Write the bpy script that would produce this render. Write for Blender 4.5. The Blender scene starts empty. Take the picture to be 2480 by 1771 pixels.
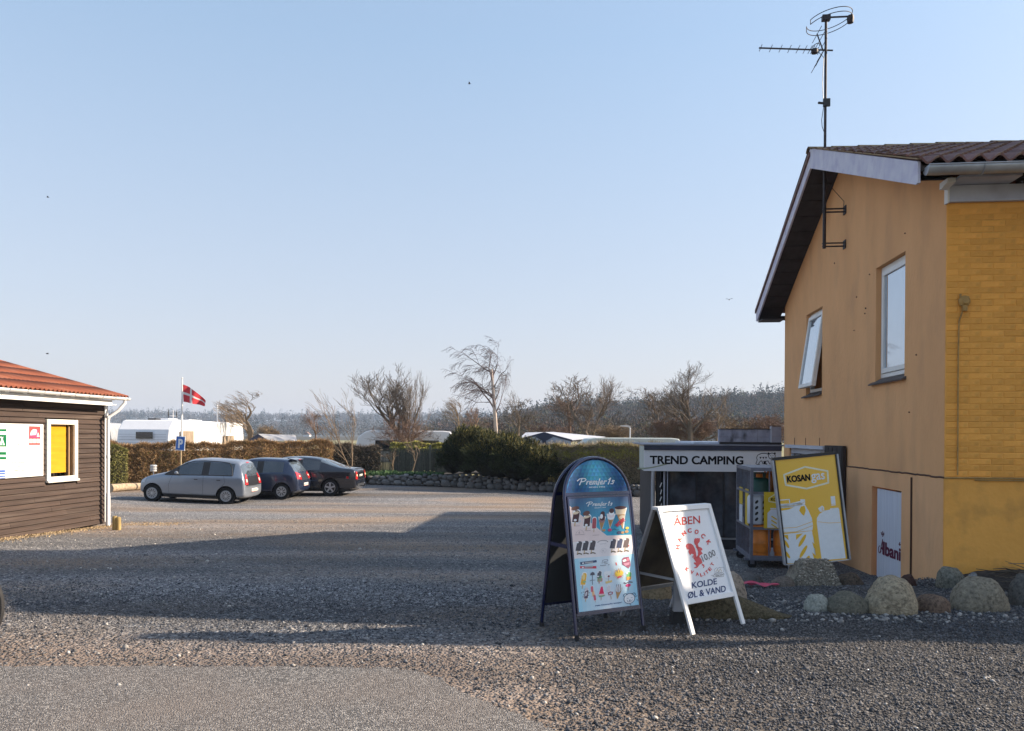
import bpy, bmesh, math, random
import numpy as np
from mathutils import Vector, Matrix, Euler
from mathutils.bvhtree import BVHTree
S = bpy.context.scene
COL = S.collection
R = math.radians
rnd = random.Random(7)
# ------------------------------------------------------------------ camera
F = 1900.0; CH = 1.6; PITCH = R(-.4); ROLL = R(.3)
VPP = 1057 + F*math.tan(-PITCH)
cd = bpy.data.cameras.new('camera'); cam = bpy.data.objects.new('camera', cd); COL.objects.link(cam)
cd.sensor_width = 36; cd.lens = 36*F/2480; cd.shift_y = (VPP-885.5)/2480; cd.clip_end = 20000; cd.clip_start = .05
CM = Matrix.Rotation(math.pi/2+PITCH, 4, 'X') @ Matrix.Rotation(ROLL, 4, 'Z')
cam.matrix_world = Matrix.Translation((0, 0, CH)) @ CM
S.camera = cam
# ------------------------------------------------------------------ world, sun, exposure
SUN_E = R(27.3); SUN_A = R(7.4)
w = bpy.data.worlds.new('World'); S.world = w; w.use_nodes = True
nt = w.node_tree; bg = nt.nodes['Background']
sky = nt.nodes.new('ShaderNodeTexSky'); sky.sky_type = 'NISHITA'; sky.sun_disc = False
sky.sun_elevation = SUN_E; sky.sun_rotation = math.pi/2-SUN_A
sky.air_density = 1.0; sky.dust_density = 1.6; sky.ozone_density = 1.6; sky.altitude = 0
# pale lavender haze low in the sky, the same all round
tcw = nt.nodes.new('ShaderNodeTexCoord'); spw = nt.nodes.new('ShaderNodeSeparateXYZ'); nt.links.new(tcw.outputs['Generated'], spw.inputs[0])
mrw = nt.nodes.new('ShaderNodeMapRange'); mrw.interpolation_type = 'SMOOTHSTEP'; mrw.inputs[1].default_value = -.02; mrw.inputs[2].default_value = .9; mrw.inputs[3].default_value = .80; mrw.inputs[4].default_value = .35
nt.links.new(spw.outputs[2], mrw.inputs[0]); mxw = nt.nodes.new('ShaderNodeMixRGB'); nt.links.new(mrw.outputs[0], mxw.inputs[0]); nt.links.new(sky.outputs[0], mxw.inputs[1]); rpw = nt.nodes.new('ShaderNodeValToRGB'); ew = rpw.color_ramp.elements; ew[0].position = 0; ew[0].color = (.248, .226, .240, 1); ew[1].position = .45; ew[1].color = (.158, .212, .272, 1)
qw = ew.new(.16); qw.color = (.212, .224, .256, 1); vmw = nt.nodes.new('ShaderNodeVectorMath'); vmw.operation = 'SCALE'; vmw.inputs['Scale'].default_value = 10; nt.links.new(spw.outputs[2], rpw.inputs[0]); nt.links.new(rpw.outputs[0], vmw.inputs[0]); nt.links.new(vmw.outputs[0], mxw.inputs[2])
nt.links.new(mxw.outputs[0], bg.inputs[0]); bg.inputs[1].default_value = .135
sd = bpy.data.lights.new('sun', 'SUN'); so = bpy.data.objects.new('sun', sd); COL.objects.link(so)
sd.energy = 5.0; sd.angle = R(.5); sd.color = (1, .83, .64)
sv = Vector((math.cos(SUN_A)*math.cos(SUN_E), math.sin(SUN_A)*math.cos(SUN_E), math.sin(SUN_E)))
so.rotation_euler = sv.to_track_quat('Z', 'Y').to_euler(); so.location = (20, 0, 20)
S.view_settings.view_transform = 'Standard'; S.view_settings.look = 'None'
S.view_settings.exposure = 1.08; S.view_settings.gamma = 1; S.view_settings.use_curve_mapping = False
# ------------------------------------------------------------------ ground shape
def sm(a, b, x):
    t = min(1, max(0, (x-a)/(b-a))); return t*t*(3-2*t)
def gz(x, y):
    if y < 7: z = 0
    elif y < 26: z = -.035*(y-7)
    else: z = -.665
    if y > 38: z = z + sm(38, 44, y)*.345
    z += .16*sm(9, 14, -x)*sm(17, 24, y)*(1-sm(33, 40, y))
    z -= (.16*sm(8.6, 10.2, y)+.30*sm(12.6, 15.5, y))*sm(.9, 2.6, x)*(1-sm(21, 27, y))
    z += .45*sm(4.3, 5.1, x)*sm(7.6, 8.4, y)*(1-sm(8.9, 9.8, y))*.35
    return z
def ray(u, v):
    return CM.to_3x3() @ Vector(((u-1240)/F, -(v-VPP)/F, -1))
def at(u, v, Y):
    d = ray(u, v); d = d*(Y/d.y); return Vector((d.x, Y, CH+d.z))
def grd(u, v):
    d = ray(u, v); d = d/d.y; Y = 3.0
    while Y < 120:
        p = d*Y
        if CH+p.z <= gz(p.x, Y): break
        Y += .02
    p = d*Y; return Vector((p.x, Y, gz(p.x, Y)))
TH = -math.atan(206/1900.)        # heading of both buildings
# ------------------------------------------------------------------ mesh helpers
class MB:
    def __init__(s): s.v = []; s.f = []
    def add(s, vs, fs):
        o = len(s.v); s.v += [tuple(p) for p in vs]; s.f += [tuple(i+o for i in f) for f in fs]; return s
    def box(s, x0, x1, y0, y1, z0, z1, M=None):
        vs = [Vector(p) for p in ((x0,y0,z0),(x1,y0,z0),(x1,y1,z0),(x0,y1,z0),(x0,y0,z1),(x1,y0,z1),(x1,y1,z1),(x0,y1,z1))]
        if M: vs = [M@p for p in vs]
        return s.add(vs, [(0,3,2,1),(4,5,6,7),(0,1,5,4),(1,2,6,5),(2,3,7,6),(3,0,4,7)])
    def bar(s, a, b, w, h=None, up=(0,0,1)):
        a = Vector(a); b = Vector(b); h = h or w; d = (b-a); L = d.length; d.normalize()
        u = Vector(up); x = d.cross(u)
        if x.length < 1e-3: x = d.cross(Vector((1,0,0)))
        x.normalize(); y = x.cross(d)
        M = Matrix((x, d, y)).transposed().to_4x4(); M.translation = a
        return s.box(-w/2, w/2, 0, L, -h/2, h/2, M)
    def tube(s, pts, r, n=8, cap=True, closed=False):
        pts = [Vector(p) for p in pts]; m = len(pts); rs = r if isinstance(r, (list, tuple)) else [r]*m
        vs = []; fs = []; prev = None
        for i, p in enumerate(pts):
            if closed: d = pts[(i+1) % m]-pts[i-1]
            else: d = pts[min(i+1, m-1)]-pts[max(i-1, 0)]
            if d.length < 1e-9: d = Vector((0,0,1))
            d.normalize()
            if prev is None:
                x = d.cross(Vector((0,0,1)))
                if x.length < .1: x = d.cross(Vector((1,0,0)))
            else: x = prev-d*prev.dot(d)
            x.normalize(); prev = x; y = d.cross(x)
            for k in range(n):
                a = 2*math.pi*k/n; vs.append(p+(x*math.cos(a)+y*math.sin(a))*rs[i])
        for i in range(m if closed else m-1):
            j = (i+1) % m
            for k in range(n):
                fs.append((i*n+k, i*n+(k+1) % n, j*n+(k+1) % n, j*n+k))
        if cap and not closed: fs += [tuple(range(n-1, -1, -1)), tuple((m-1)*n+k for k in range(n))]
        return s.add(vs, fs)
    def lathe(s, prof, n=16, c=(0,0,0), M=None, cap=True):
        vs = []; fs = []; c = Vector(c)
        for r_, z in prof:
            for k in range(n):
                a = 2*math.pi*k/n; p = Vector((r_*math.cos(a), r_*math.sin(a), z))
                vs.append((M@p if M else p)+c)
        for i in range(len(prof)-1):
            for k in range(n): fs.append((i*n+k, i*n+(k+1) % n, (i+1)*n+(k+1) % n, (i+1)*n+k))
        if cap: fs += [tuple(range(n-1, -1, -1)), tuple((len(prof)-1)*n+k for k in range(n))]
        return s.add(vs, fs)
    def prism(s, poly, axis, a, b):
        """poly of 2D points extruded along axis ('x','y','z') from a to b"""
        def P(p, t):
            return {'x': (t, p[0], p[1]), 'y': (p[0], t, p[1]), 'z': (p[0], p[1], t)}[axis]
        n = len(poly); vs = [P(p, a) for p in poly]+[P(p, b) for p in poly]
        return s.add(vs, [tuple(range(n-1, -1, -1)), tuple(range(n, 2*n))]+[(i, (i+1) % n, n+(i+1) % n, n+i) for i in range(n)])
    def mesh(s, name, mat=None, smooth=False, fix=True):
        me = bpy.data.meshes.new(name); me.from_pydata(s.v, [], s.f)
        if fix:
            bm = bmesh.new(); bm.from_mesh(me); bmesh.ops.recalc_face_normals(bm, faces=bm.faces); bm.to_mesh(me); bm.free()
        if mat: me.materials.append(mat)
        if smooth: shade(me)
        return me
    def build(s, name, mat, parent=None, smooth=False, loc=None, rot=None, fix=True, bevel=0):
        o = link(name, s.mesh(name, mat, smooth, fix), parent)
        if loc: o.location = loc
        if rot: o.rotation_euler = rot
        if bevel: bev(o, bevel)
        return o
def shade(me, ang=40):
    me.polygons.foreach_set('use_smooth', [True]*len(me.polygons))
    try: me.set_sharp_from_angle(angle=R(ang))
    except Exception: pass
def link(name, me, parent=None):
    o = bpy.data.objects.new(name, me); COL.objects.link(o)
    if parent: o.parent = parent
    return o
def bev(o, wd, seg=2):
    m = o.modifiers.new('bevel', 'BEVEL'); m.width = wd; m.segments = seg; m.limit_method = 'ANGLE'; m.angle_limit = R(50)
    return o
def thing(name, label, cat, loc=(0,0,0), rz=0, group=None):
    o = bpy.data.objects.new(name, None); COL.objects.link(o); o.location = loc; o.rotation_euler = (0,0,rz)
    o.empty_display_size = .2
    return tag(o, label, cat, group)
def tag(o, label, cat, group=None, kind=None):
    o['label'] = label; o['category'] = cat
    if group: o['group'] = group
    if kind: o['kind'] = kind
    return o
def npmesh(name, V, Fa, mat, parent=None):
    k = Fa.shape[1]; me = bpy.data.meshes.new(name)
    me.vertices.add(len(V)); me.vertices.foreach_set('co', V.astype(np.float32).ravel())
    me.loops.add(Fa.size); me.loops.foreach_set('vertex_index', Fa.astype(np.int32).ravel())
    me.polygons.add(len(Fa)); me.polygons.foreach_set('loop_start', np.arange(0, Fa.size, k, dtype=np.int32))
    me.polygons.foreach_set('loop_total', np.full(len(Fa), k, dtype=np.int32))
    me.update(calc_edges=True); me.materials.append(mat)
    return link(name, me, parent)
# ------------------------------------------------------------------ materials
def mat(name, col, rough=.6, metal=0, col2=None, var=.12, scale=3, bump=0, bscale=30, island=0, objr=0, spec=.5, coat=0, stretch=(1,1,1), detail=6, dirt=None, dscale=1.2, damt=.6, alpha=None, trans=0):
    m = bpy.data.materials.new(name); m.use_nodes = True; t = m.node_tree; N = t.nodes; L = t.links
    b = N['Principled BSDF']; b.inputs['Roughness'].default_value = rough; b.inputs['Metallic'].default_value = metal
    b.inputs['Specular IOR Level'].default_value = spec; b.inputs['Coat Weight'].default_value = coat; b.inputs['Coat Roughness'].default_value = .05
    tc = N.new('ShaderNodeTexCoord'); mp = N.new('ShaderNodeMapping'); mp.inputs['Scale'].default_value = stretch
    L.new(tc.outputs['Object'], mp.inputs[0])
    n1 = N.new('ShaderNodeTexNoise'); n1.inputs['Scale'].default_value = scale; n1.inputs['Detail'].default_value = detail; n1.inputs['Roughness'].default_value = .6
    L.new(mp.outputs[0], n1.inputs['Vector'])
    c2 = col2 or tuple(max(0, c*(1-2.2*var)) for c in col)
    rp = N.new('ShaderNodeValToRGB'); rp.color_ramp.elements[0].position = .3; rp.color_ramp.elements[1].position = .7
    rp.color_ramp.elements[0].color = (*c2, 1); rp.color_ramp.elements[1].color = (*col, 1)
    L.new(n1.outputs['Fac'], rp.inputs[0]); out = rp.outputs[0]
    if dirt:
        n3 = N.new('ShaderNodeTexNoise'); n3.inputs['Scale'].default_value = dscale; n3.inputs['Detail'].default_value = 8
        L.new(mp.outputs[0], n3.inputs['Vector'])
        mr = N.new('ShaderNodeMapRange'); mr.inputs[1].default_value = .5; mr.inputs[2].default_value = .72; mr.inputs[4].default_value = damt
        L.new(n3.outputs['Fac'], mr.inputs[0])
        mx = N.new('ShaderNodeMixRGB'); L.new(mr.outputs[0], mx.inputs[0]); L.new(out, mx.inputs[1]); mx.inputs[2].default_value = (*dirt, 1); out = mx.outputs[0]
    for amt, src in ((island, 'i'), (objr, 'o')):
        if amt:
            g = N.new('ShaderNodeNewGeometry') if src == 'i' else N.new('ShaderNodeObjectInfo')
            hv = N.new('ShaderNodeHueSaturation'); mr = N.new('ShaderNodeMapRange')
            mr.inputs[3].default_value = 1-amt; mr.inputs[4].default_value = 1+amt
            L.new(g.outputs['Random Per Island' if src == 'i' else 'Random'], mr.inputs[0]); L.new(mr.outputs[0], hv.inputs['Value']); L.new(out, hv.inputs['Color']); out = hv.outputs[0]
    L.new(out, b.inputs['Base Color'])
    if bump:
        n2 = N.new('ShaderNodeTexNoise'); n2.inputs['Scale'].default_value = bscale; n2.inputs['Detail'].default_value = 5
        L.new(mp.outputs[0], n2.inputs['Vector'])
        bp = N.new('ShaderNodeBump'); bp.inputs['Strength'].default_value = 1; bp.inputs['Distance'].default_value = bump
        L.new(n2.outputs['Fac'], bp.inputs['Height']); L.new(bp.outputs[0], b.inputs['Normal'])
    if trans: b.inputs['Transmission Weight'].default_value = trans
    return m
_flat = {}
def flat(c, rough=.45):
    k = (c, rough)
    if k not in _flat: _flat[k] = mat('print_ink', c, max(rough, .6), var=.03, scale=20, spec=.15)
    return _flat[k]
WHITE = mat('white_paint', (.78,.78,.76), .5, var=.05, scale=6, dirt=(.45,.42,.37), dscale=3, damt=.35, bump=.001)
GREYW = mat('grey_white_fascia', (.52,.54,.60), .6, col2=(.42,.45,.52), scale=2.5, dirt=(.28,.28,.33), dscale=5, damt=.5, bump=.001)
ZINC = mat('zinc', (.42,.44,.47), .45, metal=.5, scale=5, var=.1, dirt=(.22,.23,.25), dscale=4)
ALU = mat('aluminium', (.62,.63,.66), .35, metal=.6, var=.05, scale=10)
BLACK = mat('black_plastic', (.02,.02,.022), .45, var=.1, island=0)
RUBBER = mat('rubber', (.022,.022,.024), .8, var=.2, scale=30, bump=.002, bscale=80)
GLASSW = mat('window_glass', (.55,.62,.70), .03, metal=.75, var=.03)
DARKGL = mat('dark_glass', (.02,.025,.03), .04, var=.1, spec=1.0)
# ------------------------------------------------------------------ 2D print helpers
def homography(src, dst):
    A = []
    for (x, y), (X, Y) in zip(src, dst):
        A.append([x,y,1,0,0,0,-X*x,-X*y,-X]); A.append([0,0,0,x,y,1,-Y*x,-Y*y,-Y])
    u_, s_, vt = np.linalg.svd(np.array(A, float)); Hm = vt[-1].reshape(3,3)
    def f(p):
        q = Hm@np.array([p[0], p[1], 1.]); return (q[0]/q[2], q[1]/q[2])
    return f
_tc = {}
def text2d(body, bold=.0):
    k = body
    if k not in _tc:
        cu = bpy.data.curves.new('t', 'FONT'); cu.body = body; cu.size = 1; cu.resolution_u = 4
        o = bpy.data.objects.new('t', cu); COL.objects.link(o); dg = bpy.context.evaluated_depsgraph_get()
        me = bpy.data.meshes.new_from_object(o.evaluated_get(dg)); bpy.data.objects.remove(o)
        V = [(v.co.x, v.co.y) for v in me.vertices]; Fc = [tuple(p.vertices) for p in me.polygons]; bpy.data.meshes.remove(me)
        _tc[k] = (V, Fc)
    return _tc[k]
class Print:
    """flat print on a board: shapes are given in the board's own plane through fn (2D -> x,z)"""
    def __init__(s, fn=lambda p: p, eps=.0012): s.fn = fn; s.layers = []; s.eps = eps; s.k = 0
    def _add(s, c, vs, fs, lay, dy=None):
        for L_ in s.layers:
            if L_[0] == c and L_[1] == lay: break
        else: L_ = [c, lay, MB()]; s.layers.append(L_)
        L_[2].add([(p[0], -s.eps*(lay+1)+(dy[i] if dy else 0), p[1]) for i, p in enumerate(vs)], fs)
        s.__dict__.setdefault('dy', {}).setdefault(id(L_[2]), []).extend(dy or [0]*len(vs))
    def poly(s, c, pts, lay=0): s._add(c, [s.fn(p) for p in pts], [tuple(range(len(pts)))], lay)
    def ell(s, c, cx, cy, rx, ry, rot=0, lay=0, n=18):
        ca, sa = math.cos(R(rot)), math.sin(R(rot)); pts = []
        for i in range(n):
            a = 2*math.pi*i/n; x = rx*math.cos(a); y = ry*math.sin(a); pts.append((cx+x*ca-y*sa, cy+x*sa+y*ca))
        s.poly(c, pts, lay)
    def stroke(s, c, pts, wd, lay=0, closed=False):
        if closed: pts = pts+[pts[0]]
        for a, b in zip(pts, pts[1:]):
            d = Vector((b[0]-a[0], b[1]-a[1]));
            if d.length < 1e-6: continue
            d.normalize(); n = Vector((-d.y, d.x))*wd/2; e = d*wd*.25
            s.poly(c, [(a[0]-e.x+n.x, a[1]-e.y+n.y), (b[0]+e.x+n.x, b[1]+e.y+n.y), (b[0]+e.x-n.x, b[1]+e.y-n.y), (a[0]-e.x-n.x, a[1]-e.y-n.y)], lay)
    def text(s, c, body, p0, p1, h, bold=0, shear=0, lay=2, up=None, cap=.727):
        V0, F0 = text2d(body); V = []; Fc = []; dy = []
        offs = [(0, 0)] if bold <= 0 else [(0, 0), (bold, 0), (-bold, 0), (0, bold*.7), (0, -bold*.7), (bold*.8, bold*.6), (-bold*.8, bold*.6), (bold*.8, -bold*.6), (-bold*.8, -bold*.6)]
        for q_, (ox, oy) in enumerate(offs):      # struck several times, each a hair above the last
            o_ = len(V); V += [(x+ox, y+oy) for x, y in V0]; Fc += [tuple(i+o_ for i in f) for f in F0]; dy += [-.00006*q_]*len(V0)
        xs = [p[0] for p in V]; x0, x1 = min(xs), max(xs)
        p0 = Vector(p0); p1 = Vector(p1); d = p1-p0
        if up is None: up = Vector((d.y, -d.x)).normalized()       # image pixels: y grows downwards
        else: up = Vector(up)
        dn = d.normalized(); out = []
        for x, y in V:
            q = p0+d*((x-x0)/(x1-x0))+up*(y/cap*h)+dn*(y/cap*h*shear); out.append(s.fn((q.x, q.y)))
        s._add(c, out, Fc, lay, dy)
    def build(s, parent, name='print', rough=.45, loc=(0,0,0)):
        for c, lay, mb in s.layers:
            o = mb.build(name, flat(c, rough), parent, fix=False); o.location = loc
# ------------------------------------------------------------------ ground surfaces
def speckle_mat(name, cols, scale, bump, dirtc):
    """fine-grained surface of small set stones (asphalt)"""
    m = bpy.data.materials.new(name); m.use_nodes = True; t = m.node_tree; N = t.nodes; L = t.links; b = N['Principled BSDF']; b.inputs['Roughness'].default_value = .9; b.inputs['Specular IOR Level'].default_value = .15
    tc = N.new('ShaderNodeTexCoord'); v = N.new('ShaderNodeTexVoronoi'); v.inputs['Scale'].default_value = scale; L.new(tc.outputs['Object'], v.inputs['Vector']); sp = N.new('ShaderNodeSeparateColor'); L.new(v.outputs['Color'], sp.inputs[0])
    rp = N.new('ShaderNodeValToRGB'); e = rp.color_ramp.elements; e[0].color = (*cols[0], 1); e[1].color = (*cols[2], 1); q = e.new(.6); q.color = (*cols[1], 1); L.new(sp.outputs[0], rp.inputs[0])
    n = N.new('ShaderNodeTexNoise'); n.inputs['Scale'].default_value = .8; n.inputs['Detail'].default_value = 8; L.new(tc.outputs['Object'], n.inputs['Vector']); mr = N.new('ShaderNodeMapRange'); mr.inputs[1].default_value = .42; mr.inputs[2].default_value = .7; mr.inputs[4].default_value = .6; L.new(n.outputs['Fac'], mr.inputs[0])
    mx = N.new('ShaderNodeMixRGB'); L.new(mr.outputs[0], mx.inputs[0]); L.new(rp.outputs[0], mx.inputs[1]); mx.inputs[2].default_value = (*dirtc, 1); L.new(mx.outputs[0], b.inputs['Base Color'])
    bp = N.new('ShaderNodeBump'); bp.invert = True; bp.inputs['Strength'].default_value = .8; bp.inputs['Distance'].default_value = bump; L.new(v.outputs['Distance'], bp.inputs['Height']); L.new(bp.outputs[0], b.inputs['Normal']); return m
def gravel_mat(name, near=False):
    m = bpy.data.materials.new(name); m.use_nodes = True; t = m.node_tree; N = t.nodes; L = t.links; b = N['Principled BSDF']
    b.inputs['Roughness'].default_value = .9; b.inputs['Specular IOR Level'].default_value = .2
    tc = N.new('ShaderNodeTexCoord')
    v = N.new('ShaderNodeTexVoronoi'); v.inputs['Scale'].default_value = 46; L.new(tc.outputs['Object'], v.inputs['Vector'])
    sep = N.new('ShaderNodeSeparateColor'); L.new(v.outputs['Color'], sep.inputs[0])
    rp = N.new('ShaderNodeValToRGB'); e = rp.color_ramp.elements
    e[0].position = 0; e[0].color = (.05,.056,.068,1); e[1].position = 1; e[1].color = (.52,.51,.50,1)
    for p, c in ((.35,(.125,.126,.134,1)),(.65,(.195,.190,.188,1)),(.9,(.29,.275,.262,1))):
        q = e.new(p); q.color = c
    L.new(sep.outputs[0], rp.inputs[0])
    n = N.new('ShaderNodeTexNoise'); n.inputs['Scale'].default_value = .33; n.inputs['Detail'].default_value = 5
    mpn = N.new('ShaderNodeMapping'); mpn.inputs['Scale'].default_value = (.5,1.2,1); mpn.inputs['Location'].default_value = (3.1,1.7,0)
    L.new(tc.outputs['Object'], mpn.inputs[0]); L.new(mpn.outputs[0], n.inputs['Vector'])
    mr = N.new('ShaderNodeMapRange'); mr.inputs[1].default_value = .44; mr.inputs[2].default_value = .64; mr.inputs[4].default_value = .95
    L.new(n.outputs['Fac'], mr.inputs[0])
    n4 = N.new('ShaderNodeTexNoise'); n4.inputs['Scale'].default_value = 14; L.new(tc.outputs['Object'], n4.inputs['Vector'])
    mul = N.new('ShaderNodeMath'); mul.operation = 'MULTIPLY'; L.new(mr.outputs[0], mul.inputs[0]); L.new(n4.outputs['Fac'], mul.inputs[1])
    m2 = N.new('ShaderNodeMath'); m2.operation = 'MULTIPLY'; m2.use_clamp = True; L.new(mul.outputs[0], m2.inputs[0])
    spq = N.new('ShaderNodeSeparateXYZ'); L.new(tc.outputs['Object'], spq.inputs[0]); mq = N.new('ShaderNodeMapRange'); mq.interpolation_type = 'SMOOTHSTEP'; mq.inputs[1].default_value = 2.2; mq.inputs[2].default_value = .2; mq.inputs[3].default_value = .15; mq.inputs[4].default_value = 1.5; L.new(spq.outputs[0], mq.inputs[0]); L.new(mq.outputs[0], m2.inputs[1])
    mx = N.new('ShaderNodeMixRGB'); L.new(m2.outputs[0], mx.inputs[0]); L.new(rp.outputs[0], mx.inputs[1]); mx.inputs[2].default_value = (.29,.21,.145,1)
    # wide dusty bands left by wheels
    n5 = N.new('ShaderNodeTexNoise'); n5.inputs['Scale'].default_value = 1; n5.inputs['Detail'].default_value = 6
    mp5 = N.new('ShaderNodeMapping'); mp5.inputs['Scale'].default_value = (.12,.8,1); L.new(tc.outputs['Object'], mp5.inputs[0]); L.new(mp5.outputs[0], n5.inputs['Vector'])
    mr5 = N.new('ShaderNodeMapRange'); mr5.inputs[1].default_value = .35; mr5.inputs[2].default_value = .65; mr5.inputs[3].default_value = .72; mr5.inputs[4].default_value = 1.3
    L.new(n5.outputs['Fac'], mr5.inputs[0])
    spx = N.new('ShaderNodeSeparateXYZ'); L.new(tc.outputs['Object'], spx.inputs[0])      # worn brown strip along the asphalt edge
    my = N.new('ShaderNodeMapRange'); my.interpolation_type = 'SMOOTHSTEP'; my.inputs[1].default_value = 6.5; my.inputs[2].default_value = 5.6; L.new(spx.outputs[1], my.inputs[0])
    mxx = N.new('ShaderNodeMapRange'); mxx.interpolation_type = 'SMOOTHSTEP'; mxx.inputs[1].default_value = 1.6; mxx.inputs[2].default_value = -.8; L.new(spx.outputs[0], mxx.inputs[0])
    mm = N.new('ShaderNodeMath'); mm.operation = 'MULTIPLY'; L.new(my.outputs[0], mm.inputs[0]); L.new(mxx.outputs[0], mm.inputs[1])
    mm2 = N.new('ShaderNodeMath'); mm2.operation = 'MULTIPLY'; mm2.inputs[1].default_value = .75; L.new(mm.outputs[0], mm2.inputs[0])
    mxb = N.new('ShaderNodeMixRGB'); L.new(mm2.outputs[0], mxb.inputs[0]); L.new(mx.outputs[0], mxb.inputs[1]); mxb.inputs[2].default_value = (.20,.152,.122,1); mx = mxb
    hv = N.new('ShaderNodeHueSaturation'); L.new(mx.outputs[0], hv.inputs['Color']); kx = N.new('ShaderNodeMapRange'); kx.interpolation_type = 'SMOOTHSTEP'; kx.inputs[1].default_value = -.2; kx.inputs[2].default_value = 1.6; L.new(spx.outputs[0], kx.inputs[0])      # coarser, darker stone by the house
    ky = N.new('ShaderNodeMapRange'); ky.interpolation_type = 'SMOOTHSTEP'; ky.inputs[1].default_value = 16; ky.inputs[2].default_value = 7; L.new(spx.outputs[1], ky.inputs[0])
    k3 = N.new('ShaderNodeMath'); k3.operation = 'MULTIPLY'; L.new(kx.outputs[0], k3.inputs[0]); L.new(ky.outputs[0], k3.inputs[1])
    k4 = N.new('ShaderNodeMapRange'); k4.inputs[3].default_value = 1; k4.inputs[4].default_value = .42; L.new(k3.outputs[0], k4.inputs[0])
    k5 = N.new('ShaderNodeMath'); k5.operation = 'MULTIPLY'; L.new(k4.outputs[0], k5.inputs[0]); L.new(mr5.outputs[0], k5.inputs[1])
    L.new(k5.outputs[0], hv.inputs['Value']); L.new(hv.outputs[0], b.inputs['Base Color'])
    bp = N.new('ShaderNodeBump'); bp.inputs['Strength'].default_value = .9; bp.inputs['Distance'].default_value = .02
    L.new(v.outputs['Distance'], bp.inputs['Height']); bp.invert = True
    v2 = N.new('ShaderNodeTexVoronoi'); v2.inputs['Scale'].default_value = 17; L.new(tc.outputs['Object'], v2.inputs['Vector'])
    bp2 = N.new('ShaderNodeBump'); bp2.inputs['Strength'].default_value = .6; bp2.inputs['Distance'].default_value = .03; bp2.invert = True
    L.new(v2.outputs['Distance'], bp2.inputs['Height']); L.new(bp.outputs[0], bp2.inputs['Normal']); L.new(bp2.outputs[0], b.inputs['Normal'])
    return m
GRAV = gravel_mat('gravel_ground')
def sheet(name, xs, ys, zf, m, kind='structure'):
    V = np.array([(x, y, zf(x, y)) for y in ys for x in xs]); nx = len(xs)
    Fa = np.array([(j*nx+i, j*nx+i+1, (j+1)*nx+i+1, (j+1)*nx+i) for j in range(len(ys)-1) for i in range(nx-1)])
    o = npmesh(name, V, Fa, m); o.data.polygons.foreach_set('use_smooth', [True]*len(Fa)); o['kind'] = kind
    return o
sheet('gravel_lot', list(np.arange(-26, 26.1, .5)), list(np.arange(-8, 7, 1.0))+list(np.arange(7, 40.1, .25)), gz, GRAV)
FIELD = mat('field_grass', (.16,.17,.06), .95, col2=(.26,.22,.12), scale=.03, detail=8, bump=.05, bscale=3)
xs = [-4000,-1500,-600,-250,-120,-60]+list(range(-50, 51, 5))+[60,120,250,600,1500,4000]
ys = [-400,-100,-30,-8]+list(range(-5, 41, 3))+[50,70,100,160,260,420,700,1200,2500,5000]
sheet('field', xs, ys, lambda x, y: -.32 if y > 44 else gz(x, y)-.12-(.4 if y < 39 else 0), FIELD)
# asphalt: smooth apron with a curved, ragged edge, four millimetres above the gravel bed
ASPH = speckle_mat('asphalt', ((.06,.058,.057),(.165,.155,.149),(.38,.36,.335)), 105, .010, (.20,.17,.15))
edge = [(-500,1614),(0,1617),(250,1618),(500,1619),(700,1618),(840,1619),(950,1622),(1010,1631),(1060,1650),(1110,1676),(1170,1703),(1250,1733),(1330,1768),(1420,1830),(1500,1930)]
epts = []
for (a, b) in zip(edge, edge[1:]):
    for k in range(14):
        t = k/14; u = a[0]+(b[0]-a[0])*t; v = a[1]+(b[1]-a[1])*t
        d = ray(u, v); s_ = -CH/d.z; epts.append((d.x*s_+rnd.uniform(-.02,.02), d.y*s_+rnd.uniform(-.028,.028)))
def in_asph(x, y):
    # inside when nearer than the edge line
    if x < epts[0][0]: return y < epts[0][1]
    for (a, b) in zip(epts, epts[1:]):
        if min(a[0], b[0]) <= x <= max(a[0], b[0]):
            t = (x-a[0])/((b[0]-a[0]) or 1e-6)
            if y < a[1]+(b[1]-a[1])*t: return True
    return False
mb = MB(); mono = [epts[0]]
for p in epts:
    if p[0] > mono[-1][0]+.004: mono.append(p)
epts = mono
ep2 = [(-26, epts[0][1])]+epts+[(epts[-1][0]+.5, -8)]
mb.v = [(x, y, .012) for x, y in ep2]+[(-26, -8, .012)]; mb.f = [tuple(range(len(mb.v)-1, -1, -1))]
o = mb.build('asphalt_road', ASPH); o['kind'] = 'structure'
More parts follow.
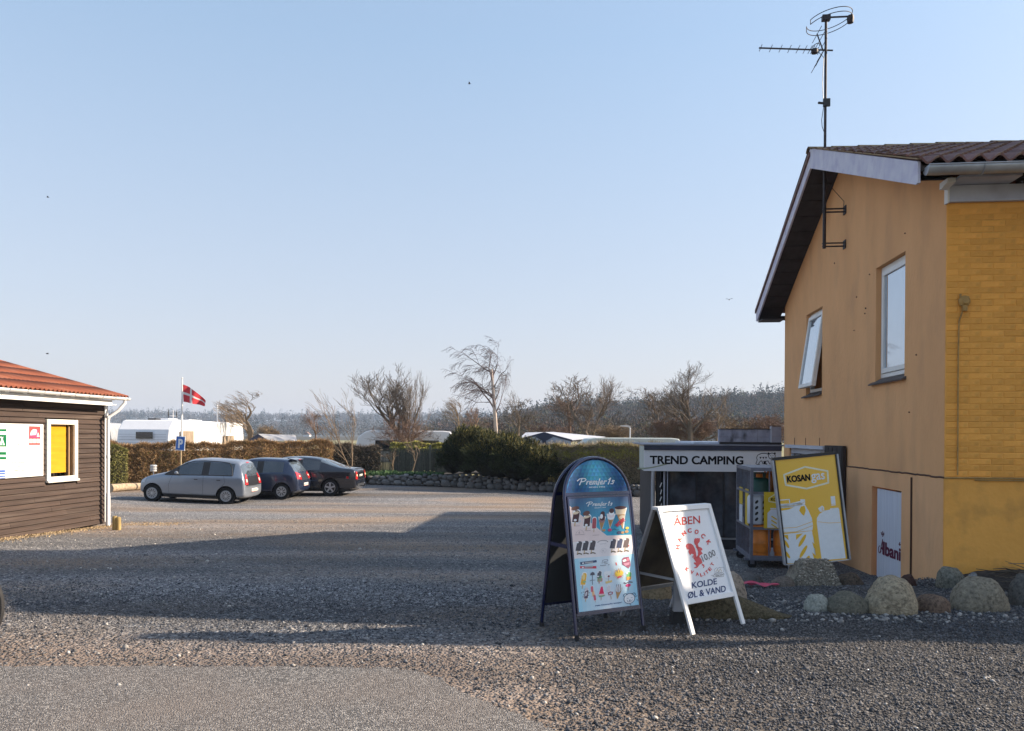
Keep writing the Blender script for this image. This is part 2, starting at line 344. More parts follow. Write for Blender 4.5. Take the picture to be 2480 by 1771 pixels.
# loose gravel: real stones, dense near the camera
def pebbles(name, n, region, size, m, keep, seed, ico=False):
    g = np.random.default_rng(seed)
    (x0, x1, y0, y1) = region
    Y = g.uniform(y0, y1, n); X = g.uniform(x0, x1, n)
    k = np.array([keep(a, b, g.random()) for a, b in zip(X, Y)]); X = X[k]; Y = Y[k]; n = len(X)
    if ico:
        bm = bmesh.new(); bmesh.ops.create_icosphere(bm, subdivisions=1, radius=1); base = np.array([v.co[:] for v in bm.verts]); tri = np.array([[v.index for v in f.verts] for f in bm.faces]); bm.free()
    else:
        base = np.array([(1,0,0),(0,1,0),(-1,0,0),(0,-1,0),(0,0,1),(0,0,-1)], float)
        tri = np.array([(0,1,4),(1,2,4),(2,3,4),(3,0,4),(1,0,5),(2,1,5),(3,2,5),(0,3,5)])
    nv = len(base)
    sc = g.lognormal(0, .35, n)*size
    V = base[None]*(sc[:,None,None])*(g.uniform(.55,1.25,(n,nv,3)) if not ico else g.uniform(.7,1.3,(n,1,3))*g.uniform(.92,1.08,(n,nv,1)))*np.array([1,1,.75])+g.normal(0,.12 if not ico else .03,(n,nv,3))*sc[:,None,None]
    th = g.uniform(0, 6.28, n); tl = g.uniform(-.5,.5,n); c, s_ = np.cos(th), np.sin(th)
    x = V[:,:,0]*c[:,None]-V[:,:,1]*s_[:,None]; y = V[:,:,0]*s_[:,None]+V[:,:,1]*c[:,None]; z = V[:,:,2]+x*np.sin(tl)[:,None]
    Z = np.array([gz(a, b) for a, b in zip(X, Y)])
    V = np.stack([x+X[:,None], y+Y[:,None], z+Z[:,None]+sc[:,None]*.25], 2)
    Fa = (tri[None]+(np.arange(n)*nv)[:,None,None]).reshape(-1,3)
    o = npmesh(name, V.reshape(-1,3), Fa, m); o['kind'] = 'stuff'; return o
PEB = mat('crushed_stone', (.145,.142,.145), .85, col2=(.058,.062,.072), scale=2.2, var=.3, island=.55, spec=.3, dirt=(.19,.165,.14), dscale=.5, damt=.4)
PEBL = mat('pale_stone', (.50,.47,.43), .8, var=.25, scale=20, island=.3)
def view(x, y, mgn=.4): return abs(x) < .6526*y+mgn
pebbles('gravel', 200000, (-6.8, 6.8, 3.6, 9.4), .0076, PEB, lambda x, y, r: view(x, y) and (not in_asph(x, y) or r < .014 or (r < .10 and not in_asph(x-.1, y+.32)) or (r < .26 and not in_asph(x-.05, y+.12))) and r < (1.0 if x > .3 else (.75 if y > 6.6 else .42))*(1-.95*sm(7.0, 9.4, y)) , 1).location = (0,0,0)
o = pebbles('fine_gravel', 120000, (-12, 8.5, 7.0, 19), .0078, mat('fine_stone', (.24,.235,.235), .85, col2=(.13,.133,.142), scale=2.2, var=.3, island=.4, spec=.3), lambda x, y, r: view(x, y, .3) and r < (1.05-(y-8.4)/11)*sm(6.8, 9.2, y), 2)
o = pebbles('pale_gravel', 3600, (-12, 9, 3.8, 24), .0095, PEBL, lambda x, y, r: view(x, y) and (not in_asph(x, y) or r < .05) and r < .3+.7*8/max(y,8), 3, True)
o = pebbles('coarse_gravel', 1100, (1.6, 6.3, 6.8, 8.0), .0125, mat('mixed_stone', (.34,.32,.29), .8, col2=(.16,.155,.15), var=.3, scale=9, island=.45), lambda x, y, r: view(x, y), 5, True)
# ------------------------------------------------------------------ rocks
def rock(name, label, u0, u1, vt, vb, col, col2, depth=1.0, seed=0, lump=.16, flatb=.35, shape=None, cat='rock', group='stones along the edge of the gravel', zover=None, rough_b=.004, sp=.25):
    p = grd((u0+u1)/2, vb); W = (u1-u0)/F*p.y; Hh = (vb-vt)/F*p.y
    g = random.Random(seed+11); bm = bmesh.new(); bmesh.ops.create_icosphere(bm, subdivisions=4, radius=1)
    from mathutils import noise
    off = Vector((seed*3.7, seed*1.3, seed*2.9))
    for v in bm.verts:
        c = v.co.copy(); nn = noise.noise(c*1.1+off)*lump*1.6+(.5-abs(noise.noise(c*2.2+off)))*lump*.9+noise.noise(c*4.5+off)*lump*.35+noise.noise(c*11+off)*.022
        r_ = 1+nn
        c = c*r_
        # squarish in plan, flat underneath
        c.x = math.copysign(abs(c.x)**.85, c.x); c.y = math.copysign(abs(c.y)**.85, c.y)
        z = c.z if c.z > -flatb else -flatb+(c.z+flatb)*.1
        if shape: c.x, z = shape(c.x, z)
        v.co = Vector((c.x*W/2, c.y*W/2*depth, z))
    zs = [v.co.z for v in bm.verts]; z0, z1 = min(zs), max(zs); hh = Hh+.05
    xs_ = [v.co.x for v in bm.verts]; fx = W/(max(xs_)-min(xs_)); cx_ = (max(xs_)+min(xs_))/2
    for v in bm.verts:
        v.co.x = (v.co.x-cx_)*fx; v.co.z = (v.co.z-z0)/(z1-z0)*hh-.05
    me = bpy.data.meshes.new(name); bm.to_mesh(me); bm.free()
    me.polygons.foreach_set('use_smooth', [True]*len(me.polygons))
    me.materials.append(mat('rock_'+str(seed), tuple(q*1.15 for q in col), .9, col2=col2, scale=26/max(.3,W)*sp*2.2, detail=9, bump=rough_b*2, bscale=38, dirt=tuple(c*.30 for c in col), dscale=34, damt=.9, spec=.15))
    o = link(name, me); o.location = (p.x, p.y+W/2*depth*.75, p.z if zover is None else zover); tag(o, label, cat, group); return o
rock('boulder', 'small smooth pale green stone, leftmost of the front row', 1953,2015,1443,1482,(.34,.34,.29),(.20,.21,.18),.8,1,lump=.1)
rock('boulder', 'dark mossy green domed boulder beside the small pale stone', 2012,2118,1437,1487,(.18,.165,.125),(.085,.08,.062),.8,2,lump=.1)
rock('boulder', 'large upright tan granite boulder in front of the white door', 2108,2234,1400,1490,(.40,.335,.23),(.23,.19,.135),.75,3,lump=.12,rough_b=.012)
rock('boulder', 'low reddish brown boulder between the two large boulders', 2228,2314,1442,1484,(.20,.14,.10),(.10,.07,.055),.8,4)
rock('boulder', 'wide round grey brown boulder near the twig pile', 2322,2460,1404,1482,(.27,.235,.17),(.14,.125,.10),.7,5,lump=.1)
rock('boulder', 'dark grey boulder cut by the right edge of the photo', 2462,2560,1392,1472,(.13,.12,.105),(.07,.07,.065),.7,6)
rock('boulder', 'grey stone at the foot of the house corner', 2282,2350,1376,1420,(.22,.21,.17),(.11,.11,.09),.8,7)
rock('boulder', 'small angular grey stone leaning behind the wide boulder', 2346,2378,1388,1424,(.26,.26,.25),(.16,.16,.16),.8,8,lump=.3)
rock('boulder', 'small dark red brown stone peeping up behind the granite boulder', 2184,2224,1394,1422,(.09,.05,.04),(.05,.03,.028),.8,9)
rock('boulder', 'low brown stone beside the white door', 2030,2095,1389,1418,(.16,.12,.09),(.08,.065,.05),.8,10)
rock('boulder', 'pale flat stone beside the concrete foot of the yellow sign', 1872,1932,1398,1421,(.18,.15,.12),(.11,.09,.08),.8,11)
rock('boulder', 'flat grey slab of stone behind the pink cloth', 1770,1858,1391,1416,(.17,.16,.15),(.10,.10,.10),.8,12)
rock('boulder', 'sunlit beige boulder peeping out behind the white sandwich board', 1738,1814,1388,1458,(.36,.29,.22),(.24,.19,.15),.9,13,lump=.1)
rock('boulder', 'long mossy wedge of rock tapering to a point in the gravel', 1640,1930,1442,1500,(.13,.105,.065),(.055,.05,.03),.35,14,lump=.14,flatb=.2,
     shape=lambda x, z: (x, z*(1 if x < -.1 else max(.06, 1-(x+.1)/1.05))),rough_b=.01,sp=.8)
rock('boulder', 'tan rock standing in for sunlight on the back of the white sandwich board', 1556,1632,1385,1452,(.33,.25,.15),(.20,.15,.09),.9,15)  # tan rock standing in for the sunlit patch on the board's rear panel
# concrete foot with exposed pebbles, trapezoid
p = grd(1985, 1420); sc = p.y/F
t_ = thing('concrete_foot', 'tapered block of exposed pebble concrete holding up the yellow gas sign', 'concrete block', (p.x, p.y+.22, p.z))
CONC = mat('pebble_concrete', (.36,.32,.25), .9, col2=(.09,.075,.055), scale=38, detail=3, bump=.02, bscale=45)
bm = bmesh.new(); bmesh.ops.create_cube(bm, size=1)
for v in bm.verts:
    top = v.co.z > 0; k = .62 if top else 1
    v.co = Vector((v.co.x*124*sc*k, v.co.y*.42*k, 60*sc if top else -.05))
bmesh.ops.bevel(bm, geom=bm.edges[:], offset=.03, segments=3, affect='EDGES'); me = bpy.data.meshes.new('block'); bm.to_mesh(me); bm.free(); me.materials.append(CONC); shade(me)
link('block', me, t_)
PEBC = mat('concrete_pebble', (.48,.43,.35), .8, col2=(.22,.18,.14), island=.5, scale=5)
g = random.Random(4); mb = MB()
for i in range(230):
    t = g.random()**.8; x = g.uniform(-1,1)*.9; k = 1-.38*t
    bm_ = [(1,0,0),(0,1,0),(-1,0,0),(0,-1,0),(0,0,1),(0,0,-1)]; r_ = g.uniform(.007,.016)
    face = g.random() < .8
    c = Vector((x*62*sc*k, -.21*k-.001, t*60*sc)) if face else Vector((g.uniform(-1,1)*62*sc*.55, g.uniform(-.12,.12), 60*sc))
    mb.add([c+Vector((a*r_*g.uniform(.7,1.3), b*r_*g.uniform(.7,1.3), d*r_*g.uniform(.7,1.2))) for a, b, d in bm_], [(0,1,4),(1,2,4),(2,3,4),(3,0,4),(1,0,5),(2,1,5),(3,2,5),(0,3,5)])
o = mb.build('embedded_pebbles', PEBC, t_, smooth=True, fix=False); o['kind'] = 'stuff'
# pink cloth on the gravel
p = grd(1838, 1422); mb = MB(); nx, ny = 26, 9
for j in range(ny):
    for i in range(nx):
        x = (i/(nx-1)-.5)*.46; y = (j/(ny-1)-.5)*.16+.05*math.sin(i*.3); tp = 1-abs(i/(nx-1)-.4)
        mb.v.append((x, y*tp, .02+.035*abs(math.sin(j*1.5+i*.22))*tp))
mb.f = [(j*nx+i, j*nx+i+1, (j+1)*nx+i+1, (j+1)*nx+i) for j in range(ny-1) for i in range(nx-1)]
o = mb.build('pink_cloth', mat('pink_fabric', (.62,.10,.16), .8, col2=(.45,.06,.11), scale=8, bump=.003), smooth=True, loc=p); tag(o, 'crumpled pink cloth lying on the gravel behind the boards', 'cloth')
# twig pile beside the yellow wall
mb = MB(); g = random.Random(9); bp_ = grd(2455, 1440)
for i in range(170):
    a = Vector((g.uniform(5.25,6.1), g.uniform(7.75,8.35), g.uniform(.03,.24))); L_ = g.uniform(.12,.5); th = g.uniform(-.4,.5)+math.pi*(g.random() < .5)
    d = Vector((math.cos(th), math.sin(th)*.5, g.uniform(-.15,.28)))*L_; mid = a+d*.5+Vector((0,0,g.uniform(-.02,.06)))
    r_ = g.uniform(.003,.008); q = a+d; q.z = max(q.z, .1); mb.tube([a, mid, q], [r_, r_*.8, r_*.35], 4)
o = mb.build('twig_pile', mat('dead_twig', (.13,.105,.075), .9, island=.7, scale=10)); tag(o, 'loose pile of dead twigs beside the yellow wall', 'twigs')
SOIL = mat('dark_soil', (.05,.045,.04), .95, col2=(.03,.027,.025), scale=12, bump=.03, bscale=25)
bm = bmesh.new(); bmesh.ops.create_grid(bm, x_segments=50, y_segments=20, size=1)
from mathutils import noise as _ns
for v in bm.verts:
    x, y = v.co.x, v.co.y; v.co = Vector((5.9+x*1.25, 8.25+y*.42-.1*x, gz(5.9+x*1.25, 8.25+y*.42)-.03+.13*max(0, 1-y*y)*max(0, 1-x**4)+.02*_ns.noise(Vector((x*14, y*9, 0)))))
me = bpy.data.meshes.new('soil_bed'); bm.to_mesh(me); bm.free(); me.materials.append(SOIL); o = link('soil_bed', me); o['kind'] = 'structure'
# ================================================================== ORANGE HOUSE (local x along the yellow wall, y along the gable, z = world z)
HX, HY = 4.75, 8.6
house = thing('house', 'two storey rendered house, tan gable wall and ochre yellow painted brick front', 'house', (HX, HY, 0), TH)
TAN = mat('tan_render', (.76,.425,.205), .9, col2=(.67,.365,.175), scale=1.6, detail=11, bump=.009, bscale=24, stretch=(1,1,.45), dirt=(.42,.25,.15), dscale=2.6, damt=.3, spec=.15)
PEACH = mat('peach_render', (.80,.46,.24), .9, col2=(.70,.395,.20), scale=1.8, detail=11, bump=.009, bscale=22, stretch=(1,1,.5), dirt=(.42,.25,.15), dscale=2.2, damt=.35, spec=.15)
OCHRE = mat('ochre_render', (.88,.435,.10), .85, col2=(.78,.37,.08), scale=1.5, bump=.006, bscale=18, dirt=(.36,.19,.06), dscale=3.2, damt=.5, spec=.2)
OCHB = mat('ochre_brick', (.88,.425,.095), .85, col2=(.77,.35,.07), scale=5, bump=.012, bscale=16, objr=.11, dirt=(.34,.18,.05), dscale=4, damt=.5, spec=.2)
def topz(y): return 6.17-(3.80-y)*.402-.22 if y < 3.8 else 6.17-(y-3.80)*.461-.22
def wall(name, m, y0, y1, zlo, top, holes, x0, x1, parent=None):
    ys = sorted({y0, y1, 3.80}|{h[0] for h in holes}|{h[1] for h in holes}); ys = [y for y in ys if y0 <= y <= y1]; mb = MB()
    for a, b in zip(ys, ys[1:]):
        hs = sorted([h for h in holes if h[0] <= a+1e-6 and h[1] >= b-1e-6], key=lambda h: h[2]); z = zlo
        for h in hs:
            if h[2] > z: mb.prism([(a, z), (b, z), (b, h[2]), (a, h[2])], 'x', x0, x1)
            z = h[3]
        ta = top(a) if callable(top) else top; tb = top(b) if callable(top) else top
        if z < min(ta, tb): mb.prism([(a, z), (b, z), (b, tb), (a, ta)], 'x', x0, x1)
    return mb.build(name, m, parent, fix=False)
W1 = (1.17, 2.20, 2.36, 3.93); W2 = (4.78, 5.80, 2.36, 3.84); WD = (1.20, 2.26, -1, .94); W3 = (4.36, 7.0, .3, 1.40)
wall('gable_wall', TAN, .03, 7.46, 1.175, topz, [W1, W2, (4.36, 7.0, 1.175, 1.40)], 0, .32, house)
wall('gable_base', PEACH, .012, 7.46, -1.2, 1.165, [WD, (4.36, 7.0, .3, 1.165)], -.012, .30, house)
MB().box(.3, 9.6, 7.14, 7.46, -1.2, 4.3).build('back_wall', TAN, house)
MB().box(9.3, 9.6, .3, 7.14, -1.2, 4.3).build('side_wall', TAN, house)
MB().box(.325, 9.3, .10, .35, -1.2, 1.17).build('front_base_wall', OCHRE, house)
MB().box(-.010, 9.3, -.012, .0115, -1.2, 1.168).build('front_base_render', OCHRE, house)
MB().box(.002, 9.6, .0101, .30, 1.18, 4.30).build('front_wall', OCHRE, house)
# painted bricks, one by one near the corner, the rest joined
g = random.Random(21)
def brick_mesh(L_, s):
    mb = MB(); gg = random.Random(s); h = .0635; e = .007; d = .0048
    mb.v = [(0,0,0),(L_,0,0),(L_,0,h),(0,0,h)]+[(e+gg.uniform(0,.006),-d+gg.uniform(-.0012,.0012),e),(L_-e-gg.uniform(0,.006),-d+gg.uniform(-.0012,.0012),e),(L_-e,-d+gg.uniform(-.0012,.0012),h-e),(e,-d+gg.uniform(-.0012,.0012),h-e)]
    mb.f = [(0,1,5,4),(1,2,6,5),(2,3,7,6),(3,0,4,7),(4,5,6,7),(0,3,2,1)]
    return mb.mesh('brick', OCHB, False, True)
bm_full = [brick_mesh(.2365, k) for k in range(6)]; bm_half = [brick_mesh(.1170, k+9) for k in range(3)]
far = MB()
for r_ in range(44):
    z = 1.183+r_*.0667; x = .004
    if r_ % 2: x0s = [(.004, .109)]; x = .123
    else: x0s = []
    while x < 9.1: x0s.append((x, .229)); x += .2385
    for x, L_ in x0s:
        if x < .95:
            me = g.choice(bm_full if L_ > .2 else bm_half); o = link('brick', me, house); o.location = (x, .010, z+g.uniform(-.003, .003)); o.rotation_euler = (g.uniform(-.03,.03), g.uniform(-.006,.006), g.uniform(-.012,.012))
        elif x < 5: far.add([(x,.009,z),(x+L_,.009,z),(x+L_,.009,z+.0615),(x,.009,z+.0615),(x+.006,.003,z+.006),(x+L_-.006,.003,z+.006),(x+L_-.006,.003,z+.056),(x+.006,.003,z+.056)], [(0,1,5,4),(1,2,6,5),(2,3,7,6),(3,0,4,7),(4,5,6,7)])
o = far.build('bricks_beyond', OCHB, house, fix=False); o['kind'] = 'stuff'
# quoin: the gable render wraps the corner edge of the brick wall
# cables and joints
CAB = mat('painted_cable', (.50,.30,.09), .7, var=.2, scale=10); CABD = mat('dark_joint', (.10,.05,.03), .9, var=.2)
def wob(pts, a=.006, s=3, n=14):
    g_ = random.Random(s); out = []
    for p, q in zip(pts, pts[1:]):
        for k in range(n):
            t = k/n; out.append(tuple(p[i]+(q[i]-p[i])*t+g_.uniform(-a, a)*(1 if i == 2 else .1) for i in range(3)))
    return out+[pts[-1]]
MB().tube(wob([(-.012,3.36,1.172),(-.012,2.2,1.17),(-.012,.9,1.172),(-.012,-.01,1.172)], .004), .011, 5).build('wall_joint', CABD, house)
MB().tube(wob([(-.02,.87,1.13),(-.02,.866,.4),(-.02,.868,-.5)], .001, 5), .014, 5).build('wall_joint', CABD, house)
MB().tube(wob([(-.014,-.016,1.17),(.35,-.022,1.172),(.38,-.024,1.172),(9,-.024,1.16)], .002, 8, 20), .011, 6).build('cable', CAB, house)
MB().tube(wob([(.3,-.022,1.150),(.4,-.024,1.150),(9,-.024,1.138)], .002, 8, 20), .009, 6).build('cable', CAB, house)
MB().tube(wob([(.17,-.012,3.02),(.125,-.014,2.88),(.12,-.014,2.5),(.122,-.014,1.9),(.125,-.014,1.2)], .003, 6), .008, 6).build('cable', CAB, house)
mb = MB(); mb.lathe([(.055,0),(.06,.01),(.06,.03),(.045,.045),(.04,.048),(.034,.062),(.0,.064)], 18, (.175,-.0,3.10), Matrix.Rotation(math.pi/2, 4, 'X')); mb.box(.13,.22,-.04,0,3.05,3.15); mb.box(.15,.20,-.045,-.005,2.99,3.05); mb.lathe([(.012,0),(.012,.03)], 8, (.135,-.02,3.15))
mb.build('junction_box', CAB, house, bevel=.004)
for (y, z, k) in ((4.1,4.42,.012),(1.18,4.15,.010),(3.0,3.68,.012),(2.45,3.9,.010),(2.6,3.45,.014),(2.63,3.38,.011),(1.0,1.92,.010),(.8,2.6,.009),(3.1,3.2,.008)):
    MB().lathe([(k,0),(k*.7,.012),(0,.014)], 7, (0,y,z), Matrix.Rotation(-math.pi/2, 4, 'Y')).build('plaster_chip', CABD, house)
# windows
def window(W, open_=0):
    y0, y1, z0, z1 = W; zs = z0+.06
    root = MB()
    fr = .055; x0, x1 = .07, .14
    root.box(x0,x1,y0+.004,y1-.004,zs,zs+fr).box(x0,x1,y0+.004,y1-.004,z1-fr-.004,z1-.004).box(x0,x1,y0+.004,y0+fr,zs+fr+.001,z1-fr-.005).box(x0,x1,y1-fr,y1-.004,zs+fr+.001,z1-fr-.005)
    fo = root.build('window_frame', WHITE, house, bevel=.004)
    MB().box(.6,.62,y0-.1,y1+.1,z0,z1).build('room_dark', BLACK, fo)
    mb = MB(); a, b, c, d = y0+fr+.006, y1-fr-.006, zs+fr+.006, z1-fr-.010; s_ = .065; H_ = d-c
    mb.box(-.035,.035,a,b,-H_,-H_+s_).box(-.035,.035,a,b,-s_,0).box(-.035,.035,a,a+s_,-H_+s_+.001,-s_-.001).box(-.035,.035,b-s_,b,-H_+s_+.001,-s_-.001)
    so_ = mb.build('sash', WHITE, fo, loc=(.09 if not open_ else .06, 0, d), rot=(0, open_, 0), bevel=.004)
    p_ = MB().box(-.012,-.006,a+s_-.005,b-s_+.005,-H_+s_-.005,-s_+.005).build('pane', GLASSW, fo, loc=so_.location, rot=so_.rotation_euler)
    mb = MB(); mb.prism([(-.05,z0-.035),(.069,z0+.0),(.069,z0+.055),(-.055,z0-.018)], 'y', y0-.06 if not open_ else y0, y1+.13)
    mb.build('sill', mat('dark_sill', (.12,.095,.085), .8, var=.2, bump=.002), fo)
    return fo
window(W1); window(W2, .14)
# ground floor window half hidden by the yellow sign, and the dark louvred shutter
mb = MB(); 
for (a, b, c, d) in ((4.37,6.99,1.30,1.395),(4.37,4.45,.3,1.29),(6.9,6.99,.3,1.29),(5.63,5.72,.3,1.29),(4.46,5.62,.3,.38),(5.73,6.89,.3,.38)): mb.box(.03,.1,a,b,c,d)
w3 = mb.build('window_frame', GREYW, house, bevel=.004)
MB().box(.06,.066,4.44,6.91,.36,1.31).build('pane', DARKGL, w3)
mb = MB()
for k in range(3): mb.box(-.09,.02,4.38+k*.88,4.38+(k+1)*.88-.01,1.405,1.465)
mb.build('window_hood', GREYW, house)
for yy in (4.7, 5.6, 6.4): MB().tube([(-.05,yy,1.465),(-.05,yy,1.60)], .006, 4).build('nail', CABD, house)
DKW = mat('dark_brown_wood', (.035,.025,.022), .85, var=.25, scale=6, stretch=(1,1,.2), bump=.003)
sh = MB().box(-.075,-.02,3.37,4.33,.33,1.48).build('shutter', DKW, house, bevel=.006)
for k in range(4): MB().box(-.083,-.076,3.40+k*.232,3.40+k*.232+.2,.36,1.45).build('shutter_board', DKW, sh, bevel=.004)
# white door panel with the beer lettering
DP = mat('white_door_sheet', (.66,.70,.78), .6, col2=(.56,.60,.70), scale=3, stretch=(1,7,.25), bump=.002, dirt=(.40,.38,.36), dscale=7, damt=.25)
dr = MB().box(.02,.05,1.205,2.14,-1,.915).build('door', DP, house)
def gab(u, v, off):
    d = ray(u, v); ex = Vector((math.cos(TH), math.sin(TH), 0)); ey = Vector((-math.sin(TH), math.cos(TH), 0)); P = Vector((HX, HY, 0))+ex*off
    t = P.dot(ex)/d.dot(ex); q = d*t; return ((q-P).dot(ey), CH+q.z)
PR = Print(lambda p: gab(p[0], p[1], .02)); MAR = (.13,.03,.06)
def px7(x, y): return (2080+x/4.06, 1100+y/4.06)
PR.text(MAR, 'A', px7(205,970), px7(240,985), 38, bold=.02, shear=.1, lay=1, up=(0,-1))
PR.text(MAR, 'lbani', px7(238,985), px7(412,1050), 32, bold=.045, shear=.0, lay=1, up=(.02,-1))
PR.stroke(MAR, [px7(*q) for q in ((208,900),(196,915),(194,940),(198,965),(210,975),(222,950))], 1.6, 1)
PR.stroke(MAR, [px7(*q) for q in ((222,770),(228,795),(246,797),(248,775))], 2.0, 1); PR.stroke(MAR, [px7(*q) for q in ((236,760),(237,790))], 1.8, 1); PR.ell(MAR, *px7(236,808), 1.6, 1.2, lay=1)
PR.stroke(MAR, [px7(*q) for q in ((394,885),(412,892))], 2.2, 1); PR.stroke(MAR, [px7(*q) for q in ((404,868),(403,900))], 2.2, 1)
# (x,z) of the print -> a mesh on the plane x = .02
for c, lay, mb in PR.layers:
    mb.v = [(.0185-.0006*lay+d_, p[0], p[2]) for p, d_ in zip(mb.v, PR.dy[id(mb)])]; mb.build('lettering', flat(c), dr, fix=False)
# ---- roof
PAN = mat('pantile', (.20,.105,.09), .75, col2=(.13,.07,.065), scale=6, objr=.22, bump=.003, bscale=60, dirt=(.30,.24,.15), dscale=8, damt=.45, spec=.35)
MOSS = mat('mossy_ridge', (.34,.24,.14), .9, col2=(.24,.17,.10), scale=9, bump=.006, dirt=(.22,.20,.07), dscale=6, damt=.6)
eY, eZ, rY, rZ = -.45, 4.455, 3.80, 6.10
sl = Vector((0, rY-eY, rZ-eZ)); SL = sl.length; su = sl.normalized(); sn = Vector((0, -su.z, su.y))
def tile(wd=.20, ln=.40, amp=.033, ns=8):
    mb = MB(); vs = []
    for (t, dz) in ((0, .020), (1, -.004)):
        for k in range(ns+1):
            x = wd*k/ns; z = amp*math.cos(2*math.pi*k/ns)+dz; vs.append((x, t*ln, z))
    for k in range(ns+1): x = wd*k/ns; vs.append((x, 0, amp*math.cos(2*math.pi*k/ns)-.004))
    m1 = ns+1; fs = [(k, k+1, m1+k+1, m1+k) for k in range(ns)]+[(2*m1+k, 2*m1+k+1, k+1, k) for k in range(ns)]
    mb.add(vs, fs); return mb.mesh('roof_tile', PAN, True, False)
TM = tile(); MR = Matrix((Vector((1,0,0)), su, sn)).transposed()
rest = MB(); tv = [v.co.copy() for v in TM.vertices]; tf = [tuple(p.vertices) for p in TM.polygons]
nrow = 12; rl = SL/nrow
for r_ in range(nrow):
    for c_ in range(50):
        x = -.50+c_*.2; org = Vector((x, eY-.04, eZ+.01))+su*(r_*rl)+sn*.02
        if c_ < 18:
            o = link('roof_tile', TM, house); o.location = org+Vector((0,0,g.uniform(-.003,.003))); o.rotation_euler = (MR @ Matrix.Rotation(g.uniform(-.012,.012), 3, 'Z')).to_euler()
        else: rest.add([org+MR@v for v in tv], tf)
o = rest.build('roof_tiles_beyond', PAN, house, smooth=True, fix=False); o['kind'] = 'stuff'
fY, fZ = 7.98, 4.27
def slab(x0, x1, a, b, th): return [(a[0], a[1]), (b[0], b[1]), (b[0], b[1]-th), (a[0], a[1]-th)]
MB().prism(slab(0,0,(eY,eZ-.01),(rY,rZ-.01),.06), 'x', -.44, 9.6).build('roof_deck', DKW, house)
MB().prism([(rY,rZ+.02),(fY,fZ+.02),(fY,fZ-.05),(rY,rZ-.05)], 'x', -.50, 9.6).build('roof_far_slope', PAN, house)
for k in range(26):
    mb = MB(); n = 9; x0 = -.52+k*.39
    for j, xx in enumerate((x0, x0+.40)):
        for i in range(n): a = math.pi*i/(n-1); mb.v.append((xx, rY+.11*math.cos(a), rZ+.01+.07*math.sin(a)+(.015 if j == 0 else 0)))
    mb.f = [(i, i+1, n+i+1, n+i) for i in range(n-1)]
    o = mb.build('ridge_tile', MOSS, house, smooth=True); o.rotation_euler = (0, g.uniform(-.006,.006), 0)
BB = mat('barge_paint', (.60,.60,.68), .6, col2=(.46,.46,.60), scale=4, dirt=(.25,.22,.42), dscale=6, damt=.35, bump=.001)
MB().prism([(-.42,4.50),(rY,6.175),(rY,5.86),(-.36,4.275),(-.42,4.275)], 'x', -.475, -.445).build('barge_board', BB, house, bevel=.003)
MB().prism([(rY+.003,6.175),(7.98,4.25),(7.98,4.06),(7.90,4.04),(rY+.003,5.86)], 'x', -.475, -.445).build('barge_board', BB, house, bevel=.003)
MB().prism([(-.45,4.525),(rY,6.195),(rY,6.18),(-.45,4.51)], 'x', -.49, -.444).build('verge_strip', MOSS, house)
MB().prism([(rY,6.20),(8.0,4.275),(8.0,4.255),(rY,6.18)], 'x', -.49, -.444).build('verge_strip', DKW, house)
SOF = mat('soffit_board', (.045,.042,.05), .8, var=.2, scale=5)
nb = 11
for k in range(nb):
    a, b = k/nb, (k+1)/nb-.006
    p = Vector((0, rY, rZ-.22)).lerp(Vector((0, 7.9, 4.10)), a); q = Vector((0, rY, rZ-.22)).lerp(Vector((0, 7.9, 4.10)), b)
    MB().prism([(p.y,p.z+.02),(q.y,q.z+.02),(q.y,q.z),(p.y,p.z)], 'x', -.443, .0).build('soffit_board', SOF, house)
    p = Vector((0, rY, rZ-.22)).lerp(Vector((0, -.02, 4.42)), a); q = Vector((0, rY, rZ-.22)).lerp(Vector((0, -.02, 4.42)), b)
    MB().prism([(p.y,p.z+.02),(q.y,q.z+.02),(q.y,q.z),(p.y,p.z)], 'x', -.443, .0).build('soffit_board', SOF, house)
# far eave stub with gutter
MB().box(-.44,-.0,7.5,7.92,4.02,4.045).build('soffit_board', SOF, house)
MB().tube([(-.44,8.0,4.12),(.5,8.0,4.12)], .05, 10).build('gutter', BLACK, house)
# eave on the yellow side
MB().box(.0,9.5,-.045,-.003,4.175,4.355).build('eave_board', GREYW, house, bevel=.003)
MB().box(.0,9.5,-.055,-.046,4.175,4.20).build('eave_trim', GREYW, house)
MB().box(-.022,-.002,-.055,.03,4.165,4.36).build('eave_trim', WHITE, house)
MB().box(.0,.62,-.30,.0,4.362,4.385).build('eave_soffit', GREYW, house)
MB().box(.64,9.5,-.32,.0,4.44,4.46).build('eave_soffit', DKW, house)
for k in range(14): MB().box(.7+k*.62,.78+k*.62,-.32,-.0,4.36,4.43).build('rafter_end', DKW, house)
MB().prism([(-.26,4.325),(-.06,4.30),(-.06,4.372),(-.26,4.372)], 'x', -.11, -.025).build('eave_box', WHITE, house, bevel=.003)
mb = MB(); n = 10; L0, L1 = -.42, 9.6
for xx in (L0, L1):
    for i in range(n+1): a = math.pi+math.pi*i/n; mb.v.append((xx, -.50+.075*math.cos(a), 4.41+.085*math.sin(a)+.005))
mb.f = [(i, i+1, n+1+i+1, n+1+i) for i in range(n)]+[tuple(range(n+1))]
gt = mb.build('gutter', ZINC, house, smooth=True); md = gt.modifiers.new('s', 'SOLIDIFY'); md.thickness = .003
MB().tube([(L0,-.577,4.415),(L1,-.577,4.415)], .008, 8).build('gutter_bead', ZINC, gt)
